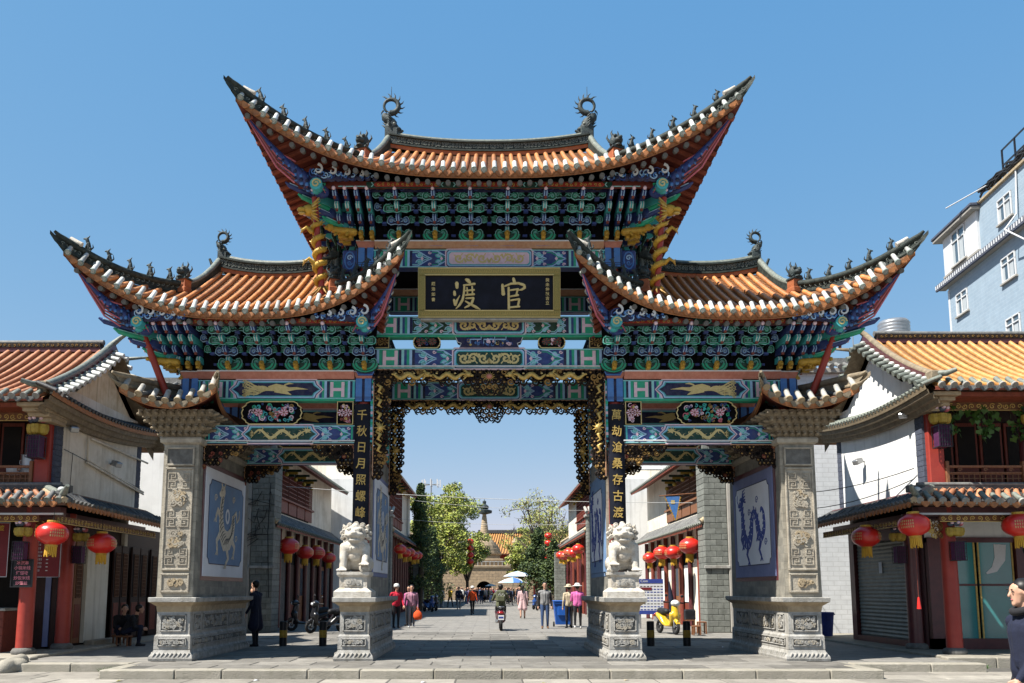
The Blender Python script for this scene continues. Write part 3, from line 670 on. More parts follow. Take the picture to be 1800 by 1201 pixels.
def between():
    """boards between two clusters, colours swapped, with a gilded lattice on top"""
    m = MB()
    for k in range(4):
        g = k % 2 == 1; scroll_board(m, 0, TY[k] + .1, TZ[k] + .06, .2, .17, 'p_dgreen' if g else 'p_navy', 'p_green' if g else 'p_blue', 1 if k == 1 else 0)
        m.box(-.05, .05, TY[k] + .02, TY[k] + .12, TZ[k] + .0, TZ[k] + .05, 'p_mid')
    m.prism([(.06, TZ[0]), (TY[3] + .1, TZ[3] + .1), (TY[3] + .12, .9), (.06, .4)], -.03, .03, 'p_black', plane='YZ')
    y = TY[3] - .06
    m.box(-.03, .03, y + .04, TY[3] + .2, .7, .88, 'p_black'); m.box(-.42, .42, y + .03, y + .06, .72, .9, 'p_navy')
    for s in (-1, 1):
        for q in (.55, 1.): m.rib([(s * .17 * q, .815), (s * .09 * q, .845), (0, .815 + .05 * q), (-s * .09 * q, .845), (-s * .17 * q, .815), (-s * .09 * q, .785), (0, .815 - .05 * q), (s * .09 * q, .785)], .013, y + .03, 'gold', .012, True)
        m.rib(spiral(s * .29, .81, .07, 1.4, s, 0), .02, y + .03, 'p_mid', .02)
    return m.mesh('scroll_board')
BR = bracket(); BRT = bracket(False); BW = between()
def bracket_zone(x0, x1, xt0, xt1, yb, yt, zb, zt, xs, tightL, tightR, pitch, outer=(-1, 1)):
    m = MB(); yB = 4.2 - yb; yT = 4.2 - yt
    lo = [(x0, yb, zb), (x1, yb, zb), (x1, yB, zb), (x0, yB, zb)]; yt0 = yt; yt = yb - .35; yT = 4.2 - yt; xa, xb = x0 - (x0 - xt0) * .45, x1 + (xt1 - x1) * .45; hi = [(xa, yt, zt + .72), (xb, yt, zt + .72), (xb, yT, zt + .72), (xa, yT, zt + .72)]
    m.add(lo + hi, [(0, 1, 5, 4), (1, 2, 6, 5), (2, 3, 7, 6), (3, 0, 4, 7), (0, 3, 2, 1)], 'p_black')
    yt = yt0; m.box(xt0 + .05, xt1 - .05, yt - .03, yt + .03, zt - .02, zt + .12, 'soffit')
    m.rib([(xt0 + .9, zt + .005), (xt1 - .9, zt + .005)], .02, yt - .03, 'p_aqua', .006)
    B = m.build('bracket_backing', GATE)
    for i, x in enumerate(xs):
        link('bracket_set', BR, GATE, TR(x, yb + .02, zb) @ Matrix.Rotation(rg.uniform(-.01, .01), 4, 'Z'))
        if i < len(xs) - 1: link('scroll_board', BW, GATE, TR((x + xs[i + 1]) / 2, yb + .02, zb) @ Matrix.Diagonal((pitch / .8, 1, 1, 1)))
    for x in ([-2.32, 2.32] if zb > 8 else [(6.0 if x1 > 0 else -6.0)]): link('scroll_board', BW, GATE, TR(x, yb + .02, zb))
    for x in tightL + tightR: link('bracket_set', BRT, GATE, TR(x, yb + .02, zb))
    # side rows seen past the corner
    for s, xe in ((-1, x0), (1, x1)):
        if s not in outer: continue
        for k in range(5): link('bracket_set', BRT if k == 0 else BR, GATE, TR(xe, yb + .12 + k * .8, zb) @ Matrix.Rotation(s * pi / 2, 4, 'Z'))
        link('bracket_set', BRT, GATE, TR(xe, yb, zb) @ Matrix.Rotation(s * pi / 4, 4, 'Z') @ Matrix.Scale(1.3, 4))
        q = MB(); d = -s  # reclining gilded beast and green corner wing
        q.cap2((xe, yb - .3, zb + .1), (xe - d * .42, yb - .35, zb + .13), .09, .075, 'gold_bright'); q.ball((xe - d * .5, yb - .38, zb + .17), (.09, .08, .085), 'gold_bright'); q.ball((xe - d * .58, yb - .42, zb + .15), .045, 'gold_bright')
        for k in (0, 1): q.cap2((xe - d * (.1 + .25 * k), yb - .36, zb + .06), (xe - d * (.14 + .25 * k), yb - .4, zb + .0), .035, .03, 'gold_bright')
        q.build('gilded_beast', GATE)
        q = MB()
        for k in range(4):
            a = Vector((xe, yb, zb + .2 + .14 * k)); b = Vector((xe + s * (.55 + .22 * k), yb - .5 - .22 * k, zb + .3 + .15 * k))
            q.tube([a, a.lerp(b, .6), b, b + Vector((s * .1, -.05, .06))], [.07, .075, .06, .02], 6, ('p_green', 'p_mid')[k % 2])
            q.tube([a + Vector((0, -.08, .03)), b + Vector((0, -.07, .03))], [.014, .014], 4, ('p_aqua', 'p_sky')[k % 2])
        q.build('corner_arm', GATE)
    return B
def front_strip(x0, x1, z, y):
    """red and green eave board with gilt scrolls above the clusters"""
    m = MB(); L = x1 - x0; m.box(x0, x1, y, y + .04, z, z + .12, 'p_dgreen')
    n = max(2, int(L / 1.5))
    for i in range(n):
        a = x0 + L * (i + .12) / n; b = x0 + L * (i + .88) / n
        m.prism([(a, z + .01), (b, z + .01), (b + .06, z + .06), (b, z + .11), (a, z + .11), (a - .06, z + .06)], y - .006, y, 'red_paint')
        k = int((b - a) / .1)
        for j in range(k): m.rib(spiral(a + (j + .5) * (b - a) / k, z + .06, .036, 1.1, 1 if j % 2 else -1, j), .014, y - .006, 'gold', .008)
        for s in (-1, 1): m.rib([(a - .1, z + .01), (a - .06, z + .06), (a - .1, z + .11)] if s < 0 else [(b + .1, z + .01), (b + .06, z + .06), (b + .1, z + .11)], .02, y, 'p_aqua', .008)
    m.build('eave_board', GATE)
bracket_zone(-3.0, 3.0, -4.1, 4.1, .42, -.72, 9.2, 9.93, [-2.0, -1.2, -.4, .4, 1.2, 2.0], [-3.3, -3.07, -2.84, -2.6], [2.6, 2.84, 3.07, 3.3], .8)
front_strip(-2.6, 2.6, 9.9, -.78)
for s in (-1, 1):
    xs = [s * a for a in (2.72, 3.46, 4.2, 4.94, 5.68)]; xs.sort(); t = [s * a for a in (6.32, 6.54, 6.76, 6.98)]
    a, b = sorted((s * 6.78, s * 2.55)); c, d = sorted((s * 7.5, s * 2.3))
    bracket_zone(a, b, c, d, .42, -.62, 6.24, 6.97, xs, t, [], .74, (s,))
    front_strip(min(s * 6.4, s * 2.5), max(s * 6.4, s * 2.5), 6.95, -.68)
# ---- carved waves and the winged fish below every upturned corner
def corner_fish(s, tip, root, name='corner_fish'):
    m = MB(); A = Vector(root); Bv = Vector(tip); n = 12; path = []; rr = []
    for i in range(n + 1):
        t = i / n; p = A.lerp(Bv, t); p.z -= .28 * 4 * t * (1 - t) * .6; path.append(p); rr.append(.17 * (1 - t) ** .8 + .02)
    m.tube(path, rr, 10, 'p_mid')
    for i in range(1, n - 3):       # scales
        for j in range(7):
            a = pi * (.55 + j * .15) if s < 0 else pi * (.55 - .1 + j * .15)
            c = path[i]; r = rr[i]; v = Vector((cos(a) * .3 * 0, -abs(sin(j * .5 + .2)) * r, cos(j * .5 + .2) * r)); q = c + v * 1.02 + Vector((0, 0, 0))
            m.ball(q, (r * .3, r * .16, r * .3), 'p_navy' if (i + j) % 2 else 'p_blue', 6, 4)
    for k in range(7):              # red ribbed tail sweeping to the tip
        o = Vector((0, -.05, -.12 + .035 * k)); m.tube([path[4] + o * 2.2, path[7] + o * 1.6 + Vector((0, 0, -.1)), path[10] + o * .9, path[12] + o * .2], [.02, .02, .016, .008], 5, 'carve_red' if k % 2 else 'p_rose')
    for k in range(5): m.tube([path[1] + Vector((0, -.15, .05)), path[1] + Vector((s * -.05 * k, -.22, -.05 * k + .1)), path[1] + Vector((s * (-.1 * k + .12), -.2, -.12 - .03 * k))], [.02, .018, .006], 5, 'p_rose')
    h = path[0] + Vector((s * -.05, -.12, -.1)); m.ball(h, (.17, .16, .14), 'p_mid'); m.ball(h + Vector((s * .08, -.12, -.05)), (.09, .08, .06), 'p_teal'); m.ball(h + Vector((s * .16, -.15, -.03)), (.04, .035, .03), 'p_pink'); m.ball(h + Vector((s * -.02, -.15, .07)), .035, 'p_white')
    for k in range(4): m.tube([h + Vector((s * -.05, -.05, .05)), h + Vector((s * -.1, -.14, .12 - .07 * k)), h + Vector((s * .02, -.2, .1 - .08 * k))], [.03, .025, .006], 5, ('p_green', 'p_mid')[k % 2])
    m.build(name, GATE)
def wave_board(x0, z0, x1, z1, y, seed):
    """blue carved waves with white crests, tapering along the eave"""
    m = MB(); r = random.Random(seed); n = 9
    for i in range(n):
        t = i / (n - 1); x = lerp(x0, x1, t); z = lerp(z0, z1, t); R = lerp(.16, .05, t)
        m.ball((x, y + .03, z), (R * 1.15, .05, R), 'p_navy', 8, 5)
        for q in range(3): m.rib(spiral(x + r.uniform(-.05, .05), z + r.uniform(-.04, .04), R * (.95 - .25 * q), .7, 1, r.uniform(0, 6)), .02, y - .02 - .012 * q, ('p_mid', 'p_sky', 'p_blue')[q], .015)
        if i % 2 == 0 and i < 7: m.rib(spiral(x + .03, z + R * .5, R * .75, .9, -1, 1.5), [.05, .05, .045, .04, .035, .03, .025, .02, .016, .012, .01][:11], y - .05, 'p_white', .03)
    m.build('wave_carving', GATE)
for s in (-1, 1):
    t = hipM(.93); corner_fish(s, (s * t.x, 2.1 + t.y + .12, t.z - .22), (s * 3.62, -.55, 9.95)); wave_board(s * 3.62, 10.1, s * 2.4, 10.02, -.95, 4 + s)
    g = MB(); g.cyl((s * 3.62, -1.0, 9.88), (s * 3.62, -.5, 9.88), .13, n=12, mat='p_teal'); g.M = TR(s * 3.62, -1.0, 9.88)
    g.rib(spiral(0, 0, .1, 1.5), .03, 0, 'gold_pale', .02); g.M = None; g.build('purlin_end', GATE)
    for so, xr, xt in ((s, 7.25, 8.35), (-s, 2.62, 1.9)):
        wave_board(s * xr, 7.08, s * (xr - (.95 if so == s else -.95)), 7.04, -.86, 9 + xr)
        corner_fish(so, (s * xt, -1.2, 7.85), (s * xr, -.45, 6.98))
        g = MB(); g.cyl((s * xr, -.92, 6.93), (s * xr, -.5, 6.93), .12, n=12, mat='p_teal'); g.M = TR(s * xr, -.92, 6.93); g.rib(spiral(0, 0, .095, 1.5), .028, 0, 'gold_pale', .02); g.M = None; g.build('purlin_end', GATE)
# ---------------------------------------------------------------- painted beams
def mirror(pts, xc): return [(2 * xc - x, z) for x, z in pts]
def bands(m, x0, x1, z0, z1, y, cols):
    w = (x1 - x0) / len(cols)
    for i, c in enumerate(cols):
        if c: m.box(x0 + i * w, x0 + (i + 1) * w, y - .006, y, z0, z1, c)
def hmark(m, x0, x1, z0, z1, y, col='p_pink'):
    w = (x1 - x0); h = z1 - z0; t = w * .2
    m.box(x0, x1, y - .005, y, z0, z1, 'p_green')
    m.rib([(x0 + t * .7, z0 + .03), (x0 + t * .7, z1 - .03)], t, y - .005, col, .005); m.rib([(x1 - t * .7, z0 + .03), (x1 - t * .7, z1 - .03)], t, y - .005, col, .005)
    m.rib([(x0 + t * .7, z0 + h / 2), (x1 - t * .7, z0 + h / 2)], t, y - .0055, col, .005)
def scrollzone(m, x0, x1, z0, z1, y, seed, field='p_mid', flip=1):
    """paired volutes, hearts and diamonds"""
    h = z1 - z0; zc = (z0 + z1) / 2; L = x1 - x0; n = max(1, round(L / (h * .95))); w = L / n
    m.box(x0, x1, y - .003, y, z0, z1, field)
    lay = (('p_sky', .94), ('p_teal', .66), ('p_aqua', .4))
    for i in range(n):
        a = x0 + i * w; c = a + w / 2
        for sz in (-1, 1):
            for k, (col, q) in enumerate(lay):
                m.rib(spiral(c - flip * w * .12, zc + sz * h * .25, h * .235 * q + .006, 1.25, sz * flip, 0 if flip < 0 else pi, rin=.15), h * .055, y - .003, col if i % 2 == 0 else lay[(k + 1) % 3][0], .004 + .0015 * k)
            # ogee connecting lines
            m.rib([(a, zc + sz * h * .47), (a + w * .3, zc + sz * h * .44), (a + w * .75, zc + sz * h * .12), (a + w, zc)], h * .06, y - .003, 'p_sky', .006)
            m.rib([(a, zc + sz * h * .36), (a + w * .25, zc + sz * h * .36), (a + w * .62, zc + sz * h * .08), (a + w * .85, zc)], h * .045, y - .003, 'p_green' if i % 2 else 'p_aqua', .007)
        m.prism([(c - h * .09, zc), (c, zc + h * .13), (c + h * .09, zc), (c, zc - h * .13)], y - .011, y - .003, 'p_pink')
        for sz in (-1, 1): m.rib(spiral(a + w * .88, zc + sz * h * .36, h * .1, 1.1, -sz, 0), h * .05, y - .003, 'p_pink', .008)
def cartouche(m, xc, cw, z0, z1, y, fill, pointed=True, inset=.04):
    h = z1 - z0; zc = (z0 + z1) / 2; e = h * .55 if pointed else h * .12
    def outl(d):
        a, b = cw - d, h / 2 - d
        if pointed: return [(xc - a, zc), (xc - a + e * .55, zc + b * .55), (xc - a + e * .7, zc + b), (xc + a - e * .7, zc + b), (xc + a - e * .55, zc + b * .55), (xc + a, zc), (xc + a - e * .55, zc - b * .55), (xc + a - e * .7, zc - b), (xc - a + e * .7, zc - b), (xc - a + e * .55, zc - b * .55)]
        return [(xc - a, zc - b + e), (xc - a, zc + b - e), (xc - a + e, zc + b), (xc + a - e, zc + b), (xc + a, zc + b - e), (xc + a, zc - b + e), (xc + a - e, zc - b), (xc - a + e, zc - b)]
    for d, c, k in ((-.1 * h, 'p_pink', 0), (-.02 * h, 'p_navy', 1), (.02 * h, 'p_sky', 2), (.09 * h, 'p_teal', 3), (.14 * h, fill, 4)):
        m.prism(outl(d), y - .012 - .003 * k, y, c)
    return y - .0245
def m_dragon(m, xc, zc, L, h, y, col, s=1):
    n = 40; pts = []; w = []
    for i in range(n):
        t = i / (n - 1); pts.append((xc + s * L * (t - .5), zc + h * .3 * sin(t * 4.6 * pi) * (1 - .35 * t))); w.append(h * (.07 + .15 * sin(pi * min(1, t * 1.05)) ** .7))
    m.rib(pts, w, y, col, .008)
    for i in range(4, n - 2, 2):
        x, z = pts[i]; d = 1 if i % 4 else -1; m.rib([(x, z), (x + s * .02, z + d * h * .2), (x - s * .03, z + d * h * .27)], [h * .06, h * .05, .002], y, col, .007)
    hx, hz = pts[-1]; m.rib([(hx - s * .03, hz), (hx + s * h * .28, hz + h * .1)], [h * .3, h * .12], y, col, .009)
    for a in (.5, 1.1, 1.8, 2.6, 3.4): m.rib([(hx, hz), (hx - s * cos(a) * h * .35, hz + sin(a) * h * .4)], [h * .08, .004], y, col, .008)
    for i, d in ((10, -1), (16, 1), (26, -1), (32, 1)):
        x, z = pts[i]; m.rib([(x, z), (x + s * h * .15, z + d * h * .25), (x + s * h * .35, z + d * h * .22)], [h * .1, h * .07, h * .09], y, col, .007)
    tx, tz = pts[0]
    for a in (-.8, -.4, 0, .4, .8): m.rib([(tx, tz), (tx - s * h * .3 * cos(a), tz + h * .4 * sin(a))], [h * .09, .004], y, col, .008)
def m_phoenix(m, xc, zc, L, h, y, col, s=1):
    m.rib([(xc + s * L * a, zc + h * b) for a, b in ((-.12, .05), (0, .12), (.12, .05), (.2, .0), (.32, .06), (.5, .0))], [h * .3, h * .5, h * .42, h * .25, h * .16, .004], y, col, .008)
    m.rib([(xc + s * L * a, zc + h * b) for a, b in ((.1, .05), (.14, .3), (.2, .4), (.27, .36))], [h * .15, h * .1, h * .12, .006], y, col, .009)
    m.rib([(xc + s * L * a, zc + h * b) for a, b in ((-.02, -.05), (.16, -.22), (.24, -.36))], [h * .3, h * .22, .01], y, col, .007)
    for k in range(7):
        a = -.42 + .14 * k; pts = [(xc - s * L * (.1 + .38 * t), zc + h * (a * t * 1.1 + .07 * sin(t * 9 + k))) for t in [i / 10 for i in range(11)]]
        m.rib(pts, [h * .1] * 10 + [.05 * h], y, col, .007 + .0004 * k); ex, ez = pts[-1]; m.rib(spiral(ex - s * h * .05, ez, h * .13, 1.2, 1 if k % 2 else -1, 0 if s < 0 else pi), h * .05, y, col, .008)
        for t in (4, 6, 8, 9): x, z = pts[t]; m.rib([(x, z), (x - s * h * .12, z + h * .12)], [h * .06, .003], y, col, .0075); m.rib([(x, z), (x - s * h * .12, z - h * .12)], [h * .06, .003], y, col, .0075)
def m_vine(m, xc, zc, L, h, y, col):
    for s in (-1, 1):
        for k, (q, d) in enumerate(((.1, 1), (.27, -1), (.42, 1))):
            m.rib([(xc + s * L * (q - .1), zc - d * h * .3)] + spiral(xc + s * L * q, zc, h * .34, 1.3, d * s, pi if s > 0 else 0), [h * .16] + [h * .13 - .0 * i for i in range(14)][:99][:len(spiral(0, 0, 1, 1.3))], y, col, .008)
            for a in (.6, 2.2, 4.): m.rib([(xc + s * L * q, zc), (xc + s * (L * q + h * .42 * cos(a)), zc + h * .42 * sin(a))], [h * .02, h * .08], y, col, .007)
def beam(name, x0, x1, z0, z1, y, cw, fill, motif, pointed=True, ends=True, seed=1, s=1, field='p_mid', deep=.26, under='p_mid', mcol='gold_pale'):
    m = MB(); m.box(x0, x1, y, y + deep, z0, z1, under, .01); B = m.build(name, GATE)
    m = MB(); h = z1 - z0; xc = (x0 + x1) / 2; zb0, zb1 = z0 + h * .04, z1 - h * .04; yy = y
    e = h * 2.1 if ends else h * .3
    if ends:
        for sd in (-1, 1):
            xe = x0 if sd < 0 else x1; q = lambda a: xe - sd * a * h
            A = sorted((q(0.02), q(.5))); bands(m, A[0], A[1], zb0, zb1, yy, ['p_teal', 'p_navy', 'p_sky', 'p_green'] if sd < 0 else ['p_green', 'p_sky', 'p_navy', 'p_teal'])
            A = sorted((q(.52), q(1.3))); hmark(m, A[0], A[1], zb0, zb1, yy)
            A = sorted((q(1.32), q(2.08))); bands(m, A[0], A[1], zb0, zb1, yy, ['p_navy', 'p_aqua', 'p_mid', 'p_green', 'p_sky', 'p_navy'])
    else:
        for sd in (-1, 1):
            xe = x0 if sd < 0 else x1; A = sorted((xe, xe - sd * h * .28)); bands(m, A[0], A[1], zb0, zb1, yy, ['p_green', 'p_navy', 'p_teal'])
    a0, a1 = x0 + e, xc - cw; scrollzone(m, a0, a1 + .1, zb0, zb1, yy, seed, field, 1)
    b0, b1 = xc + cw, x1 - e; scrollzone(m, b0 - .1, b1, zb0, zb1, yy, seed, field, -1)
    yc = cartouche(m, xc, cw, zb0, zb1, yy, fill, pointed)
    if motif: motif(m, xc, (z0 + z1) / 2, cw * (1.45 if pointed else 1.7), h * .78, yc, mcol) if motif is m_vine else motif(m, xc, (z0 + z1) / 2, cw * 1.4, h * .78, yc, mcol, s)
    for z, c in ((zb0, 'p_aqua'), (zb1, 'p_aqua')): m.rib([(x0, z), (x1, z)], h * .05, yy - .001, c, .013)
    m.build('painted_pattern', B)
    return B
YF = .42
FR = []   # front members repeated behind
FR.append(beam('beam', -2.6, 2.6, 8.6, 9.02, YF, .95, 'p_pink', m_vine, False, seed=1, mcol='gold_pale'))
FR.append(beam('beam', -2.6, 2.6, 7.05, 7.48, YF, .78, 'p_navy', m_vine, False, seed=2, field='p_dgreen'))
FR.append(beam('beam', -2.6, 2.6, 6.28, 6.74, YF, .78, 'p_dgreen', m_vine, False, seed=3))
for s in (-1, 1):
    a, b = sorted((s * 6.4, s * 2.94))
    FR.append(beam('beam', a, b, 5.6, 6.03, YF, 1.0, 'p_navy', m_phoenix, True, seed=4, s=-s, deep=.26))
    FR.append(beam('beam', sorted((s * 6.2, s * 2.9))[0], sorted((s * 6.2, s * 2.9))[1], 4.62, 5.02, YF, .82, 'p_dgreen', m_dragon, True, False, seed=5, s=-s))
def moulding(x0, x1, z0, z1, y, mat, steps=True):
    m = MB(); m.box(x0, x1, y - .14, y + .3, z1 - .03, z1, 'paper', .004)
    m.add([(x0, y - .13, z1 - .03), (x1, y - .13, z1 - .03), (x1, y - .03, z0), (x0, y - .03, z0), (x0, y + .3, z1 - .03), (x1, y + .3, z1 - .03), (x1, y + .3, z0), (x0, y + .3, z0)], [(0, 3, 2, 1), (3, 7, 6, 2), (0, 4, 7, 3), (1, 2, 6, 5)], mat)
    n = int((x1 - x0) / .34); M = frame_mat((0, y - .13, z1 - .03), (1, 0, 0), (0, z1 - .03 - z0, .1 * -1)); 
    # incised key pattern
    k = (z1 - .03 - z0); nv = Vector((0, -k, -.1)).normalized()
    for i in range(n):
        xa = x0 + (i + .5) * (x1 - x0) / n
        for q in (.0, .09):
            m.M = TR(0, y - .08, (z0 + z1) / 2) @ Matrix.Rotation(atan2(.1, k), 4, 'X')
            m.rib([(xa - .15 + q, -k * .42), (xa + q * .2, k * .42 - q * .8), (xa + .15 - q, -k * .42)], .014, 0, 'carve_red' if mat == 'pink_mould' else 'pink_mould', .004)
    m.M = None; return m.build('moulding', GATE)
FR.append(moulding(-2.56, 2.56, 9.04, 9.19, YF, 'tan_mould'))
for s in (-1, 1):
    a, b = sorted((s * 6.38, s * 2.96)); FR.append(moulding(a, b, 6.05, 6.22, YF, 'pink_mould'))
# green strips and thin white lamp tubes fixed along the beams
for x0, x1, z in ((-2.6, 2.6, 7.0), (-6.35, -2.95, 5.56), (2.95, 6.35, 5.56)):
    m = MB(); m.box(x0, x1, YF - .02, YF + .24, z, z + .05, 'p_green', .01); FR.append(m.build('green_batten', GATE))
for x0, x1, z in ((-2.62, 2.62, 6.33), (-6.2, -2.92, 4.67), (2.92, 6.2, 4.67)):
    m = MB(); m.tube([(x0, YF - .06, z), (x1, YF - .06, z)], .017, 6, 'p_white')
    for k in range(5): x = lerp(x0, x1, (k + .5) / 5); m.box(x - .01, x + .01, YF - .06, YF + .01, z - .02, z + .02, 'metal_grey')
    m.build('lamp_tube', GATE)
# columns
def column(x, y, z0, z1, r, heads):
    m = MB(); m.cyl((x, y, z0), (x, y, z1), r, n=16, mat='red_paint'); C = m.build('column', GATE)
    for za, zb in heads:
        q = MB(); w = .21; q.box(x - w, x + w, y - w, y + w, za, zb, 'p_navy', .03)
        for dx in (-1, 1):
            q.box(x + dx * .03, x + dx * .17, y - w - .01, y - w, za + .0, zb, 'p_blue'); q.box(x + dx * (w), x + dx * (w + .01), y - .17, y + .17, za, zb, 'p_blue')
            for k in (0, 1): q.rib([(x + dx * .03, za + .05 + .04 * k), (x + dx * .17, za + .05 + .04 * k)], .012, y - w - .01, 'p_navy', .004)
        q.build('column_head', C)
        q = MB(); q.box(x - .23, x + .23, y - .24, y + .24, zb + .14, zb + .17, 'paper', .005)
        q.add([(x - .23, y - .24, zb + .14), (x + .23, y - .24, zb + .14), (x + .16, y - .2, zb), (x - .16, y - .2, zb), (x - .23, y + .24, zb + .14), (x + .23, y + .24, zb + .14), (x + .16, y + .2, zb), (x - .16, y + .2, zb)], [(0, 3, 2, 1), (4, 5, 6, 7), (0, 4, 7, 3), (1, 2, 6, 5), (3, 7, 6, 2)], 'pink_mould')
        q.build('column_capital', C)
for y in (.62, 3.58):
    for s in (-1, 1):
        column(s * 2.76, y, 1.3, 9.2, .15, [(5.55, 6.06), (8.62, 9.06)])
        column(s * 6.56, y, 4.7, 6.2, .15, [(5.5, 6.06)])
        m = MB(); m.box(s * 2.97, s * 3.3, y - .12, y + .1, 8.55, 9.05, 'p_mid', .03)
        m.rib([(s * 3.135 + .11 * cos(a) * (1 if abs(cos(a)) < .9 else 1), 8.8 + .2 * sin(a)) for a in [i * pi / 6 for i in range(12)]], .03, y - .12, 'p_blue', .01, True)
        m.rib(spiral(s * 3.135, 8.86, .07, 1.3, 1), .025, y - .12, 'p_sky', .012); m.rib(spiral(s * 3.135, 8.74, .06, 1.3, -1), .022, y - .12, 'p_blue', .012)
        m.build('beam_end', GATE)
        m = MB(); z0 = 4.65; m.box(s * 2.53, s * 2.6, y - .2, y + .2, z0, 6.04, 'p_teal')   # painted jamb beside the couplet
        for k in range(12): m.box(s * 2.535, s * 2.6, y - .206, y - .2, z0 + .04 + k * .115, z0 + .1 + k * .115, ('p_navy', 'p_pink', 'p_sky', 'p_green')[k % 4])
        m.build('painted_jamb', GATE)
# carved boxes between the beams
def carved_box(xc, w, z0, z1, y, seed, bg, cols, wavy=True):
    m = MB(); h = z1 - z0; zc = (z0 + z1) / 2
    if wavy: o = [(-w, 0), (-w * .95, h * .16), (-w * .98, h * .22), (-w * .86, h * .34), (-w * .84, h * .42), (-w * .72, h * .5), (w * .72, h * .5), (w * .84, h * .42), (w * .86, h * .34), (w * .98, h * .22), (w * .95, h * .16), (w, 0), (w * .95, -h * .16), (w * .98, -h * .22), (w * .86, -h * .34), (w * .84, -h * .42), (w * .72, -h * .5), (-w * .72, -h * .5), (-w * .84, -h * .42), (-w * .86, -h * .34), (-w * .98, -h * .22), (-w * .95, -h * .16)]
    else: o = [(-w, -h / 2), (-w, h / 2), (w, h / 2), (w, -h / 2)]
    o = [(xc + a, zc + b) for a, b in o]
    m.prism(o, y, y + .2, bg); m.rib(o, .022, y, 'gold_pale', .016, True)
    carve(m, xc - w * .82, xc + w * .82, zc - h * .45, zc + h * .45, y, cols, int(60 * w * h / .25), seed, (.015, .05), .018, .02, .07)
    r = random.Random(seed)
    for k in (-1, 1):
        for j in range(14): a = j * 2 * pi / 14; cx = xc + k * w * .42; m.rib([(cx + .02 * cos(a), zc + .02 * sin(a)), (cx + .09 * cos(a), zc + .08 * sin(a))], [.012, .03], y, cols[0] if j % 2 else cols[1], .055)
    return m.build('carved_panel', GATE)
for s in (-1, 1):
    FR.append(carved_box(s * 4.75, .66, 5.04, 5.54, YF - .02, 20 + s, 'p_black', ['p_pink', 'p_rose', 'p_teal', 'p_green', 'p_mid', 'p_mid', 'carve_gold']))
    q = carved_box(s * 3.15, .17, 5.04, 5.54, YF, 25 + s, 'p_black', ['p_pink', 'carve_red', 'gold', 'p_rose'], False); FR.append(q)
m = MB(); o = [(-.75, .13), (-.7, .0), (-.62, -.03), (-.66, -.14), (-.5, -.14), (.5, -.14), (.66, -.14), (.62, -.03), (.7, 0), (.75, .13), (.6, .14), (-.6, .14)]
m.prism([(a, 6.89 + b) for a, b in o], YF, YF + .2, 'p_navy'); m.rib([(a, 6.89 + b) for a, b in o], .016, YF, 'p_white', .012, True)
carve(m, -.55, .55, 6.77, 7.01, YF, ['p_mid', 'p_blue', 'gold', 'p_pink', 'p_navy', 'p_mid'], 40, 31, (.015, .04), .016, .02, .05)
for x in (-.3, .0, .25): m.rib([(x - .12, 6.84), (x - .12, 6.94), (x + .12, 6.94), (x + .12, 7.0)], .018, YF, 'p_sky', .045)
FR.append(m.build('carved_panel', GATE))
for s in (-1, 1): FR.append(carved_box(s * 1.38, .3, 6.76, 7.02, YF + .02, 33 + s, 'p_black', ['carve_red', 'p_dgreen', 'p_green', 'p_pink', 'p_mid'])); FR.append(carved_box(s * 2.38, .16, 6.76, 7.02, YF + .02, 35 + s, 'carve_dark', ['carve_gold', 'carve_dark', 'gold_pale', 'carve_red'], False))
# gilded dragon band and pierced fringe over the middle passage
def regc(x, z):
    b = 5.97 + .03 * sin(x * 9); c = 5.72 + .25 * min(1, (x / .5) ** 2) if abs(x) < .5 else b
    return z > min(b, c)
m = MB(); openwork(m, (regc, (-2.5, 2.5, 5.72, 6.26)), 520, 5, ['carve_dark', 'carve_dark', 'p_black', 'carve_gold'], YF + .02, .025, .06, .018)
m.box(-2.52, 2.52, YF + .06, YF + .08, 6.1, 6.27, 'p_black'); m.tube([(-2.52, YF, 6.265), (2.52, YF, 6.265)], .014, 5, 'tan_mould')
for s in (-1, 1):
    for k, x in enumerate((.75, 1.65)):
        n = 16; pts = [(s * (x + .75 * (t / (n - 1) - .35)), YF - .07, 6.1 + .05 * sin(t * .9 + k)) for t in range(n)]
        m.tube(pts, [.02 + .035 * sin(pi * t / (n - 1)) for t in range(n)], 7, 'gold')
        hx = s * (x - .3); m.ball((hx, YF - .1, 6.13), (.07, .05, .06), 'gold', 8, 6); m.ball((hx - s * .07, YF - .12, 6.1), (.045, .04, .03), 'gold', 8, 6)
        for j in range(7): m.tube([(hx, YF - .1, 6.14), (hx + s * .08, YF - .1, 6.14 + .1 * cos(j * .5)), (hx + s * .13, YF - .09, 6.12 + .12 * cos(j * .5))], [.016, .012, .003], 5, 'gold')
        for j in range(6): m.ball((s * (x + .1 * j - .1), YF - .08, 6.08 + .08 * (j % 2)), (.03, .03, .018), 'gold_pale', 6, 4)
m.ball((0, YF - .06, 6.1), (.07, .05, .06), 'pink_mould', 10, 6)
for a in range(14): m.tube([(0, YF - .05, 6.1), (.13 * cos(a * .45), YF - .05, 6.1 + .11 * sin(a * .45))], [.02, .003], 5, 'gold')
FR.append(m.build('gilded_fringe', GATE))
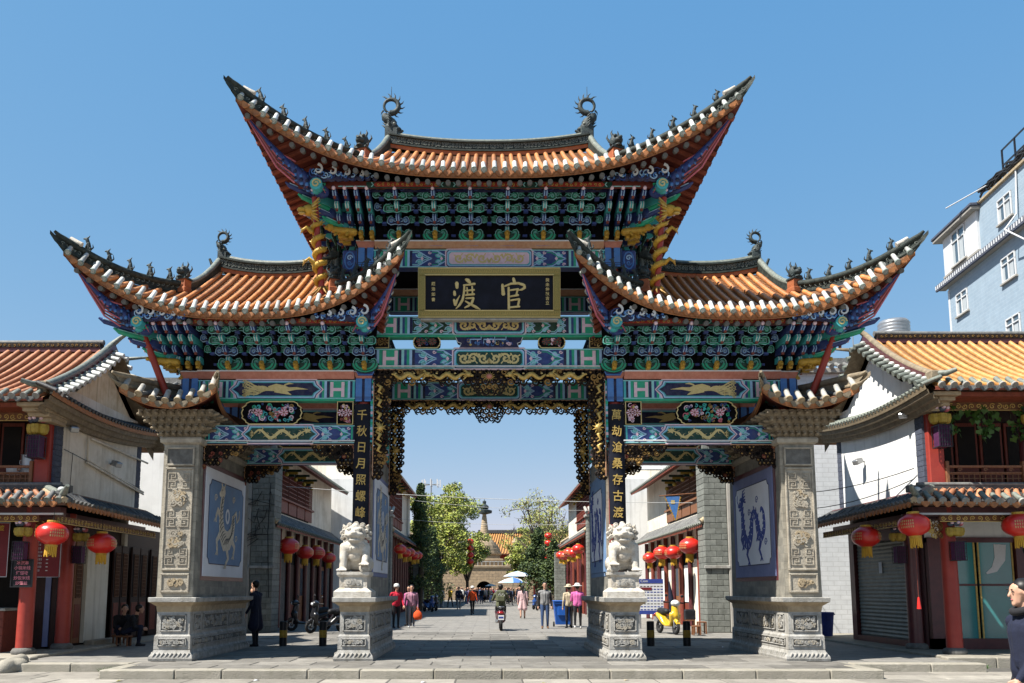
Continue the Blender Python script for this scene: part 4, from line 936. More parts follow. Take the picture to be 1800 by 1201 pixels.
for s in (-1, 1):
    m = MB(); reg = lambda x, z: abs(x) > 2.2 + .28 * max(0, (4.6 - z) / 1.0) ** 1.5 * .9 and abs(x) < 2.52
    openwork(m, (reg, (min(s * 2.16, s * 2.54), max(s * 2.16, s * 2.54), 3.85, 6.0)), 330, 40 + s, ['carve_dark', 'carve_dark', 'p_black', 'carve_gold', 'carve_dark'], YF + .04, .025, .06, .019)
    for k, z in enumerate((5.8, 5.5, 5.2, 4.95, 4.75, 4.5)):
        m.tube([(s * 2.46, YF - .04, z + .12), (s * 2.36, YF - .09, z + .05), (s * 2.42, YF - .08, z - .05), (s * 2.34, YF - .05, z - .1)], [.02, .04, .035, .01], 6, 'gold')
    m.ball((s * 2.36, YF - .1, 4.95), (.07, .05, .07), 'gold', 8, 6)
    for j in range(9): m.tube([(s * 2.36, YF - .1, 4.95), (s * (2.36 + .13 * cos(j * .7)), YF - .1, 4.95 + .13 * sin(j * .7))], [.022, .004], 5, 'gold')
    m.tube([(s * 2.53, YF - .02, 3.9), (s * 2.53, YF - .02, 6.05)], .012, 5, 'tan_mould')
    FR.append(m.build('gilded_fringe', GATE))
    # spandrels of the side bays
    for xa, d in ((2.95, 1), (6.2, -1)):
        m = MB(); L = .95
        def reg(x, z, xa=xa, d=d): t = (abs(x) - xa) * d / L; return 0 <= t <= 1 and z > 4.02 + .5 * t ** .8 + .04 * sin(t * 14)
        bx = sorted((s * xa, s * (xa + d * L))); openwork(m, (reg, (bx[0], bx[1], 4.02, 4.58)), 240, 50 + s + d, ['carve_dark', 'carve_gold', 'carve_dark', 'carve_red', 'p_black'], YF + .06, .02, .055, .016)
        pts = [(s * xa, 4.58), (s * (xa + d * L), 4.58), (s * (xa + d * L * .5), 4.38), (s * (xa + d * .1), 4.3), (s * xa, 4.3)]
        if s * d < 0: pts.reverse()
        m.prism(pts, YF + .08, YF + .11, 'carve_dark')
        m.tube([(s * (xa + d * L), YF + .02, 4.595), (s * xa, YF + .02, 4.595), (s * xa, YF + .02, 4.28)], .012, 5, 'tan_mould')
        FR.append(m.build('carved_spandrel', GATE))
for o in list(FR): copy_part(o, GATE, (0, 3.08, 0))
# braces and gilded dragon posts
for s in (-1, 1):
    m = MB(); m.tube([(s * 6.98, .25, 5.6), (s * 7.42, -.2, 6.95)], .075, 10, 'red_paint'); m.build('strut', GATE)
    a = Vector((s * 3.55, -.42, 7.68)); b = Vector((s * 3.72, -.62, 9.75)); m = MB(); m.tube([a, b], .065, 10, 'red_paint'); P = m.build('dragon_post', GATE)
    m = MB(); n = 64; pts = []; rr = []
    for i in range(n):
        t = i / (n - 1); c = a.lerp(b, .06 + .74 * t); an = t * 2 * pi * 5.5; R = .1 + .015 * sin(t * 25); pts.append(c + Vector((cos(an) * R, sin(an) * R, 0))); rr.append(.035 + .03 * sin(pi * min(1, .15 + t * .8)))
    m.tube(pts, rr, 8, 'gold_bright')
    for i in range(2, n, 2): p = pts[i]; c = a.lerp(b, .06 + .74 * i / (n - 1)); d = (p - c); d.z = .02; d.normalize(); m.tube([p, p + d * .09 + Vector((0, 0, .03))], [.03, .004], 5, 'gold')
    h = a.lerp(b, .84) + Vector((s * .12, -.12, 0)); m.ball(h, (.15, .14, .12), 'gold_bright', 10, 7); m.ball(h + Vector((s * .14, -.08, -.02)), (.1, .08, .06), 'gold_bright', 8, 6); m.ball(h + Vector((s * .13, -.08, -.1)), (.08, .06, .03), 'gold', 8, 6)
    for j in range(18):
        an = j * 2 * pi / 18; d = Vector((-s * .7 + .5 * cos(an) * 0, cos(an) * .6, sin(an))); m.tube([h, h + d * .16, h + d * .27 + Vector((-s * .03, 0, .02))], [.045, .03, .005], 5, 'gold_bright' if j % 2 else 'gold')
    for t, q in ((.62, 1), (.3, -1)):
        c = a.lerp(b, t); m.tube([c + Vector((s * .1, -.1, 0)), c + Vector((s * .2, -.18, .08)), c + Vector((s * .27, -.18, .02))], [.05, .04, .028], 7, 'gold_bright')
        for j in range(4): m.tube([c + Vector((s * .27, -.18, .02)), c + Vector((s * (.32 + .01 * j), -.22 + .05 * j, .05 - .03 * j))], [.022, .004], 5, 'gold')
    for j in range(7): an = j * .9; m.tube([a + Vector((0, 0, .2)), a + Vector((.14 * cos(an), .14 * sin(an) - .05, .02)), a + Vector((.24 * cos(an), .24 * sin(an) - .1, -.08))], [.03, .022, .004], 5, 'carve_gold')
    m.build('gilded_dragon', P)
# ---------------------------------------------------------------- stone piers
def stack(m, x0, x1, y0, y1, prof, mat):
    """mouldings: list of (z, outset) rings round a rectangular plan"""
    vs = []; 
    for z, o in prof: vs += [(x0 - o, y0 - o, z), (x1 + o, y0 - o, z), (x1 + o, y1 + o, z), (x0 - o, y1 + o, z)]
    n = len(prof); fs = [(k * 4 + i, k * 4 + (i + 1) % 4, k * 4 + 4 + (i + 1) % 4, k * 4 + 4 + i) for k in range(n - 1) for i in range(4)]
    fs += [(3, 2, 1, 0), tuple((n - 1) * 4 + i for i in range(4))]
    return m.add(vs, fs, mat)
def pier_base(x0, x1, y0, y1, parent, seed, inner):
    """carved stone pedestal; x0<x1"""
    m = MB(); stack(m, x0, x1, y0, y1, [(0, .1), (.05, .11), (.1, .1), (.17, .05), (.22, .03), (.24, .035), (.5, .03), (.54, .0), (1.0, .0)], 'stone_pale')
    n = int((x1 - x0 + .16) / .09)
    for i in range(n): x = x0 - .05 + (i + .5) * (x1 - x0 + .1) / n; m.M = TR(x, y0 - .085, .11) @ Matrix.Rotation(.5, 4, 'Y'); m.ball((0, 0, 0), (.026, .03, .075), 'stone_pale', 6, 5); m.M = None
    ny = int((y1 - y0) / .12)
    for xs, xe in ((-1, x0), (1, x1)):
        for i in range(ny): y = y0 + (i + .5) * (y1 - y0) / ny; m.M = TR(xe + xs * .085, y, .11) @ Matrix.Rotation(.5, 4, 'X'); m.ball((0, 0, 0), (.03, .03, .075), 'stone_pale', 6, 5); m.M = None
    P = m.build('pedestal', parent)
    m = MB(); stack(m, x0, x1, y0, y1, [(1.0, .0), (1.04, .01), (1.12, .02), (1.15, .06), (1.18, .1), (1.2, .13)], 'stone_warm'); stack(m, x0, x1, y0, y1, [(1.2, .13), (1.21, .145), (1.29, .15), (1.3, .14)], 'stone_pale'); m.build('cornice', P)
    def panel(M, w, z0, z1, seed, n, frame=True):
        q = MB(); q.M = M; q.box(-w / 2, w / 2, -.004, .03, z0, z1, 'stone_dark')
        if frame:
            f = .022
            for a in ((-w / 2, w / 2, z0, z0 + f), (-w / 2, w / 2, z1 - f, z1), (-w / 2, -w / 2 + f, z0, z1), (w / 2 - f, w / 2, z0, z1)): q.box(a[0], a[1], -.022, .02, a[2], a[3], 'stone_pale', .004)
        carve(q, -w / 2 + .03, w / 2 - .03, z0 + .03, z1 - .03, -.004, ['stone_pale', 'stone_pale', 'stone'], n, seed, (.012, .03), .018, .02, .06)
        q.build('carved_panel', P)
    xc = (x0 + x1) / 2; w = x1 - x0
    panel(TR(xc, y0 - .003, 0), w * .78, .6, .95, seed, 60); panel(TR(xc, y0 - .036, 0), w * .86, .3, .46, seed + 1, 34)
    F = frame_mat((x1 + .003, 0, 0), (0, 1, 0), (-1, 0, 0)) if inner > 0 else frame_mat((x0 - .003, 0, 0), (0, -1, 0), (1, 0, 0))
    sg = 1 if inner > 0 else -1; L = y1 - y0
    for a, b, k in ((.06, .16, 0), (.2, .62, 1), (.66, .92, 2)):
        ya = y0 + L * a; yb = y0 + L * b; panel(F @ TR(sg * (ya + yb) / 2, 0, 0), yb - ya, .6, .95, seed + 5 + k, int(55 * (yb - ya)))
    panel(F @ TR(sg * (y0 + L / 2), -.033, 0), L * .94, .3, .46, seed + 9, 70)
    return P
def mural(parent, F, w, z0, z1, frame, ground, ink, kind, border, notch=.14):
    """painted plaster picture on the flank of a pier; local x along the wall, -y out"""
    m = MB(); m.M = F; m.box(-w / 2 - .1, w / 2 + .1, -.02, .05, z0 - .1, z1 + .12, border, .01); m.box(-w / 2, w / 2, -.04, .0, z0, z1, frame, .006)
    A = w / 2 - .22; B0, B1 = z0 + .28, z1 - .25; n = notch
    o = [(-A, B0 + n), (-A, B1 - n), (-A + n * .6, B1 - n * .7), (-A + n, B1), (A - n, B1), (A - n * .6, B1 - n * .7), (A, B1 - n), (A, B0 + n), (A - n * .6, B0 + n * .7), (A - n, B0), (-A + n, B0), (-A + n * .6, B0 + n * .7)]
    m.prism(o, -.048, -.03, ground); m.rib(o, .02, -.048, 'p_navy', .004, True)
    Mu = m.build('mural', parent); q = MB(); q.M = F; zc = (B0 + B1) / 2; y = -.05; r = random.Random(kind)
    if kind == 0:   # striped leaping beast: head up, arched belly, clawed legs, tail
        pts = [(-.35, zc + .62), (-.42, zc + .38), (-.42, zc + .1), (-.33, zc - .2), (-.1, zc - .38), (.2, zc - .36), (.42, zc - .18), (.52, zc + .06), (.48, zc + .26)]
        q.rib(pts, [.2, .2, .26, .4, .5, .46, .36, .24, .12], y, ink, .01)
        for i in range(8):
            for t in (.1, .4, .7): x = lerp(pts[i][0], pts[i + 1][0], t); z = lerp(pts[i][1], pts[i + 1][1], t); w_ = .09 + .05 * sin(i * .5); q.rib([(x - w_, z - .1), (x, z + .02), (x + w_, z + .07)], [.026, .03, .012], y - .01, 'stone_dark', .003)
        q.ball((-.33, y, zc + .74), (.17, .02, .14), ink, 10, 7); q.ball((-.5, y, zc + .68), (.09, .018, .07), ink, 8, 6)
        for e in (-1, 1): q.rib([(-.33 + e * .08, zc + .84), (-.33 + e * .13, zc + .95)], [.06, .01], y, ink, .009)
        q.rib([(-.46, zc + .76), (-.42, zc + .78)], .03, y - .02, 'stone_dark', .004)
        for p in ([(-.45, zc + .15), (-.68, zc + .3), (-.8, zc + .12)], [(-.42, zc - .2), (-.68, zc - .4), (-.62, zc - .62)], [(.05, zc - .5), (.2, zc - .78), (.02, zc - .92)], [(.4, zc - .3), (.68, zc - .5), (.6, zc - .68)]):
            q.rib(p, [.16, .12, .09], y, ink, .009)
            for k in (-1, 0, 1): q.rib([p[2], (p[2][0] + .1 * k - .04, p[2][1] - .11)], [.045, .006], y, ink, .008)
        q.rib([(.5, zc + .2), (.72, zc + .35), (.82, zc + .12), (.95, zc + .2), (1.0, zc + .42)], [.1, .08, .07, .05, .01], y, ink, .009)
        q.rib([(.06 + .12 * cos(a * pi / 6), zc + .2 + .15 * sin(a * pi / 6)) for a in range(12)], .06, y, 'mural_white', .008, True)
        for x, z in ((.5, zc + .62), (-.85, zc + .55), (.78, zc - .3)): q.rib(spiral(x, z, .1, 1.3), .022, y, ink, .006)
    else:           # coiling dragon
        P0 = [(-.8, .5), (-.74, .26), (-.72, -.04), (-.6, -.34), (-.3, -.42), (-.08, -.2), (.0, .1), (.16, .26), (.36, .12), (.46, -.18), (.66, -.34), (.9, -.14), (.9, .18), (.74, .34), (.66, .22)]; W0 = [.16, .2, .24, .28, .28, .24, .2, .2, .22, .22, .18, .14, .1, .07, .03]; pts = [(x * .98, zc + z) for x, z in P0]
        Q = []; V = []
        for i in range(len(pts) - 1):
            p0, p1, p2, p3 = pts[max(i - 1, 0)], pts[i], pts[i + 1], pts[min(i + 2, len(pts) - 1)]
            for t in (0, .25, .5, .75): Q.append(tuple(.5 * (2 * p1[k] + (p2[k] - p0[k]) * t + (2 * p0[k] - 5 * p1[k] + 4 * p2[k] - p3[k]) * t * t + (3 * p1[k] - p0[k] - 3 * p2[k] + p3[k]) * t ** 3) for k in (0, 1))); V.append(lerp(W0[i], W0[i + 1], t))
        q.rib(Q, V, y, ink, .01)
        for i in range(2, len(Q) - 6, 2):
            dx, dz = Q[i + 1][0] - Q[i][0], Q[i + 1][1] - Q[i][1]; L_ = hypot(dx, dz) or 1; nx, nz = -dz / L_, dx / L_; w_ = V[i] * .5; q.rib([(Q[i][0] + nx * w_, Q[i][1] + nz * w_), (Q[i][0] + nx * (w_ + .07) - dx / L_ * .05, Q[i][1] + nz * (w_ + .07) - dz / L_ * .05)], [.06, .006], y, ink, .009); q.rib([(Q[i][0] - nx * w_ * .8, Q[i][1] - nz * w_ * .8), (Q[i][0], Q[i][1])], .014, y - .01, 'mural_white', .003)
        hx, hz = pts[0]; q.ball((hx - .02, y, hz + .1), (.17, .02, .13), ink, 10, 7); q.ball((hx - .17, y, hz + .03), (.13, .018, .055), ink, 8, 6); q.ball((hx - .13, y, hz - .07), (.09, .016, .035), ink, 8, 6); q.ball((hx - .04, y - .02, hz + .13), (.03, .01, .022), 'mural_white', 8, 5)
        for a in range(5): q.rib([(hx + .05, hz + .14), (hx + .14 + .05 * a, hz + .36 - .07 * a), (hx + .34, hz + .4 - .08 * a)], [.05, .04, .006], y, ink, .008)
        q.rib([(hx - .22, hz + .05), (hx - .34, hz + .16), (hx - .3, hz + .3)], [.02, .018, .006], y, ink, .008)
        for (x, z), d in ((pts[2], -1), (pts[4], -1), (pts[8], 1), (pts[10], -1)):
            f = [(x, z), (x + .16 * d, z - .26), (x + .02 * d, z - .42)]; q.rib(f, [.15, .11, .07], y, ink, .008)
            for k in (-1, 0, 1): q.rib([f[2], (f[2][0] + .1 * k, f[2][1] - .1)], [.04, .006], y, ink, .008)
        for x, z in ((.4, zc + .55), (-.2, zc + .3), (.95, zc - .45)): q.rib(spiral(x, z, .1, 1.3), .02, y, ink, .006)
    q.build('painted_beast', Mu)
    return Mu
def relief(m, w, z0, z1, y, seed):
    """key fret and carved sprays in a tall panel"""
    h = z1 - z0; r = random.Random(seed)
    for zc in (z0 + h * .1, z0 + h * .5, z0 + h * .9):
        for s in (-1, 1):
            for k in (0, 1): m.rib(fretline(s * w * .06, zc - .17 + .18 * k, w * .36, .15, s), .026, y, 'stone', .018)
    for zc in (z0 + h * .28, z0 + h * .71):
        carve(m, -w * .33, w * .33, zc - h * .1, zc + h * .1, y, ['stone_warm', 'stone'], 26, seed + int(zc * 7), (.02, .045), .034, .04, .09)
        m.ball((0, y, zc), (w * .2, .03, h * .06), 'stone_warm', 8, 6)
rafts = {}
for s in (-1, 1):
    x0, x1 = sorted((s * 6.2, s * 6.97)); inner = -s
    m = MB(); stack(m, x0, x1, .12, 4.05, [(1.3, .0), (4.55, -.03)], 'stone_block'); m.box(x0 - .005, x1 + .005, .1, .1201, 1.3, 1.31, 'stone')
    PO = m.build('stone_pier', GATE)
    pier_base(x0 + .06, x1 - .02, .06, 4.1, PO, 100 + s, inner) if s < 0 else pier_base(x0 + .02, x1 - .06, .06, 4.1, PO, 110, inner)
    # front face: framed panels
    m = MB(); xc = (x0 + x1) / 2; w = .66; m.M = TR(xc, .1, 0) @ Matrix.Rotation(radians(-.5), 4, 'X')
    m.box(-w / 2 - .04, w / 2 + .04, .0, .1, 1.31, 4.56, 'stone_block_x'); F_ = m.build('pier_face', PO)
    q = MB(); q.M = TR(xc, .1, 0)
    for z0, z1, mt in ((1.42, 1.78, 'stone'), (1.88, 4.02, 'stone'), (4.1, 4.46, 'stone_dark')):
        q.box(-w / 2 + .05, w / 2 - .05, -.012, .03, z0, z1, mt)
        for a in ((-w / 2 + .03, w / 2 - .03, z0 - .02, z0 + .02), (-w / 2 + .03, w / 2 - .03, z1 - .02, z1 + .02), (-w / 2 + .03, -w / 2 + .065, z0, z1), (w / 2 - .065, w / 2 - .03, z0, z1)): q.box(a[0], a[1], -.035, .02, a[2], a[3], 'stone', .006)
    relief(q, w - .12, 1.95, 3.96, -.012, 60 + s); carve(q, -.2, .2, 1.5, 1.7, -.012, ['stone_warm'], 12, 62 + s, (.02, .04), .03, .03, .07)
    q.build('front_relief', PO)
    m = MB(); stack(m, x0, x1, .12, 4.05, [(4.55, .0), (4.58, .05), (4.66, .06), (4.7, .03)], 'stone'); m.build('necking', PO)
    F = frame_mat((x1 - .02, 2.1, 0), (0, 1, 0), (-1, 0, 0)) if inner > 0 else frame_mat((x0 + .02, 2.1, 0), (0, -1, 0), (1, 0, 0))
    if s < 0: mural(PO, F, 3.0, 1.75, 4.15, 'mural_white', 'mural_blue', 'mural_cream', 0, 'maroon')
    else: mural(PO, F, 3.0, 1.75, 4.15, 'mural_frame', 'mural_white', 'mural_ink', 1, 'maroon')
    # small tiled cap with corbelled brackets
    hip_roof('pier_roof', s * 6.58, 2.1, .66, 2.66, .34, .26, 5.3, .3, 2.2, .06, 5.85, .08, .5, 5.8, sag=.03, pitch=.265, cap=CAPS, drip=DRIPS, rend=None, rafters=False, rings=0, ridge_h=0, rise=0, hipm='weathered', beasts=0, ext=(.05, .0, .06), tile='tile_grey', sc=.9)
    for k in range(4):
        m = MB(); o = .06 + .11 * k; z = 4.7 + .13 * k; stack(m, x0, x1, .12, 4.05, [(z, o - .06), (z + .13, o)], 'weathered')
        n = 7 + k
        for i in range(n):
            x = x0 - o + .04 + (x1 - x0 + 2 * o - .08) * i / (n - 1); m.cap2((x, .12 - o + .05, z + .05), (x, .12 - o - .07, z + .06), .04, .035, 'weathered', 7)
            m.box(x - .045, x + .045, .12 - o - .06, .12 - o + .06, z + .09, z + .125, 'weathered')
        for e, d in ((x0, -1), (x1, 1)):
            for i in range(14): y = .12 - o + .1 + i * .3; m.cap2((e + d * (o - .05), y, z + .05), (e + d * (o + .07), y, z + .06), .04, .035, 'weathered', 7)
        m.build('corbel', PO)
    # inner pier
    x0, x1 = sorted((s * 2.5, s * 3.12)); m = MB(); a, b = sorted((s * 2.58, s * 2.98))
    pts = [(.72, 1.3), (4.05, 1.3), (4.05, 4.55), (.95, 4.55), (.72, 4.2)]; m.prism(pts, a, b, 'stone_block', plane='YZ'); m.box(a - .01, b + .01, .7, .722, 1.3, 4.2, 'stone_block_x')
    PI = m.build('stone_pier', GATE); pier_base(x0 + .02, x1, .0 + .04, 4.12, PI, 130 + s, inner)
    F = frame_mat((b - .01, 2.35, 0), (0, 1, 0), (-1, 0, 0)) if inner > 0 else frame_mat((a + .01, 2.35, 0), (0, -1, 0), (1, 0, 0))
    if s < 0: mural(PI, F, 2.6, 1.85, 4.0, 'mural_white', 'mural_blue', 'mural_cream', 0, 'mural_frame')
    else: mural(PI, F, 2.6, 1.85, 4.0, 'mural_blue', 'mural_white', 'mural_ink', 1, 'mural_blue')
# ---------------------------------------------------------------- name board and couplets
pm('brocade', (.5, .4, .12), (.2, .17, .06), 60, .45, .5, 90, metal=.3)
pm('lacquer', (.012, .014, .024), (.008, .009, .015), 4, .6, .05, spec=.12, grime=(.02, .024, .045), gscale=2.5)
NB = empty('name_board', (0, .2, 7.42), 'black lacquer name board with two gold characters hung below the top beam', 'sign')
NBM = TR(0, .06, 7.88) @ Matrix.Rotation(radians(7), 4, 'X')
m = MB(); m.box(-1.4, 1.4, 0, .08, -.42, .42, 'lacquer'); m.build('board', NB, mw=NBM)
m = MB()
for a in ((-1.55, 1.55, .38, .54), (-1.55, 1.55, -.54, -.38), (-1.55, -1.39, -.38, .38), (1.39, 1.55, -.38, .38)): m.box(a[0], a[1], -.05, .1, a[2], a[3], 'brocade', .012)
for w, h, c in ((1.545, .535, 'gold_pale'), (1.4, .39, 'gold_pale')): m.rib([(-w, -h), (w, -h), (w, h), (-w, h)], .022, -.05, c, .012, True)
for i in range(60):      # embossed key pattern on the frame
    for z in (.46, -.46): m.rib([(-1.47 + i * .05, z - .03), (-1.455 + i * .05, z + .03), (-1.44 + i * .05, z - .03)], .008, -.05, 'gold', .006)
m.build('frame', NB, mw=NBM)
m = MB(); m.box(-1.5, 1.5, -.06, .2, -.6, -.56, 'stone_pale', .006); m.build('rest_bar', NB, mw=NBM)
def brush(name, strokes, dx):
    m = MB()
    for k, st in enumerate(strokes):
        P = [((780 + x / 11.25 - 860) * .01235, (514.5 - (480 + y / 11.25)) * .0128) for x, y, w in st]; Wd = [w * .00103 for x, y, w in st]
        # rounded brush ends
        Q = []; V = []
        for i in range(len(P) - 1):
            for t in (0, .25, .5, .75): Q.append((lerp(P[i][0], P[i + 1][0], t), lerp(P[i][1], P[i + 1][1], t))); V.append(lerp(Wd[i], Wd[i + 1], t))
        Q.append(P[-1]); V.append(Wd[-1]); d0 = Vector((Q[0][0] - Q[1][0], Q[0][1] - Q[1][1])).normalized() * V[0] * .4; d1 = Vector((Q[-1][0] - Q[-2][0], Q[-1][1] - Q[-2][1])).normalized() * V[-1] * .4
        Q = [(Q[0][0] + d0.x, Q[0][1] + d0.y)] + Q + [(Q[-1][0] + d1.x, Q[-1][1] + d1.y)]; V = [V[0] * .45] + V + [V[-1] * .45]
        m.rib(Q, V, 0, 'gold_pale', .018 + .0012 * k); m.rib(Q, [v * .55 for v in V], 0, 'gold_pale', .026 + .0012 * k)
    m.build(name, NB, mw=NBM)
brush('character', [[(255, 200, 80), (260, 285, 62)], [(208, 365, 58), (215, 425, 60)], [(200, 520, 50), (228, 615, 62)], [(232, 590, 62), (265, 520, 40), (315, 435, 14)], [(440, 130, 55), (480, 150, 80), (515, 185, 58)], [(390, 240, 34), (500, 228, 40), (610, 212, 50)], [(405, 265, 42), (396, 400, 44), (370, 520, 52), (310, 620, 50), (238, 688, 16)], [(425, 345, 30), (600, 328, 36)], [(458, 285, 30), (468, 405, 34)], [(560, 262, 34), (566, 400, 34)], [(432, 430, 36), (600, 412, 44)], [(438, 492, 30), (588, 482, 40)], [(588, 490, 46), (548, 590, 54), (480, 640, 44), (412, 672, 26)], [(425, 545, 26), (520, 600, 44), (640, 662, 56), (722, 708, 16)]], 0)
brush('character', [[(1380, 112, 58), (1408, 200, 66)], [(1162, 230, 54), (1180, 410, 78)], [(1205, 258, 34), (1330, 210, 44), (1480, 200, 50), (1580, 232, 56)], [(1590, 235, 56), (1608, 285, 52), (1545, 322, 42), (1470, 335, 14)], [(1285, 285, 48), (1290, 710, 52)], [(1315, 335, 32), (1475, 312, 38)], [(1462, 318, 40), (1440, 420, 42)], [(1315, 455, 34), (1475, 428, 40)], [(1325, 530, 34), (1495, 504, 40)], [(1497, 512, 44), (1470, 640, 46)], [(1315, 665, 38), (1500, 648, 42)]], 0)
for x, body, zt, st in ((-1.22, '趙浩如書', .2, .115), (1.27, '癸未仲秋吉立', .28, .1)):
    for i, c in enumerate(body): text('inscription', c, .085, NB, 'gold_pale', NBM @ TR(x, -.004, zt - i * st), .004, .0015)
for s, body, lab in ((-1, '千秋日月照螺峰', 'tall black couplet board with gold characters on the post above the left lion'), (1, '萬劫滄桑存古渡', 'tall black couplet board with gold characters on the post above the right lion')):
    E_ = empty('couplet_board', (s * 2.77, .36, 2.85), lab, 'sign', 'couplet boards on the inner posts'); M = TR(s * 2.77, .36, 0)
    m = MB(); n = 8; vs = []
    for z in (2.85, 5.48):
        for i in range(n + 1): t = i / n * 2 - 1; vs.append((.175 * t, .05 * t * t, z))
        for i in range(n + 1): t = 1 - i / n * 2; vs.append((.175 * t, .05 * t * t + .035, z))
    k = 2 * (n + 1); m.add(vs, [(i, (i + 1) % k, (i + 1) % k + k, i + k) for i in range(k)] + [tuple(range(k - 1, -1, -1)), tuple(range(k, 2 * k))], 'lacquer')
    m.build('board', E_, mw=M)
    for i, c in enumerate(body): text('character', c, .25, E_, 'gold', M @ TR(0, -.002, 5.22 - i * .355) @ Matrix(((1, 0, .12, 0), (0, 1, 0, 0), (0, 0, 1, 0), (0, 0, 0, 1))), .008, .002, sx=.92)
# ---------------------------------------------------------------- guardian lions
def lion(s, lab):
    """s=-1: left lion, right forepaw raised"""
    L = empty('stone_lion', (s * 2.84, .3, 1.3), lab, 'statue', 'stone lions before the inner piers'); M = TR(s * 2.84, .3, 1.3)
    m = MB(); stack(m, -.29, .29, -.27, .27, [(0, .1), (.12, .1), (.15, .06), (.19, .01), (.2, 0), (.42, 0), (.44, .03), (.47, .05), (.53, .05)], 'stone_white'); P = m.build('pedestal', L, mw=M)
    q = MB(); q.box(-.19, .19, -.285, -.25, .22, .4, 'stone_white', .006); carve(q, -.17, .17, .23, .39, -.285, ['stone_white', 'stone_pale'], 40, 7 + s, (.01, .025), .02, .02, .05); q.build('carved_panel', P, mw=M)
    M2 = M @ TR(0, .03, .53) @ Matrix.Diagonal((1.22, 1, 1, 1)); k = -s; b = MB(); w = 'stone_white'
    C = b.cap2; B = b.ball
    C((0, .16, .22), (0, -.02, .58), .2, .19, w); B((0, -.09, .54), (.235, .17, .18), w); B((0, -.1, .36), (.13, .1, .15), w)
    for e in (-1, 1):
        B((e * .18, .16, .17), (.12, .2, .18), w); B((e * .22, -.04, .045), (.07, .13, .045), w)
        up = e == k
        if up: C((e * .19, -.12, .52), (e * .2, -.22, .3), .08, .07, w); C((e * .2, -.22, .3), (e * .19, -.27, .19), .068, .062, w); px, py, pz = e * .19, -.3, .16; B((e * .19, -.27, .075), .09, w, 12, 8)
        else: C((e * .19, -.1, .54), (e * .2, -.17, .1), .085, .066, w); px, py, pz = e * .2, -.23, .045
        B((px, py, pz), (.085, .1, .048), w)
        for t in range(4): C((px + (t - 1.5) * .043, py - .06, pz), (px + (t - 1.5) * .048, py - .11, pz - .015), .026, .022, w)
    B((0, -.14, .8), (.2, .18, .19), w); B((0, -.3, .78), (.13, .1, .07), w); B((0, -.27, .66), (.11, .1, .035), w); B((0, -.2, .72), (.15, .1, .12), w)
    B((0, -.385, .815), (.055, .035, .032), w); B((0, -.32, .86), (.045, .06, .04), w)
    for e in (-1, 1):
        B((e * .085, -.3, .9), (.065, .05, .03), w); B((e * .08, -.315, .86), (.032, .025, .026), w); B((e * .11, -.28, .78), (.06, .07, .05), w); C((e * .05, -.37, .77), (e * .1, -.33, .745), .02, .02, w); C((e * .18, -.06, .93), (e * .22, -.05, 1.0), .045, .02, w); C((e * .07, -.34, .71), (e * .07, -.34, .675), .014, .006, w)
    C((0, -.05, 1.0), (0, -.2, .95), .06, .07, w); C((0, .34, .12), (0, .38, .55), .06, .09, w)
    me = remesh(b, .016, 1); me.materials.append(MATS[w]); link('body', me, L, M2)
    q = MB(); r = random.Random(5 + s)
    for ring, (rad, n, yo) in enumerate(((.2, 9, -.12), (.235, 11, -.04), (.23, 11, .05), (.16, 7, .12))):
        for i in range(n):
            a = -.85 + (pi + 1.7) * i / (n - 1); p = Vector((rad * cos(a) * 1.02, yo, .8 + rad * sin(a) * .98)); q.ball(p, (.048, .045, .048), w, 8, 6)
            q.M = TR(p.x, p.y - .04, p.z); q.rib(spiral(0, 0, .04, 1.4, 1 if cos(a) > 0 else -1, r.uniform(0, 6)), .011, 0, w, .012); q.M = None
    for e in (-1, 1):
        for j in range(4): q.ball((e * (.17 + .012 * j), -.1 + .02 * j, .64 - .055 * j), .045, w, 7, 5)
    q.build('mane', L, mw=M2)
    q = MB(); q.tube([(.22 * cos(a), -.06 - .17 * abs(sin(a)) if sin(a) > 0 else .05, .6 - .05 * sin(a)) for a in [i * pi / 10 for i in range(11)]], .018, 6, w); q.ball((0, -.27, .5), (.04, .035, .045), w, 8, 6)
    for e in (-1, 1): q.tube([(0, -.26, .56), (e * .06, -.26, .5), (e * .07, -.25, .45)], [.02, .018, .008], 5, w)
    q.build('collar_bell', L, mw=M2)
    m = MB(); m.ball((k * .19, -.27, .075), .098, w, 12, 8)
    for j in range(9): m.M = TR(k * .19 + .09 * cos(j * .7) * .8, -.27 - .07, .075 + .06 * sin(j * .7)); m.rib(spiral(0, 0, .03, 1.2), .008, -.02, w, .01); m.M = None
    m.build('ball', L, mw=M2)
lion(-1, 'white stone guardian lion on its pedestal before the left inner pier'); lion(1, 'white stone guardian lion on its pedestal before the right inner pier')
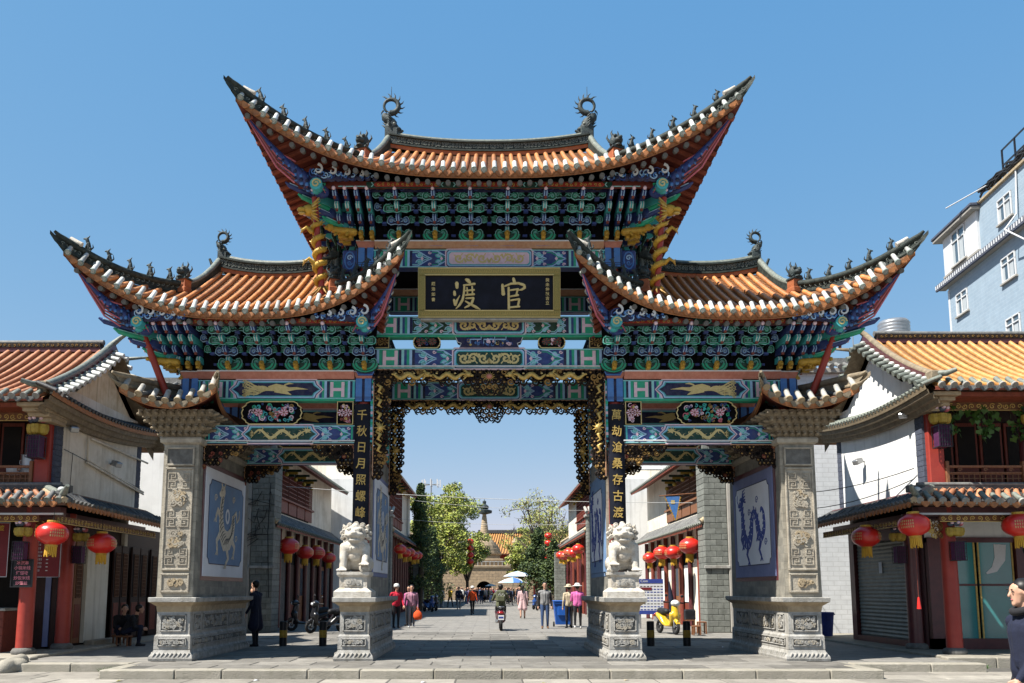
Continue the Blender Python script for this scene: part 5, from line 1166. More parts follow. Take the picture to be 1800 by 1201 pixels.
# ---------------------------------------------------------------- tiled slopes and lanterns used by every house
pm('frieze', (.2, .085, .03), (.1, .04, .018), 10, .5, .2)
pm('shutter_grey', (.24, .25, .22), (.17, .18, .16), 4, .5, .1, 30, metal=.2)
pm('shutter_tan', (.5, .42, .2), (.4, .33, .15), 4, .5, .1, 30)
pm('glass_teal', (.06, .3, .3), (.04, .22, .23), .9, .12, spec=.8)
pm('menu_red', (.2, .02, .025), (.16, .015, .02), 3, .6)
pm('chalkboard', (.015, .015, .017), (.01, .01, .012), 6, .5)
pm('chalk_pink', (.75, .25, .3), (.6, .2, .25), 20, .8)
pm('purple_cloth', (.11, .025, .09), (.07, .015, .06), 9, .7)
pm('leaf', (.09, .2, .035), (.05, .12, .02), 6, .5, rnd=.3)
pm('yellow_carve', (.5, .36, .06), (.35, .23, .04), 12, .6, .3)
GREYCAP = cap_mesh('tile_grey', 'ridge_pale', .062); DARKCAP = cap_mesh('tile_dark', 'tile_grey', .05); PALECAP = cap_mesh('ridge_pale', 'stone_pale', .062)
DRIPG = drip_mesh('tile_grey', .2, .1); DRIPO = drip_mesh('drip', .19, .11)
def slope(parent, A, B, C, D, pitch, tile, deck, cap, drip=None, r=.062, sag=0., T=None, caprot=35, skip=None, tag_row='cover_tile_row', thick=.08, under='wood_dark', joined=False):
    """tiled roof plane: eave A-B, top D-C"""
    A, B, C, D = map(Vector, (A, B, C, D)); m = MB(); n = max(2, int((A - B).length / .6)); K = 6
    def P(u, t):
        e = A.lerp(B, u); q = D.lerp(C, u); v = e.lerp(q, t); v.z -= sag * 4 * t * (1 - t); return v
    vs = [P(i / n, k / (K - 1)) for i in range(n + 1) for k in range(K)]; fs = [(i * K + k, (i + 1) * K + k, (i + 1) * K + k + 1, i * K + k + 1) for i in range(n) for k in range(K - 1)]
    m.add(vs, fs, deck, True); m.add([v - Vector((0, 0, thick)) for v in vs], [tuple(reversed(f)) for f in fs], under, True)
    for i in range(n):
        a, b = P(i / n, 0), P((i + 1) / n, 0); m.add([a, b, b - Vector((0, 0, thick)), a - Vector((0, 0, thick))], [(0, 1, 2, 3)], under)
    R = m.build('roof_slope', parent); out = Vector(((A + B - C - D).x, (A + B - C - D).y, 0)); ed = (B - A); ed.z = 0; ed.normalize(); out = (out - ed * out.dot(ed)).normalized(); ph = atan2(out.x, -out.y)
    N = max(2, int(round((A - B).length / pitch))); JM = MB()
    for i in range(N):
        u = (i + .5) / N; a, b = P(u, 0), P(u, 1); L = (a - b).length
        if L > .2:
            k = max(3, int(L / .22)); pts = []; rr = []
            for j in range(k + 1): v = P(u, j / k); pts += [v + Vector((0, 0, .035)), v + Vector((0, 0, .041)) - out * .012]; rr += [r * .93, r * 1.04]
            if joined: JM.tube(pts[1:-1:2], r, 5, tile); continue
            q = MB(); q.tube(pts[1:-1], rr[1:-1], 7, tile); q.build(tag_row, R)
        if cap: link('eave_cap_tile', cap, R, TR(*(a + out * .02 + Vector((0, 0, .045)))) @ Matrix.Rotation(ph + rg.uniform(-.04, .04), 4, 'Z') @ Matrix.Rotation(radians(caprot + rg.uniform(-4, 4)), 4, 'X'))
        if drip and i < N - 1: v = P((i + 1) / N, 0); link('drip_tile', drip, R, TR(*(v + out * .03 - Vector((0, 0, .005)))) @ Matrix.Rotation(ph, 4, 'Z'))
    if joined: JM.build('cover_tiles', R, kind='stuff')
    return R
def make_lantern():
    root = empty('red_lantern', (0, 0, 0), 'x', 'lantern'); R = .325; H = .24
    m = MB(); prof = []
    for i in range(13): t = -1 + 2 * i / 12; prof.append((max(.12, R * (1 - abs(t) ** 2.3) ** .5), H * t))
    n = 32; vs = []
    for r, z in prof:
        for j in range(n): q = r * (1 + (.022 if j % 2 else -.012)); a = 2 * pi * j / n; vs.append((q * cos(a), q * sin(a), z))
    m.add(vs, [(i * n + j, i * n + (j + 1) % n, (i + 1) * n + (j + 1) % n, (i + 1) * n + j) for i in range(12) for j in range(n)], 'lantern_red', True); m.build('body', root)
    for z in (H + .015, -H - .015): q = MB(); q.lathe([(.0, -.03), (.125, -.03), (.13, 0), (.125, .03), (0, .03)], (0, 0, z), 16, 'gold_bright', False); q.build('gilt_ring', root)
    q = MB()
    for j in range(18):
        a = j * 2 * pi / 18; q.tube([(.1 * cos(a), .1 * sin(a), -H - .03), (.108 * cos(a), .108 * sin(a), -H - .2 - .03 * (j % 3))], [.02, .016], 5, 'tassel')
    q.build('tassel', root)
    q = MB(); q.cyl((0, 0, H + .04), (0, 0, H + .34), .006, n=5, mat='cable'); q.build('hanging_cord', root)
    q = MB()
    for side in range(3):
        a0 = -pi / 2 + side * 2 * pi / 3
        for ln in range(3):
            for c in range(7):
                a = a0 + (c - 3) * .13; z = .07 - ln * .065; r = R * (1 - abs(z / H) ** 2.3) ** .5 * 1.03
                q.M = TR(r * cos(a), r * sin(a), z) @ Matrix.Rotation(a + pi / 2, 4, 'Z'); q.rib([(-.014, .016), (.014, .016)], .008, -.003, 'gold_pale', .003); q.rib([(-.012, -.004), (.012, -.004)], .008, -.003, 'gold_pale', .003); q.rib([(0, .022), (0, -.022)], .008, -.003, 'gold_pale', .003)
    q.M = None; q.build('gilt_lettering', root)
    return root
LANT = make_lantern(); LANT_USED = [False]
def lantern(x, y, z, label, group=None, sc=1., rz=None):
    M = TR(x, y, z) @ Matrix.Rotation(rz if rz is not None else rg.uniform(-1, 1), 4, 'Z') @ Matrix.Rotation(rg.uniform(-.05, .05), 4, 'Y') @ Matrix.Scale(sc, 4)
    if not LANT_USED[0]:
        LANT_USED[0] = True; LANT.matrix_basis = M; WM[LANT] = M; LANT['label'] = label
        if group: LANT['group'] = group
        return LANT
    return copy_tree(LANT, M, label, group)
def frieze(parent, F, w, h, seed, name='gilt_frieze'):
    """carved and gilded board, local x along, -y out, hanging below z=0"""
    q = MB(); q.M = F; q.box(-w / 2, w / 2, -.01, .03, -h, 0, 'frieze'); n = max(2, int(w / .16))
    for i in range(n): q.rib(spiral(-w / 2 + (i + .5) * w / n, -h / 2, h * .36, 1.3, 1 if i % 2 else -1, i), h * .09, -.01, 'gold', .012)
    q.rib([(-w / 2, -h * .96), (w / 2, -h * .96)], .015, -.01, 'gold', .01); return q.build(name, parent)
def lattice(m, x0, x1, z0, z1, y, nx, nz, mat, t=.02, d=.03):
    for i in range(nx + 1): x = lerp(x0, x1, i / nx); m.box(x - t / 2, x + t / 2, y, y + d, z0, z1, mat)
    for k in range(nz + 1): z = lerp(z0, z1, k / nz); m.box(x0, x1, y - .003, y + d - .003, z - t / 2, z + t / 2, mat)
def lotus_bracket(parent, x, y, z, s, sc=1.):
    """yellow carved corner bracket with a hanging lattice lantern"""
    q = MB(); q.M = TR(x, y, z) @ Matrix.Scale(sc, 4)
    for k, (dx, dy) in enumerate(((-.13, -.12), (.13, -.12), (0, -.2))):
        q.lathe([(.03, -.16), (.1, -.12), (.13, -.02), (.12, .08), (.06, .1), (0, .1)], (dx, dy, 0), 9, 'yellow_carve', False)
        q.ball((dx, dy - .03, .2), (.09, .1, .08), 'p_rose' if k % 2 else 'quoin', 8, 6); q.ball((dx, dy - .12, .22), (.05, .05, .04), 'p_pink', 7, 5)
    q.build('carved_bracket', parent)
    q = MB(); q.M = TR(x, y - .16, z - .45) @ Matrix.Scale(sc, 4); w = .15; q.box(-w + .02, w - .02, -w + .02, w - .02, -.25, .25, 'purple_cloth')
    for e in (-1, 1): lattice(q, -w, w, -.26, .26, e * w - (.015 if e < 0 else 0), 5, 5, 'metal_dark', .012, .015)
    for e in (-1, 1): q.box(e * w - .008, e * w + .008, -w, w, -.26, -.24, 'metal_dark'); q.box(e * w - .008, e * w + .008, -w, w, .24, .26, 'metal_dark')
    q.build('lattice_lantern', parent)
def shop(s, lab, dz, roof_tile, wall, gable):
    S = empty('corner_shop', (s * 12, 4, 0), lab, 'building'); X = lambda a: s * a
    def bx(m, a0, a1, y0, y1, z0, z1, mat, b=0): m.box(X(a0), X(a1), y0, y1, z0, z1, mat, b)
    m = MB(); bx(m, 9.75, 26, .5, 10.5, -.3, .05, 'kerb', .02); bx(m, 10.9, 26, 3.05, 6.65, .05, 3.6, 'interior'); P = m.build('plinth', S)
    a, b = sorted((X(9.6), X(16))); kerb(P, (a, .3), (b, .3), .25, .3, 1.1, .055)
    kerb(P, (X(9.58), .5) if s > 0 else (X(9.58), 7.5), (X(9.58), 7.5) if s > 0 else (X(9.58), .5), .2, .2, 1.3, .05) if False else None
    # columns of the ground floor
    for i, (a, y) in enumerate(((10.28, 1.25), (10.28, 2.95), (12.7, 1.25), (15.1, 1.25))):
        m = MB(); mt = 'red_paint' if (s < 0 or i == 0) else 'maroon'
        m.cyl((X(a), y, .05), (X(a), y, 3.3), .17, .16, 18, mt); m.lathe([(.24, 0), (.26, .05), (.22, .12), (.17, .14)], (X(a), y, .05), 16, 'stone_dark'); m.build('column', S)
    # upper floor walls
    z0, z1 = 3.72, 6.05 + dz; m = MB(); bx(m, 10.3, 10.5, 2.42, 6.75, z0, z1 + .3, wall); bx(m, 10.5, 26, 6.7, 6.9, 0, z1, wall); bx(m, 10.9, 26, 3.2, 3.3, z0, z1, 'wood_dark'); bx(m, 10.5, 26, .0 + 1.7, 7.0, z0 - .1, z0 + .08, 'wood_dark')
    W_ = m.build('wall', S)
    for ya, yb in ((2.1, 2.42), (6.75, 7.05)):
        q = MB(); k = int((z1 + .2 - z0) / .13)
        for i in range(k): bx(q, 10.292 - (.004 if i % 2 else 0), 10.52, ya, yb, z0 + i * .13 + .006, z0 + (i + 1) * .13, 'quoin', .004)
        q.build('brick_quoin', W_)
    # gable triangle
    ym, zr = 4.6, 7.85 + dz; q = MB(); q.add([(X(10.31), 2.1, 6.0 + dz), (X(10.31), 7.15, 6.0 + dz), (X(10.31), 5.4, 7.15 + dz), (X(10.31), ym, zr - .1), (X(10.31), 3.7, 7.1 + dz)], [(0, 1, 2, 3, 4)], gable); bx(q, 10.315, 10.5, 2.2, 7.0, 5.9 + dz, 6.5 + dz, wall); q.build('gable', W_)
    # main roof slopes
    e0, ez = 1.0, 5.78 + dz; slope(S, (X(10.1), e0, ez), (X(15.6), e0, ez), (X(15.6), ym, zr), (X(10.1), ym, zr), .27, roof_tile, 'tile_pan', PALECAP, DRIPG, .068, .16, under='rafter')
    m = MB(); m.add([(X(10.1), ym, zr), (X(22), ym, zr), (X(22), 8.3, ez - .1), (X(10.1), 8.3, ez - .1)], [(0, 1, 2, 3)], 'tile_pan'); bx(m, 15.6, 22, 1.0, 8, ez - .2, ez, 'tile_pan'); m.build('rear_slope', S)
    # ridge and verge ridge
    m = MB(); bx(m, 10.5, 16, ym - .1, ym + .1, zr - .02, zr + .1, 'maroon'); bx(m, 10.5, 16, ym - .12, ym + .12, zr + .1, zr + .22, 'carve_dark'); m.tube([(X(10.45), ym, zr + .26), (X(13), ym, zr + .25), (X(16), ym, zr + .26)], .075, 8, 'tile_grey')
    n = 40
    for i in range(n): xx = 10.6 + i * .13; m.rib(spiral(X(xx), zr + .16, .04, 1, 1 if i % 2 else -1, i), .012, ym - .12, 'carve_gold', .01)
    R = m.build('ridge', S)
    for sg, y1, zz in ((-1, 1.35, 6.02), (1, 8.0, 5.9)):
        q = MB(); pts = []
        for i in range(9): t = i / 8; pts.append(Vector((X(10.22), lerp(ym, y1, t), lerp(zr + .22, zz + dz + .14, t) - .13 * 4 * t * (1 - t) * (1 if sg < 0 else 1))))
        tip = [Vector((X(10.1), ym - sg * .5, zr + .52)), Vector((X(10.15), ym - sg * .2, zr + .34))] if sg < 0 else [Vector((X(10.0), ym - .75, zr + .2)), Vector((X(10.1), ym - .3, zr + .16))]
        if sg < 0: tip = [Vector((X(9.75), ym, zr + .56)), Vector((X(10.0), ym, zr + .4))]
        else: tip = [Vector((X(9.6), ym + .9, zr + .1)), Vector((X(10.0), ym + .5, zr - .05))]; 
        q.tube(tip + pts[(0 if sg < 0 else 2):], [.03, .06] + [.085] * (9 if sg < 0 else 7), 8, 'ridge_pale' if s < 0 else 'weathered')
        for i in range(8): a, b = pts[i], pts[i + 1]; q.add([a + Vector((s * -.08, 0, 0)), b + Vector((s * -.08, 0, 0)), b + Vector((s * -.08, 0, -.2)), a + Vector((s * -.08, 0, -.2))], [(0, 1, 2, 3)], 'maroon'); q.add([a + Vector((s * .08, 0, 0)), b + Vector((s * .08, 0, 0)), b + Vector((s * .08, 0, -.2)), a + Vector((s * .08, 0, -.2))], [(0, 1, 2, 3)], 'maroon')
        if sg < 0:
            e = pts[-1]; q.box(e.x - .11, e.x + .11, e.y - .2, e.y + .1, e.z - .22, e.z + .04, 'weathered', .02); q.tube([e, e + Vector((s * .18, -.3, -.06)), e + Vector((s * .36, -.42, .0))], [.08, .07, .05], 8, 'ridge_pale')
        q.build('verge_ridge', R)
    # short verge tiles stepping down the gable edge
    for y1, zz, n in ((1.25, 5.95, 13), (8.0, 5.8, 13)):
        for i in range(n):
            t = (i + .5) / n; y = lerp(ym, y1, t); z = lerp(zr, zz + dz, t) - .13 * 4 * t * (1 - t); q = MB()
            q.tube([(X(10.3), y, z + .02), (X(10.05), y, z - .02), (X(10.04), y, z - .01), (X(9.84), y, z - .06)], [.062, .062, .07, .07], 8, 'tile_white' if s < 0 else 'ridge_pale'); q.build('verge_tile', R)
            q = MB(); q.ball((X(10.1), y + .05, z + .06), (.085, .075, .065), 'ridge_pale' if s < 0 else 'tile_white', 7, 5); q.build('verge_cap', R)
        q = MB(); pts = [(lerp(ym, y1, i / 8), lerp(zr, zz + dz, i / 8) - .13 * 4 * (i / 8) * (1 - i / 8)) for i in range(9)]
        for i in range(8): a, b = pts[i], pts[i + 1]; q.add([(X(9.9), a[0], a[1] - .12), (X(9.9), b[0], b[1] - .12), (X(10.31), b[0], b[1] - .14), (X(10.31), a[0], a[1] - .14), (X(10.31), b[0], b[1] - .42), (X(10.31), a[0], a[1] - .42)], [(0, 1, 2, 3), (3, 2, 4, 5)], 'weathered')
        q.build('bargeboard', R)
    # curved string of eave tiles at the foot of the gable
    cb_ = 6.02 if s < 0 else 6.16
    def cz(y): return cb_ - .2 * (1 - ((y - 3.8) / 3.2) ** 2) + .015 * (y - 3.8)
    N = 30; ys = [1.0 + 7.4 * i / N for i in range(N + 1)]; m = MB()
    for i in range(N):
        a, b = ys[i], ys[i + 1]; za, zb = cz(a), cz(b)
        m.add([(X(9.86), a, za), (X(9.86), b, zb), (X(10.31), b, zb + .2), (X(10.31), a, za + .2)], [(0, 1, 2, 3)], 'tile_pan')
        m.add([(X(9.86), a, za), (X(9.86), b, zb), (X(9.9), b, zb - .1), (X(9.9), a, za - .1)], [(0, 1, 2, 3)], 'drip' if s < 0 else 'stone_warm')
        for k in range(3): o, zo = 9.93 + .11 * k, -.1 - .11 * k; m.add([(X(o), a, za + zo), (X(o), b, zb + zo), (X(o + .03), b, zb + zo - .1), (X(o + .03), a, za + zo - .1), (X(o + .12), b, zb + zo - .11), (X(o + .12), a, za + zo - .11)], [(0, 1, 2, 3), (3, 2, 4, 5)], 'weathered')
    ST = m.build('gable_eave', S); nn = 40
    for i in range(nn):
        y = 1.1 + 7.2 * i / (nn - 1); q = MB(); z = cz(y); q.tube([(X(10.3), y, z + .22), (X(9.84), y, z + .03)], .055, 7, 'tile_dark' if s < 0 else 'ridge_pale'); q.build('eave_tile', ST)
    # lower skirt roof round the corner
    zl = 3.27; zt = 3.72; lift = .14
    slope(S, (X(9.2), .5, zl + lift * .6), (X(15.6), .5, zl), (X(15.6), 1.75, zt), (X(10.25), 1.75, zt), .25, 'tile_terracotta', 'tile_dark', PALECAP if s > 0 else GREYCAP, DRIPO, .062, .04, under='frieze')
    slope(S, (X(9.2), 7.6, zl - .02), (X(9.2), .5, zl + lift * .6), (X(10.25), 1.75, zt), (X(10.25), 7.6, zt), .19, 'tile_dark', 'tile_dark', DARKCAP, DRIPO, .052, .03, under='frieze') if s < 0 else slope(S, (X(9.2), .5, zl + lift * .6), (X(9.2), 7.6, zl - .02), (X(10.25), 7.6, zt), (X(10.25), 1.75, zt), .19, 'tile_dark', 'tile_dark', DARKCAP, DRIPO, .052, .03, under='frieze')
    m = MB(); m.tube([(X(10.3), 1.8, zt + .1), (X(9.8), 1.2, zt - .06), (X(9.42), .74, zl + .2), (X(9.2), .48, zl + .3), (X(9.08), .34, zl + .42)], [.09, .09, .085, .07, .04], 8, 'ridge_pale'); m.tube([(X(10.2), 1.6, zt), (X(9.2), .5, zl + .12)], .08, 6, 'stone_warm'); m.ball((X(9.36), .66, zl + .36), (.09, .09, .07), 'tile_white'); m.build('hip_ridge', S)
    m = MB(); bx(m, 9.7, 16, 1.68, 1.85, 3.7, 3.86, 'tile_dark'); bx(m, 10.18, 10.32, 1.8, 7.4, 3.68, 3.8, 'maroon' if s > 0 else 'frieze', .02)
    for i in range(34): m.rib([(X(10.4 + i * .16), 3.73), (X(10.48 + i * .16), 3.8), (X(10.56 + i * .16), 3.73)], .014, 1.68, 'tan_mould', .012)
    m.tube([(X(9.9), 1.72, 3.88), (X(16), 1.72, 3.88)], .05, 7, 'tile_grey'); m.build('string_course', S)
    frieze(S, TR(X(12.4), .82, 3.1), 5.0, .16, 3); frieze(S, frame_mat((X(9.52), 3.6, 3.08), (0, -s, 0) if s > 0 else (0, 1, 0), (s, 0, 0)), 5.6, .16, 4)
    for a, y in ((10.28, 1.25), (12.7, 1.25)): q = MB(); q.M = TR(X(a - .35), 1.18, 3.05) ; carve(q, -.25, .25, -.5, .0, 0, ['gold', 'frieze', 'carve_gold'], 26, 8, (.01, .03), .025, .04, .09); q.build('gilt_spandrel', S)
    # timber under the eave
    m = MB(); bx(m, 9.6, 16, 1.1, 1.4, 3.1, 3.3, 'maroon'); bx(m, 10.2, 10.45, 1.3, 7.4, 3.05, 3.3, 'maroon'); bx(m, 9.3, 16, .62, .68, 3.08, 3.12, 'cable_white' ); m.build('lintel', S)
    # balcony
    m = MB(); bx(m, 10.36, 10.72, 1.95, 2.4, 3.85, 5.75 + dz, 'red_paint', .02); m.build('balcony_post', S)
    for a in (12.75, 15.0): m = MB(); m.cyl((X(a), 2.1, 3.85), (X(a), 2.1, 5.75 + dz), .15, .14, 14, 'maroon'); m.build('balcony_post', S)
    for a0, a1 in ((10.75, 12.55), (12.95, 14.8)):
        m = MB()
        lattice(m, min(X(a0), X(a1)), max(X(a0), X(a1)), 3.95, 4.15, 1.95, 14, 2, 'wood_brown', .016, .03)
        for z, h in ((3.9, .05), (4.16, .04), (4.3, .06)): bx(m, a0, a1, 1.93, 2.0, z, z + h, 'wood_brown', .008)
        for a in (a0, a1): bx(m, a - .04, a + .04, 1.9, 2.02, 3.88, 4.46, 'wood_brown', .01)
        for k in range(3): q = lerp(a0, a1, (k + .5) / 3); m.rib(spiral(X(q), 4.25, .05, 1.2), .018, 1.95, 'wood_brown', .02)
        m.build('balcony_rail', S)
    m = MB()
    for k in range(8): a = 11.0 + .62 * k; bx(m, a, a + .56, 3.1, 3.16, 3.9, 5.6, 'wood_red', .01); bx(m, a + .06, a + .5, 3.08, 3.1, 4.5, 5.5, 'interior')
    m.build('door_leaves', S)
    frieze(S, TR(X(12.0), 1.95, 5.62 + dz), 2.6, .2, 5); frieze(S, TR(X(14.2), 1.95, 5.62 + dz), 1.8, .2, 6)
    m = MB(); bx(m, 10.2, 16, 1.3, 2.2, 5.62 + dz, 5.72 + dz, 'rafter')
    # cream corbel at the eave corner
    for k in range(4): bx(m, 10.12 + .02 * k, 10.75 - .05 * k, 1.12 + .16 * k, 2.3, 5.7 + dz - .09 * (k + 1), 5.7 + dz - .09 * k, 'stone_warm', .01)
    m.build('eave_corbel', S)
    lotus_bracket(S, X(10.55), 1.85, 5.2 + dz, s); lotus_bracket(S, X(12.75), 1.9, 5.2 + dz, s); lotus_bracket(S, X(10.3), 1.05, 2.75, s, .8); lotus_bracket(S, X(9.95), 3.0, 2.75, s, .8)
    return S, X, bx
# ---------------------------------------------------------------- left shop
SL, X, bx = shop(-1, 'two storey corner shop with orange tiled roof and beige gable on the left', 0., 'tile_terracotta', 'plaster', 'plaster_warm')
m = MB(); bx(m, 10.6, 10.75, 2.95, 10.9, .05, 3.3, 'wood_dark'); bx(m, 10.5, 10.62, 4.5, 5.75, .1, 2.75, 'plaster'); m.build('side_wall', SL)
for k, (y0, y1) in enumerate(((3.3, 3.72), (3.76, 4.18), (6.0, 6.45), (6.5, 6.95), (7.2, 7.75), (7.8, 8.35), (8.6, 9.15))):
    m = MB(); bx(m, 10.46, 10.52, y0, y1, .12, 2.7, 'wood_brown' if k < 2 else 'wood_dark', .01); bx(m, 10.45, 10.47, y0 + .07, y1 - .07, .25, 1.1, 'wood_red', .006); bx(m, 10.45, 10.47, y0 + .07, y1 - .07, 1.25, 2.5, 'interior', .004); D_ = m.build('door_leaf', SL)
    q = MB(); q.M = frame_mat((X(10.44), (y0 + y1) / 2, 0), (0, 1, 0), (-1, 0, 0)); lattice(q, -.13, .13, 1.27, 2.48, 0, 4, 12, 'wood_brown', .012, .012); q.build('lattice', D_)
m = MB(); bx(m, 10.2, 10.45, 4.4, 5.9, -.02, .16, 'kerb', .02); m.build('door_step', SL)
m = MB(); m.box(-13.0, -11.05, 1.75, 2.6, .05, .98, 'wood_red', .01); m.box(-13.0, -11.0, 1.7, 2.65, .98, 1.04, 'stone_pale', .006)
for k in range(5): m.box(-13.0, -11.05, 1.735, 1.752, .1 + k * .18, .25 + k * .18, 'wood_red', .006)
m.build('counter', SL); m = MB(); bx(m, 10.5, 11.0, 2.95, 3.02, .05, 3.1, 'wood_dark'); bx(m, 10.62, 10.75, 2.92, 2.96, .1, 2.4, 'mural_frame'); m.build('doorway', SL)
def menu(name, label, x0, x1, y, z0, z1, seed, title):
    r = random.Random(seed); m = MB(); m.box(x0, x1, y, y + .03, z0, z1, 'menu_red'); m.rib([(x0, z0), (x1, z0), (x1, z1), (x0, z1)], .02, y, 'metal_grey', .006, True)
    o = m.build(name, label=label, cat='sign'); q = MB(); ncol = max(1, int((x1 - x0) / .38)); nr = int((z1 - z0 - .3) / .085)
    for c in range(ncol):
        for i in range(nr):
            xa = x0 + .08 + c * .38; z = z1 - .28 - i * .085; n = r.choice((3, 4, 4, 5))
            for k in range(n):
                xx = xa + k * .038; q.rib([(xx, z + .02), (xx + .028, z + .02)], .006, y, 'p_white', .003); q.rib([(xx, z), (xx + .028, z)], .006, y, 'p_white', .003); q.rib([(xx + .014, z + .025), (xx + .014, z - .018)], .006, y, 'p_white', .003); q.rib([(xx + .002, z - .018), (xx + .026, z - .018)], .006, y, 'p_white', .003)
            q.rib([(xa + .24, z), (xa + .29, z)], .018, y, 'p_white', .003)
    q.build('price_list', o)
    for k, c in enumerate(title): text('title', c, .14, o, 'gold_bright', TR(lerp(x0, x1, (k + .5) / len(title)), y - .003, z1 - .13), .003, .002)
menu('menu_board', 'wide maroon menu board with white price lists over the shop counter', -12.5, -10.98, 1.62, 1.75, 2.98, 1, '小锅官渡'); menu('menu_board', 'narrow maroon menu board right of the red column with the chalkboard', -10.62, -9.97, 2.0, 1.75, 2.86, 2, '米线')
cb = empty('chalkboard', (-10.28, 1.02, 1.5), 'small black chalkboard with pink handwriting hung on the red shop column', 'sign'); m = MB(); m.box(-10.52, -10.06, 1.0, 1.03, 1.52, 2.12, 'chalkboard'); m.build('slate', cb)
m = MB(); m.rib([(-10.52, 1.52), (-10.06, 1.52), (-10.06, 2.12), (-10.52, 2.12)], .03, 1.0, 'metal_dark', .02, True); m.build('frame', cb)
for i, t in enumerate(('冰淇淋', '小锅米线', '烤饵块', '炒饭米线', '炒饵丝')): text('handwriting', t, .09, cb, 'chalk_pink', TR(-10.29, .996, 2.04 - i * .11), .002, .001)
# balcony odds and ends
pt = empty('steel_pot', (-11.0, 2.35, 3.92), 'tall steel pot standing on the left shop balcony', 'pot'); m = MB(); m.lathe([(0, 0), (.19, 0), (.2, .02), (.2, .48), (.215, .5), (.2, .5), (.0, .47)], (-11.0, 2.35, 4.16), 18, 'metal_grey', False); m.build('pot_body', pt); m = MB()
for e in (-1, 1): m.tube([(-11 + e * .2, 2.35, 4.55), (-11 + e * .26, 2.35, 4.53), (-11 + e * .26, 2.35, 4.45), (-11 + e * .2, 2.35, 4.43)], .012, 6, 'metal_grey')
m.build('handle', pt); m = MB(); m.lathe([(0, 0), (.16, 0), (.18, .2), (.19, .22), (0, .2)], (-11.35, 2.3, 4.16), 16, 'paper', False); m.build('plastic_tub', label='white plastic tub beside the steel pot on the balcony', cat='tub')
m = MB(); m.box(-11.6, -10.8, 2.15, 2.6, 3.88, 4.16, 'wood_brown', .01); m.build('balcony_shelf', SL)
# conduits on the gable
m = MB(); pth = [(X(10.26), 3.6, 5.42), (X(10.26), 7.2, 5.05)]
m.tube([(-10.24, 3.6, 5.3), (-10.24, 3.6, 4.75), (-10.24, 7.2, 4.32)], .03, 6, 'plaster'); m.tube([(-10.24, 3.75, 5.32), (-10.24, 7.4, 5.22)], .03, 6, 'plaster'); m.tube([(-10.24, 3.6, 4.68), (-10.24, 7.2, 4.26)], .03, 6, 'plaster'); m.tube([(-10.25, 2.4, 4.82), (-10.25, 2.9, 4.78), (-10.25, 7.0, 4.4)], .008, 5, 'cable'); m.tube([(-10.25, 2.85, 4.8), (-10.25, 2.8, 3.8)], .008, 5, 'cable'); m.build('conduit', SL)
def camera_box(x, y, z, d, lab):
    o = empty('floodlight', (x, y, z), lab, 'lamp'); m = MB(); m.M = TR(x, y, z) @ Matrix.Rotation(d, 4, 'Z') @ Matrix.Rotation(.4, 4, 'X'); m.box(-.1, .1, -.14, .1, -.07, .07, 'metal_grey', .02); m.build('housing', o); m = MB(); m.M = TR(x, y, z) @ Matrix.Rotation(d, 4, 'Z'); m.box(-.02, .02, 0, .22, -.02, .02, 'metal_dark'); m.build('arm', o)
camera_box(-10.12, 2.55, 5.35, .7, 'small grey floodlight at the front edge of the left gable wall'); camera_box(-10.12, 5.0, 4.85, 1.2, 'dark lamp on the middle of the left gable wall')
lantern(-9.45, .55, 2.66, 'red lantern hanging at the corner of the left shop', 'lanterns on the corner shops'); lantern(-9.3, 2.6, 2.56, 'red lantern under the side eave of the left shop', 'lanterns on the corner shops')
# ---------------------------------------------------------------- right shop
SR, X, bx = shop(1, 'two storey corner shop with yellow tiled roof and bright white gable on the right', .25, 'tile_yellow', 'plaster_white', 'plaster_white')
m = MB(); bx(m, 10.62, 10.8, 2.95, 7.0, .05, 3.1, 'maroon'); m.build('side_wall', SR)
def shutter(name, F, w, z0, z1, mat):
    n = int((z1 - z0) / .1); q = MB(); q.M = F
    for i in range(n): z = z0 + i * (z1 - z0) / n; h = (z1 - z0) / n; q.add([(-w / 2, 0, z), (w / 2, 0, z), (w / 2, -.022, z + h * .5), (-w / 2, -.022, z + h * .5), (w / 2, 0, z + h), (-w / 2, 0, z + h)], [(0, 1, 2, 3), (3, 2, 4, 5)], mat)
    return q.build(name, SR)
FX = frame_mat((10.55, 0, 0), (0, -1, 0), (1, 0, 0)); shutter('roller_shutter', FX @ TR(-5.1, 0, 0), 3.0, .2, 2.75, 'shutter_grey')
m = MB(); bx(m, 10.45, 10.62, 3.35, 3.55, .05, 3.1, 'maroon'); bx(m, 10.45, 10.62, 6.65, 6.95, .05, 3.1, 'maroon'); bx(m, 10.45, 10.62, 3.5, 6.7, .05, .2, 'maroon'); bx(m, 10.45, 10.62, 3.5, 6.7, 2.75, 3.1, 'maroon'); m.build('shutter_frame', SR)
shutter('roller_shutter', TR(13.85, 2.9, 0), 1.5, .3, 2.6, 'shutter_tan')
m = MB(); bx(m, 10.62, 16, 2.92, 3.0, 2.7, 3.3, 'plaster_white'); bx(m, 10.62, 16, 2.85, 2.95, 2.6, 2.72, 'maroon'); bx(m, 12.75, 13.1, 2.8, 3.0, .05, 2.7, 'maroon'); bx(m, 14.6, 15, 2.8, 3.0, .05, 2.7, 'maroon'); bx(m, 10.62, 16, 2.8, 3.0, .05, .3, 'maroon'); bx(m, 10.62, 10.95, 2.8, 3.0, .05, 2.7, 'maroon'); m.build('shopfront_frame', SR)
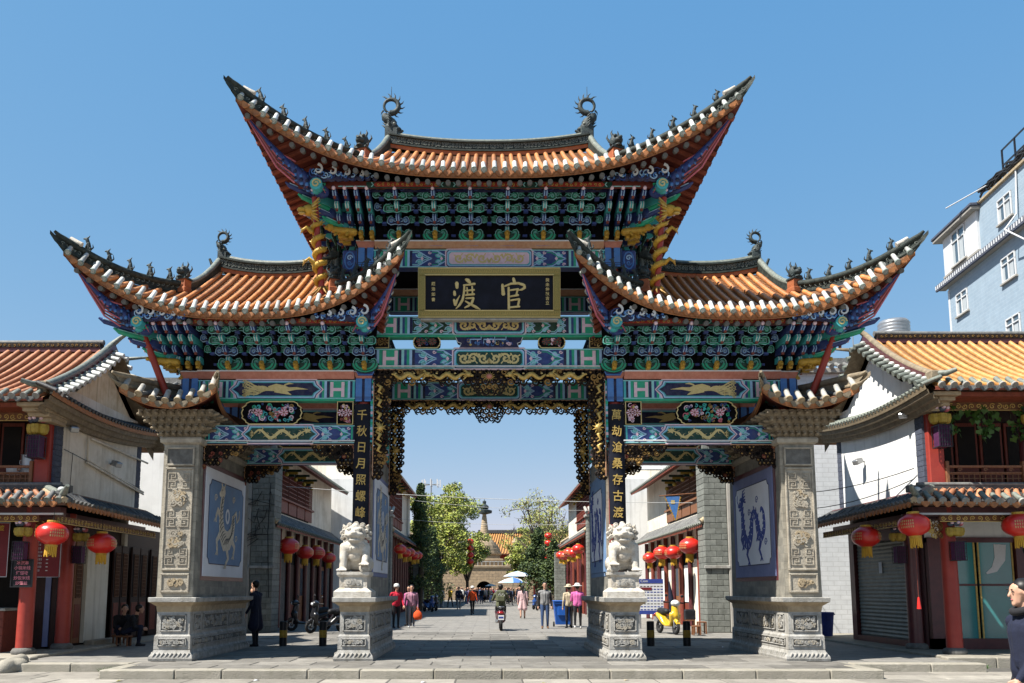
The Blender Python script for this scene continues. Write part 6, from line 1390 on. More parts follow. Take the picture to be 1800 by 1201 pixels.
for a0, a1 in ((10.97, 11.8), (11.86, 12.72)):
    m = MB(); bx(m, a0, a1, 2.9, 2.92, .3, 2.6, 'glass_teal'); G_ = m.build('glass_door', SR); q = MB(); bx(q, a0, a1, 2.88, 2.9, 1.55, 1.6, 'maroon')
    for a in (a0 + .02, a1 - .02): bx(q, a - .02, a + .02, 2.885, 2.9, .3, 2.6, 'gold')
    q.build('door_frame', G_)
q = MB(); q.rib([(12.42, 2.55), (12.4, 2.2), (12.25, 1.95), (12.05, 1.85)], [.3, .26, .16, .04], 2.895, 'paper', .004); q.build('painted_swoosh', SR)
m = MB(); m.cyl((12.3, 1.7, 3.05), (12.3, 1.7, 2.6), .01, n=5, mat='cable'); m.lathe([(0, .2), (.06, .16), (.16, .1), (.17, .08), (.05, .05), (.07, -.05), (.05, -.14), (.0, -.15)], (12.3, 1.7, 2.42), 12, 'metal_dark'); m.build('porch_lamp', label='black metal porch lamp hanging behind the right shop column', cat='lamp')
for x, y, z, w, h in ((10.52, 5.15, 1.9, .18, .3),): m = MB(); m.M = FX @ TR(-y, -.03, 0); m.box(-w / 2, w / 2, -.004, 0, z, z + h, 'paper'); m.build('paper_notice', label='white paper notice stuck on the grey roller shutter', cat='notice')
camera_box(10.1, 5.2, 4.95, -1.2, 'small lamp on the middle of the white gable wall on the right'); camera_box(10.12, 2.55, 5.7, -.7, 'small floodlight at the front edge of the white gable wall')
lantern(9.2, .55, 2.85, 'red lantern hanging at the corner of the right shop', 'lanterns on the corner shops'); lantern(9.05, 2.6, 2.72, 'red lantern under the side eave of the right shop', 'lanterns on the corner shops'); lantern(11.5, .6, 2.85, 'red lantern at the right edge, under the right shop front eave', 'lanterns on the corner shops')
m = MB(); m.tube([(9.2, .55, 2.4), (9.2, .55, 1.25)], .006, 5, 'carve_red'); m.tube([(9.2, .55, 1.3), (9.2, .55, 1.05)], [.02, .05], 8, 'lantern_red'); m.build('long_tassel_cord', label='long red tassel cord below the lantern at the right shop corner', cat='cord')
# climbing vine on the right balcony
V = empty('climbing_vine', (11.6, 2.0, 5.4), 'green climbing vine hanging under the right balcony eave', 'plant'); m = MB(); r = random.Random(4); stems = []
for k in range(7):
    x = 10.9 + k * .28; p = [(x, 2.0, 5.75), (x + r.uniform(-.2, .2), 1.95, 5.5), (x + r.uniform(-.3, .3), 1.9, 5.25 - r.uniform(0, .45))]; m.tube(p, .01, 5, 'wood_dark'); stems.append(p)
m.build('stem', V); m = MB()
for k in range(150):
    p = r.choice(stems); t = r.random(); a = Vector(p[0]).lerp(Vector(p[1]), t) if r.random() < .5 else Vector(p[1]).lerp(Vector(p[2]), t); a += Vector((r.uniform(-.14, .14), r.uniform(-.12, .1), r.uniform(-.08, .08))); w = r.uniform(.05, .1)
    m.M = TR(*a) @ Matrix.Rotation(r.uniform(-1.2, 1.2), 4, 'Z') @ Matrix.Rotation(r.uniform(-.7, .5), 4, 'X') @ Matrix.Rotation(r.uniform(-.6, .6), 4, 'Y'); m.prism([(0, w * .3), (-w * .6, w * .6), (-w, -w * .1), (-w * .4, -w * .6), (0, -w * 1.2), (w * .4, -w * .6), (w, -w * .1), (w * .6, w * .6)], 0, .004, 'leaf')
m.M = None; m.build('leaves', V)
o = empty('plastic_bin', (10.15, 8.2, 0), 'blue plastic bin in the gap behind the right outer pier', 'bin'); m = MB(); m.lathe([(0, .03), (.24, .03), (.3, .7), (.32, .72), (.3, .74), (.27, .7), (.0, .1)], (10.1, 8.2, .05), 16, 'mural_ink', False); m.build('tub', o); m = MB(); m.lathe([(.325, .66), (.34, .68), (.325, .7)], (10.1, 8.2, .05), 16, 'mural_ink'); m.build('rim', o)
# ---------------------------------------------------------------- houses along the street behind the archway
pm('brick_grey', (.25, .26, .235), (.17, .18, .16), 5, .85, .35, 40, rnd=.16, grime=(.1, .1, .09), gscale=4)
pm('concrete', (.42, .4, .36), (.32, .3, .27), 4, .85, .3, 30, grime=(.2, .19, .16), gscale=2)
brickmat('blue_brick', (.3, .39, .475), (.275, .365, .45), (.35, .435, .51), .5, .16, .01, axis='YZ', bump=.15, var=.08)
brickmat('white_tile', (.72, .74, .76), (.67, .69, .71), (.56, .57, .58), .4, .16, .01, axis='sum', bump=.15, var=.1)
brickmat('house_brick', (.22, .23, .21), (.16, .17, .155), (.28, .27, .24), .4, .16, .012, axis='sum', bump=.35)
pm('win_white', (.72, .73, .74), (.64, .65, .66), 8, .4)
glassmat('pane', (.1, .14, .17)); pm('curtain', (.5, .54, .56), (.36, .4, .43), 3, .7, stretch=(1, 8, .4))
def white_house(s, zt, lab, extra):
    H = empty('plastered_house', (s * 12, 12, 0), lab, 'building'); m = MB(); m.box(s * 8.75, s * 17, 11, 18, 0, zt, 'plaster_white' if s < 0 else 'white_tile'); m.box(s * 8.74, s * 8.95, 10.98, 11.3, 0, zt - .4, 'concrete', .01); W_ = m.build('wall', H)
    m = MB(); m.box(s * 8.6, s * 17, 10.85, 11.2, zt, zt + .18, 'concrete', .02); m.build('coping', W_)
    for k in range(26):
        x = s * (8.8 + k * .3); q = MB(); q.tube([(x, 10.8, zt + .22), (x, 11.3, zt + .45)], .07, 7, 'tile_grey'); q.cyl((x, 10.78, zt + .2), (x, 10.8, zt + .21), .09, n=10, mat='stone_pale'); q.build('coping_tile', W_)
    m = MB(); m.box(s * 8.6, s * 17, 11.15, 11.5, zt + .4, zt + .6, 'tile_grey'); m.build('ridge', W_)
    return H
HL = white_house(-1, 8.2, 'white plastered house behind the left corner shop with a tiled coping', 0); HR = white_house(1, 8.9, 'white tiled house behind the right corner shop', 0)
def window(parent, F, w, h, name='window', mul=True):
    """white casement let into a wall; local x along, -y out, origin at its centre"""
    m = MB(); m.M = F; m.box(-w / 2, w / 2, -.0, .1, -h / 2, h / 2, 'pane'); o = m.build(name, parent)
    m = MB(); m.M = F; t = .06
    for a in ((-w / 2, w / 2, -h / 2, -h / 2 + t), (-w / 2, w / 2, h / 2 - t, h / 2), (-w / 2, -w / 2 + t, -h / 2, h / 2), (w / 2 - t, w / 2, -h / 2, h / 2), (-t / 2, t / 2, -h / 2, h / 2), (-w / 2, w / 2, h * .18, h * .18 + t)): m.box(a[0], a[1], -.05, .02, a[2], a[3], 'win_white', .008)
    m.build('frame', o); m = MB(); m.M = F; m.box(-w / 2 - .08, w / 2 + .08, -.1, .02, -h / 2 - .08, -h / 2, 'concrete', .01); m.build('sill', o)
    m = MB(); m.M = F
    for k in range(2): m = MB(); m.M = F; m.box(-w * .45 + k * w * .5, -w * .3 + k * w * .62, -.004, 0, -h * .45, h * .16, 'curtain'); m.build('curtain', o)
    return o
window(HR, TR(11.7, 10.98, 8.0), 1.1, 1.2); window(HR, TR(13.6, 10.98, 8.0), .9, 1.0)
# water tank on the right hand roof
wt = empty('water_tank', (15.6, 14, 9), 'round stainless steel water tank on the roof beside the blue block', 'tank'); m = MB(); prof = [(.0, 0), (.56, 0)]
for k in range(9): prof += [(.56, .02 + k * .13), (.585, .07 + k * .13), (.56, .12 + k * .13)]
m.lathe(prof + [(.5, 1.24), (0, 1.34)], (15.6, 14, 10.5), 24, 'metal_grey'); m.build('drum', wt); m = MB()
for a in range(4): m.cyl((15.6 + .45 * cos(a * pi / 2 + .7), 14 + .45 * sin(a * pi / 2 + .7), 8.8), (15.6 + .45 * cos(a * pi / 2 + .7), 14 + .45 * sin(a * pi / 2 + .7), 10.5), .05, n=6, mat='metal_dark')
m.build('stand', wt)
m = MB(); m.box(15.9, 18.2, 13.2, 14.8, 8.8, 10.75, 'concrete', .02); m.box(14.5, 15.8, 15.5, 16.5, 8.8, 10.5, 'white_tile'); m.build('stair_hut', label='grey concrete stair hut beside the roof water tank', cat='hut')
m = MB(); m.tube([(14.0, 14, 8.9), (14.0, 14, 11.8)], .02, 5, 'metal_grey'); m.build('lightning_rod', label='thin lightning rod on the roof left of the water tank', cat='rod')
# blue block
BB = empty('apartment_block', (26, 20, 0), 'tall pale blue brick apartment block at the right edge', 'building')
bo = Vector((22.0, 22.6, 0)); bd = Vector((-.085, -1, 0)).normalized(); bnv = Vector((-1, .085, 0)).normalized()
FB = frame_mat(bo, bd, -bnv)     # local x runs towards the camera, -y out of the wall
m = MB(); m.M = FB; m.box(1.3, 30, 0, 9, 0, 18.3, 'blue_brick'); m.box(1.25, 1.4, -.02, .1, 0, 15.6, 'win_white'); BW_ = m.build('wall', BB)
m = MB(); m.M = FB; m.box(.8, 30, -.3, .1, 15.75, 15.9, 'concrete', .02); m.box(.75, 30, -.36, -.26, 15.72, 16.02, 'quoin', .01)
for k in range(60): m.box(.8 + k * .2, .88 + k * .2, -.38, -.34, 15.8, 15.98, 'win_white')
m.build('cornice', BW_)
m = MB(); m.M = FB; m.box(1.3, 4.6, -.12, .2, 16.3, 18.1, 'win_white', .01); m.box(.85, 4.8, -.4, .3, 18.1, 18.25, 'concrete', .02); m.box(.8, 4.85, -.45, .35, 18.25, 18.38, 'quoin', .02); m.box(1.25, 4.65, -.16, .2, 16.2, 16.3, 'concrete'); m.build('bay', BW_)
window(BB, FB @ TR(2.9, -.13, 17.2), 1.3, 1.6)
for t, z in ((6.8, 17.2), (6.75, 14.65), (2.6, 14.58), (6.75, 12.05), (2.6, 12.0), (11, 17.2), (11, 14.6), (11, 12), (6.75, 9.4), (2.6, 9.4)): window(BB, FB @ TR(t, -.01, z), 1.1, 1.05)
m = MB(); m.M = FB; m.box(4.7, 30, -.12, .5, 18.3, 18.42, 'stone_warm', .01); m.build('parapet', BB)
m = MB(); m.M = FB
for k in range(9): m.box(6.6 + k * 1.0, 6.66 + k * 1.0, .1, .16, 18.4, 19.8, 'metal_dark')
for z in (19.1, 19.78): m.box(6.6, 16, .1, .16, z, z + .05, 'metal_dark')
m.tube([(6.6, .13, 18.5), (7.2, .13, 19.0)], .03, 5, 'metal_dark'); m.build('roof_railing', BB)
m = MB(); m.M = FB; r = random.Random(8)
for k in range(14): m.tube([(5.0 + i * .8, -.05 + r.uniform(-.1, .1), 18.5 + r.uniform(0, .4)) for i in range(12)], .04, 5, 'cable')
m.tube([(3.6, -.9, 18.7), (6.2, .1, 18.75)], .03, 5, 'win_white'); m.tube([(7.9, -.05, 18.4), (7.8, -.1, 16.5), (7.9, -.66, 15.8), (8.7, -.3, 15.0)], .035, 6, 'win_white'); m.build('cable_bundle', BB)
# ---- shop houses with brick end piers
def brick_pier(parent, x0, x1, y, z1, depth=1.0):
    m = MB(); m.box(x0 + .02, x1 - .02, y + .02, y + depth, 0, z1, 'mortar'); P = m.build('brick_pier', parent); h = .2; r = random.Random(int(abs(x0) * 10)); n = int(z1 / h)
    for k in range(n):
        cuts = [x0] + ([x0 + (x1 - x0) * .5] if k % 2 else [x0 + (x1 - x0) * .25, x0 + (x1 - x0) * .75]) + [x1]
        for a, b in zip(cuts[:-1], cuts[1:]): q = MB(); q.box(a + .006, b - .006, y - r.uniform(0, .008), y + depth + .01, k * h + .006, (k + 1) * h - .006, 'brick_grey', .008); q.build('brick', P)
    m = MB(); m.box(x0 - .04, x1 + .04, y - .05, y + depth, 0, 1.0, 'concrete', .02); m.build('pier_footing', P) if False else None
    return P
def street_house(s, y0, y1, xw, lab, zl=3.75, zu=6.5, ov=.85, pitch=.3, near=True, up='wood_red'):
    H = empty('street_house', (s * (xw + 2), (y0 + y1) / 2, 0), lab, 'building', 'houses along the street'); xe = xw - ov
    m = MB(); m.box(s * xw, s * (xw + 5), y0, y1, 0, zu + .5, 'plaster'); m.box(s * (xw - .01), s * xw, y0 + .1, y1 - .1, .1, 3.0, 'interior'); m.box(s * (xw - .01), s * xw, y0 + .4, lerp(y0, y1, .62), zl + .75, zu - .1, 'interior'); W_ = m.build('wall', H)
    a = [(s * xe, y1, zl), (s * xe, y0, zl), (s * xw, y0, zl + .62), (s * xw, y1, zl + .62)]
    if s > 0: a = [a[1], a[0], a[3], a[2]]
    slope(H, *a, pitch, 'tile_grey', 'tile_dark', GREYCAP, None, .07, .03, under='rafter', joined=not near)
    a = [(s * xe, y1, zu), (s * xe, y0, zu), (s * (xw + 2.4), y0, zu + 1.9), (s * (xw + 2.4), y1, zu + 1.9)]
    if s > 0: a = [a[1], a[0], a[3], a[2]]
    slope(H, *a, pitch, 'tile_grey', 'tile_dark', GREYCAP, None, .07, .12, under='rafter', joined=not near)
    m = MB(); m.tube([(s * (xe - .05), y0 - .02, zu + .12), (s * xw, y0 - .02, zu + .5), (s * (xw + 2.4), y0 - .02, zu + 2.1)], [.1, .11, .1], 7, 'stone_warm'); m.tube([(s * (xe - .02), y0 - .02, zl + .1), (s * xw, y0 - .02, zl + .72)], .1, 7, 'stone_warm'); m.tube([(s * (xw + 2.4), y0, zu + 2.05), (s * (xw + 2.4), y1, zu + 2.05)], .12, 6, 'tile_grey')
    m.add([(s * xw, y0, zu + .45), (s * (xw + 2.4), y0, zu + 1.85), (s * (xw + 4.8), y0, zu + .45)], [(0, 1, 2)], 'plaster_white'); m.build('verge', H)
    n = max(3, int((y1 - y0) / 1.5)); F = frame_mat((s * (xw - .02), 0, 0), (0, -s, 0) if s > 0 else (0, 1, 0), (s, 0, 0)); sg = -1 if s > 0 else 1
    for i in range(n + 1):
        y = lerp(y0 + .2, y1 - .2, i / n); q = MB(); q.cyl((s * (xw - .12), y, 0), (s * (xw - .12), y, zl + .1), .1, n=10, mat='maroon' if i % 2 or s < 0 else 'wood_red'); q.build('post', H)  # left posts all maroon: the shaded street side is put into the colour
        if i < n:
            yc = y + (y1 - y0 - .4) / n / 2; w = (y1 - y0 - .4) / n
            if y < lerp(y0, y1, .62):
                q = MB(); q.M = F @ TR(sg * yc, 0, 0); q.box(-w / 2 + .08, w / 2 - .08, -.03, .0, zl + .8, zl + 1.35, up, .01); lattice(q, -w / 2 + .1, w / 2 - .1, zl + 1.4, zu - .3, -.03, 7, 6, up, .03, .03); q.box(-w / 2, w / 2, -.12, .0, zl + 1.3, zl + 1.38, up); q.build('lattice_window', H)
                q = MB(); q.M = F @ TR(sg * (yc - w / 2), 0, 0)
                for k in range(3): q.box(-.06, .06, -.25 - .14 * k, 0, zu - .38 + .1 * k, zu - .29 + .1 * k, ('p_dgreen', 'yellow_carve', 'p_dgreen')[k])
                q.ball((0, -.3, zu - .5), (.1, .1, .09), 'yellow_carve', 7, 5); q.build('eave_bracket', H)
            q = MB(); q.M = F @ TR(sg * yc, 0, 0); kind = i % 3
            if kind == 0: q.box(-w / 2 + .12, w / 2 - .12, -.02, 0, .1, .9, 'wood_red', .01); q.box(-w / 2 + .12, w / 2 - .12, -.018, 0, .95, 2.5, 'plaster_white' if s > 0 else 'wood_dark', .01)  # left house: dark panel instead of white infill, facade shade painted in
            elif kind == 1:
                for e in (-1, 1): q.box(e * w / 4 - w / 4 + .03, e * w / 4 + w / 4 - .03, -.03, 0, .05, 2.6, 'wood_brown', .01); q.box(e * w / 4 - w / 6, e * w / 4 + w / 6, -.035, -.03, 1.2, 2.4, 'pane')
            else: q.box(-w / 2 + .1, w / 2 - .1, -.02, 0, .05, 2.7, 'plaster' if s > 0 else 'stone_dark', .01)  # left infill darker than right, shade of that facade put into the colour
            q.build('shopfront', H)
    return H
H1L = street_house(-1, 12.2, 27, 8.35, 'two storey shop house with red lattice windows behind the left side bay'); H1R = street_house(1, 12.2, 27, 8.35, 'two storey shop house with pale lower eave behind the right side bay', up='wood_brown')
for s, H in ((-1, H1L), (1, H1R)):
    a, b = sorted((s * 7.55, s * 8.35)); brick_pier(H, a, b, 12.0, 6.9); q = MB(); q.box(s * 8.36, s * 8.8, 11.95, 12.4, 0, 6.9, 'concrete', .02); q.box(s * 7.5, s * 8.4, 11.93, 12.0, 2.2, 2.3, 'stone_pale', .01); q.build('pier_return', H)
H2L = street_house(-1, 29, 46, 5.95, 'taller shop house beyond the left inner pier, half hidden by the dark conifer', 4.6, 8.2, .7, .36, False); H2R = street_house(1, 29, 46, 5.95, 'taller shop house beyond the right inner pier, half hidden by the right conifer', 4.6, 7.6, .7, .36, False)
for s, H in ((-1, H2L), (1, H2R)):
    a, b = sorted((s * 5.3, s * 6.1)); brick_pier(H, a, b, 28.2, 5.4, .8)
    q = MB(); q.box(s * 5.2, s * 6.2, 28.0, 29.0, 5.4, 5.55, 'stone_pale', .02)
    for k in range(5): q.tube([(s * (5.25 + k * .22), 27.9, 5.62), (s * (5.25 + k * .22), 28.8, 5.95)], .085, 7, 'stone_pale')
    q.build('pier_cap', H); a, b = sorted((s * 4.75, s * 5.5)); brick_pier(H, a, b, 44, 4.2, .8)
for s in (-1, 1):
    q = MB(); q.box(s * 5.95, s * 10, 27.6, 28.9, 0, 7.4, 'plaster_white'); o = q.build('gable_wall', H2L if s < 0 else H2R)
H3L = street_house(-1, 52, 92, 6.5, 'long low house behind the row of trees on the left', 3.4, 5.6, .6, .8, False); H3R = street_house(1, 52, 70, 6.5, 'low tiled house beyond the right conifer', 3.2, 5.2, .6, .7, False); H4R = street_house(1, 74, 100, 6.8, 'last low tiled house before the pagoda on the right', 2.8, 4.6, .6, .8, False)
# lanterns along the eaves
for s, side in ((-1, 'left'), (1, 'right')):
    for k, (y, o) in enumerate(((13.4, 'nearest the brick pier'), (16.2, 'second from the brick pier'), (18.8, 'third from the brick pier'), (21.5, 'fourth from the brick pier'))):
        lantern(s * (7.35 + .07 * (k % 2)), y + (.0, .35, -.3, .2)[k], 3.05 - (.0, .1, .03, .12)[k], 'red lantern under the lower eave of the %s street house, %s' % (side, o), 'lanterns along the street houses', (1.2, 1.05, 1.12, .98)[k])
    for k in range(5): lantern(s * (5.05 - .06 * k), 30.5 + 2.2 * k, 3.75 - .12 * (k % 2), 'red lantern on the taller house beyond the %s inner pier, %s in its row' % (side, ('first', 'second', 'third', 'fourth', 'last')[k]), 'lantern row on the %s taller house' % side, 1.1)
for s, side in ((-1, 'left'), (1, 'right')):
    for k in range(4): lantern(W(827, 945, 62).x if s < 0 else W(964, 945, 55).x, 62 if s < 0 else 55, (4.1 if s < 0 else 4.2) + .62 * k, '%s of four small lanterns strung one above another on the %s of the street' % (('lowest', 'second lowest', 'second highest', 'topmost')[k], side), 'string of four lanterns %s' % side, 1.0)
# wires over the street
def wire(pts, r, mat, lab): m = MB(); m.tube(pts, r, 5, mat); m.build('overhead_wire', label=lab, cat='wire')
def sagline(a, b, sag, n=14): a, b = Vector(a), Vector(b); return [a.lerp(b, i / n) - Vector((0, 0, sag * 4 * (i / n) * (1 - i / n))) for i in range(n + 1)]
wire(sagline((-7.4, 13, 5.2), (7.4, 13, 4.6), .15), .01, 'cable_white', 'pale wire sagging low across the street behind the lions')
wire(sagline((-5.3, 30, 6.6), (6, 31, 6.0), .2), .01, 'cable_white', 'upper of two thin wires across the far street'); wire(sagline((-5.3, 32, 5.6), (6, 33, 5.4), .2), .01, 'cable_white', 'lower of two thin wires across the far street')
wire(sagline((10.2, 2.4, 4.35), (8.6, 11.2, 4.9), .35), .012, 'cable', 'upper black cable slung along the white right gable'); wire(sagline((10.2, 2.4, 4.1), (8.6, 11.2, 4.5), .5), .012, 'cable', 'lower black cable slung along the white right gable')
m = MB(); r = random.Random(2)
for k in range(12): a = Vector((-7.7 - .05 * k, 11.95, 4.9 - .3 * (k % 6))); m.tube([a, a + Vector((r.uniform(-.5, .2), -.02, -r.uniform(.1, .5))), a + Vector((r.uniform(-.9, -.2), -.03, -r.uniform(.2, .7)))], .012, 5, 'cable')
m.tube([(-7.7, 11.95, 5.2), (-7.75, 11.93, 3.5), (-7.65, 11.93, 1.2)], .014, 5, 'cable'); m.build('cable_tangle', label='tangle of black cables on the left grey brick pier', cat='cables', kind=None)
# pennant on the right house
pn = empty('pennant', (7.2, 14, 4.6), 'blue triangular pennant with yellow toothed edge on the right street house', 'flag'); m = MB(); c = W(1182, 872, 14); m.cyl((c.x - .5, 14, c.z), (8.4, 14, c.z + .15), .02, n=6, mat='wood_brown'); m.build('pole', pn)
m = MB(); P = [(c.x - .28, c.z), (c.x + .28, c.z - .02), (c.x + .1, c.z - .92)]; m.prism(P, 14.0, 14.012, 'flag_blue' if 'flag_blue' in MATS else 'p_blue'); m.build('cloth', pn); m = MB()
for (a, b) in ((P[0], P[2]), (P[1], P[2])):
    for k in range(9): t = (k + .5) / 9; x = lerp(a[0], b[0], t); z = lerp(a[1], b[1], t); d = -.06 if a is P[0] else .06; m.prism([(x, z + .06), (x + d, z), (x, z - .06)], 13.995, 14.01, 'gold_bright')
m.box(c.x - .06, c.x + .08, 13.99, 14.0, c.z - .3, c.z - .16, 'gold_pale'); m.build('yellow_teeth', pn)
# notice board behind the right lion
nb = empty('notice_board', (6.6, 15, 0), 'white printed notice board behind the right lion', 'sign'); a, b = W(1122, 1018, 15), W(1167, 1080, 15); m = MB(); m.box(a.x, b.x, 15, 15.06, b.z, a.z, 'paper'); m.build('panel', nb); m = MB(); m.box(a.x, b.x, 14.99, 15, a.z - .16, a.z, 'mural_ink'); m.build('title_band', nb); m = MB(); m.box(a.x, b.x, 14.99, 15, b.z, b.z + .14, 'mural_ink'); m.build('foot_band', nb); m = MB(); m.box(a.x, a.x + .5, 14.988, 15, a.z - .42, a.z - .32, 'menu_red')
for i in range(9):
    for k in range(7): m.rib([(a.x + .06 + k * .13, a.z - .28 - .11 * i), (a.x + .15 + k * .13, a.z - .28 - .11 * i)], .04, 15, 'mural_ink' if i % 3 else 'stone_dark', .003)
m.build('printed_lines', nb); m = MB()
for x in (a.x + .05, b.x - .05): m.box(x - .03, x + .03, 15.01, 15.07, 0, b.z, 'metal_grey')
m.build('leg', nb); text('lettering', 'Com', .14, nb, 'paper', TR(a.x + .22, 14.985, a.z - .08), .002)
# bollards
for x, lab in ((-5.4, 'left of the two black bollards in the left side bay'), (-4.36, 'right of the two black bollards in the left side bay'), (4.23, 'left of the two black bollards in the right side bay'), (5.18, 'right of the two black bollards in the right side bay')):
    o = empty('bollard', (x, 4.8, 0), lab + ', yellow banded', 'bollard', 'yellow banded bollards'); m = MB(); m.lathe([(0, 0), (.1, 0), (.1, .62), (.09, .64), (0, .645)], (x, 4.8, 0), 16, 'metal_dark', False); m.build('post', o); m = MB(); m.lathe([(.101, .22), (.103, .23), (.103, .4), (.101, .41)], (x, 4.8, 0), 16, 'gold_bright'); m.build('yellow_band', o)
# ---------------------------------------------------------------- pagoda and temple at the end of the street
brickmat('sandstone', (.46, .33, .2), (.36, .26, .16), (.24, .18, .12), .9, .42, .03, axis='sum', bump=.5)
pm('sand_plain', (.48, .37, .24), (.34, .26, .17), 2, .85, .4, 12, grime=(.2, .15, .1), gscale=.6)
PY = 108; PX = W(851, 1000, PY).x
PG = empty('pagoda', (PX, PY + 4, 0), 'sandstone pagoda with bell dome and spire at the end of the street', 'pagoda'); m = MB()
h = 4.6; w = 7.2; aw = 1.15; m.box(PX - w, PX - aw, PY, PY + 10, 0, h, 'sandstone'); m.box(PX + aw, PX + w, PY, PY + 10, 0, h, 'sandstone')
arc = [(PX + aw * cos(t * pi / 12), 1.6 + aw * sin(t * pi / 12)) for t in range(13)]; m.prism([(PX + aw, h), (PX - aw, h)] + list(reversed(arc)) if False else [(PX + aw, 1.6)] + arc[1:-1] + [(PX - aw, 1.6), (PX - aw, h), (PX + aw, h)], PY, PY + 10, 'sandstone'); B = m.build('base', PG)
m = MB(); m.box(PX - aw, PX + aw, PY + 2.5, PY + 2.6, 0, 1.5, 'maroon'); m.box(PX - aw, PX + aw, PY + 2.45, PY + 2.5, 1.5, 1.7, 'stone_pale'); m.box(PX - aw, PX + aw, PY + 4, PY + 4.1, 0, 2.8, 'interior'); m.build('gate', B)
m = MB(); m.rib([(x_ * 1 + (x_ - PX) * .12, z_ + (z_ - 1.6) * .12) for x_, z_ in arc], .25, PY, 'sand_plain', .06); stack(m, PX - w, PX + w, PY, PY + 10, [(h, 0), (h + .1, .15), (h + .35, .2), (h + .4, .1)], 'sand_plain')
for k in range(24): x = PX - w + .2 + k * .6; m.box(x, x + .12, PY + .1, PY + .25, h + .4, h + .95, 'stone_pale')
m.box(PX - w, PX + w, PY + .08, PY + .27, h + .95, h + 1.1, 'stone_pale', .02); m.build('balustrade', B)
m = MB(); stack(m, PX - 2.6, PX + 2.6, PY + 2.4, PY + 7.6, [(h + .4, 0), (h + 1.2, 0), (h + 1.3, .25), (h + 1.5, .25), (h + 1.55, -.2), (h + 2.1, -.3), (h + 2.15, .0), (h + 2.3, .05)], 'sand_plain'); m.build('tier', PG)
m = MB(); m.lathe([(2.6, 0), (2.55, .3), (2.45, .32), (2.4, .8), (2.25, .83), (2.15, 1.3), (1.95, 1.33), (1.75, 1.8), (1.5, 1.83), (1.2, 2.3), (.9, 2.5), (.9, 2.55)], (PX, PY + 5, h + 2.3), 20, 'sand_plain', False); m.build('dome', PG)
m = MB(); prof = [(.8, 0), (.8, .5)]
for k in range(11): prof += [(.72 - .035 * k, .5 + k * .28), (.66 - .035 * k, .64 + k * .28)]
m.lathe(prof + [(.3, 3.7)], (PX, PY + 5, h + 4.7), 14, 'sand_plain', False); m.lathe([(.3, 3.7), (1.15, 3.9), (1.2, 4.3), (.5, 4.5), (.7, 4.7), (.65, 5.0), (.25, 5.3), (.3, 5.7), (.05, 5.9), (0, 6.3)], (PX, PY + 5, h + 4.7), 12, 'bronze', False); m.build('spire', PG)
for dx in (4.6, -4.6): m = MB(); m.lathe([(1.2, 0), (1.2, .6), (1.4, .7), (.9, .9), (.95, 1.5), (.5, 2.0), (.35, 2.1), (.28, 3.2), (.5, 3.4), (.05, 4.2)], (PX + dx, PY + 1.8, h + .5), 12, 'sand_plain', False); m.build('corner_turret', PG)
TH = empty('temple_hall', (8, 130, 0), 'temple hall with a yellow tiled roof behind the pagoda', 'building'); m = MB(); m.box(-3, 16, 130, 140, 0, 8.0, 'red_paint'); m.build('wall', TH); slope(TH, (-4, 127, 7.5), (17, 127, 7.5), (15, 134, 11.4), (-2, 134, 11.4), .5, 'tile_yellow', 'tile_pan', None, None, .14, .3, joined=True); m = MB(); m.box(-2, 15, 133.8, 134.2, 11.4, 12.1, 'tile_dark', .1); m.build('ridge', TH)
# phone mast
mc = W(758, 850, 190); MA = empty('phone_mast', (mc.x, 190, 0), 'thin phone mast with antennas above the left trees', 'mast'); m = MB(); m.cyl((mc.x, 190, 0), (mc.x, 190, mc.z + 1), .28, .16, 8, 'metal_grey'); m.build('pole', MA); m = MB()
for a in range(8): x, y = mc.x + 2.2 * cos(a * pi / 4), 190 + 2.2 * sin(a * pi / 4); m.box(x - .14, x + .14, y - .1, y + .1, mc.z - .9, mc.z + .9, 'win_white'); m.tube([(mc.x, 190, mc.z - .3), (x, y, mc.z - .3)], .08, 5, 'metal_grey')
m.build('antennas', MA)
# ---------------------------------------------------------------- trees
pm('bark', (.13, .1, .07), (.07, .055, .04), 12, .9, .6, 30, stretch=(4, 4, 1))
pm('limewash', (.7, .7, .68), (.5, .5, .47), 8, .9)
pm('leaf_dark', (.03, .065, .02), (.015, .035, .012), 3, .6, rnd=.1); pm('leaf_mid', (.16, .21, .04), (.09, .13, .03), 3, .6); pm('leaf_lime', (.4, .44, .07), (.24, .29, .045), 3, .55); pm('leaf_olive', (.32, .29, .08), (.18, .17, .05), 3, .6); pm('leaf_conifer', (.085, .125, .04), (.035, .06, .022), 2.5, .7)
def leaves(m, c, rad, n, size, mats, r, flat=.8):
    for _ in range(n):
        while True:
            v = Vector((r.uniform(-1, 1), r.uniform(-1, 1), r.uniform(-1, 1)))
            if .15 < v.length < 1: break
        p = Vector(c) + Vector((v.x * rad, v.y * rad, v.z * rad * flat)); a = Vector((r.gauss(0, 1), r.gauss(0, 1), r.gauss(0, 1))).normalized(); b = a.orthogonal().normalized(); s = size * r.uniform(.6, 1.4)
        m.add([p - a * s, p + b * s * .45, p + a * s, p - b * s * .45], [(0, 1, 2, 3)], r.choice(mats))
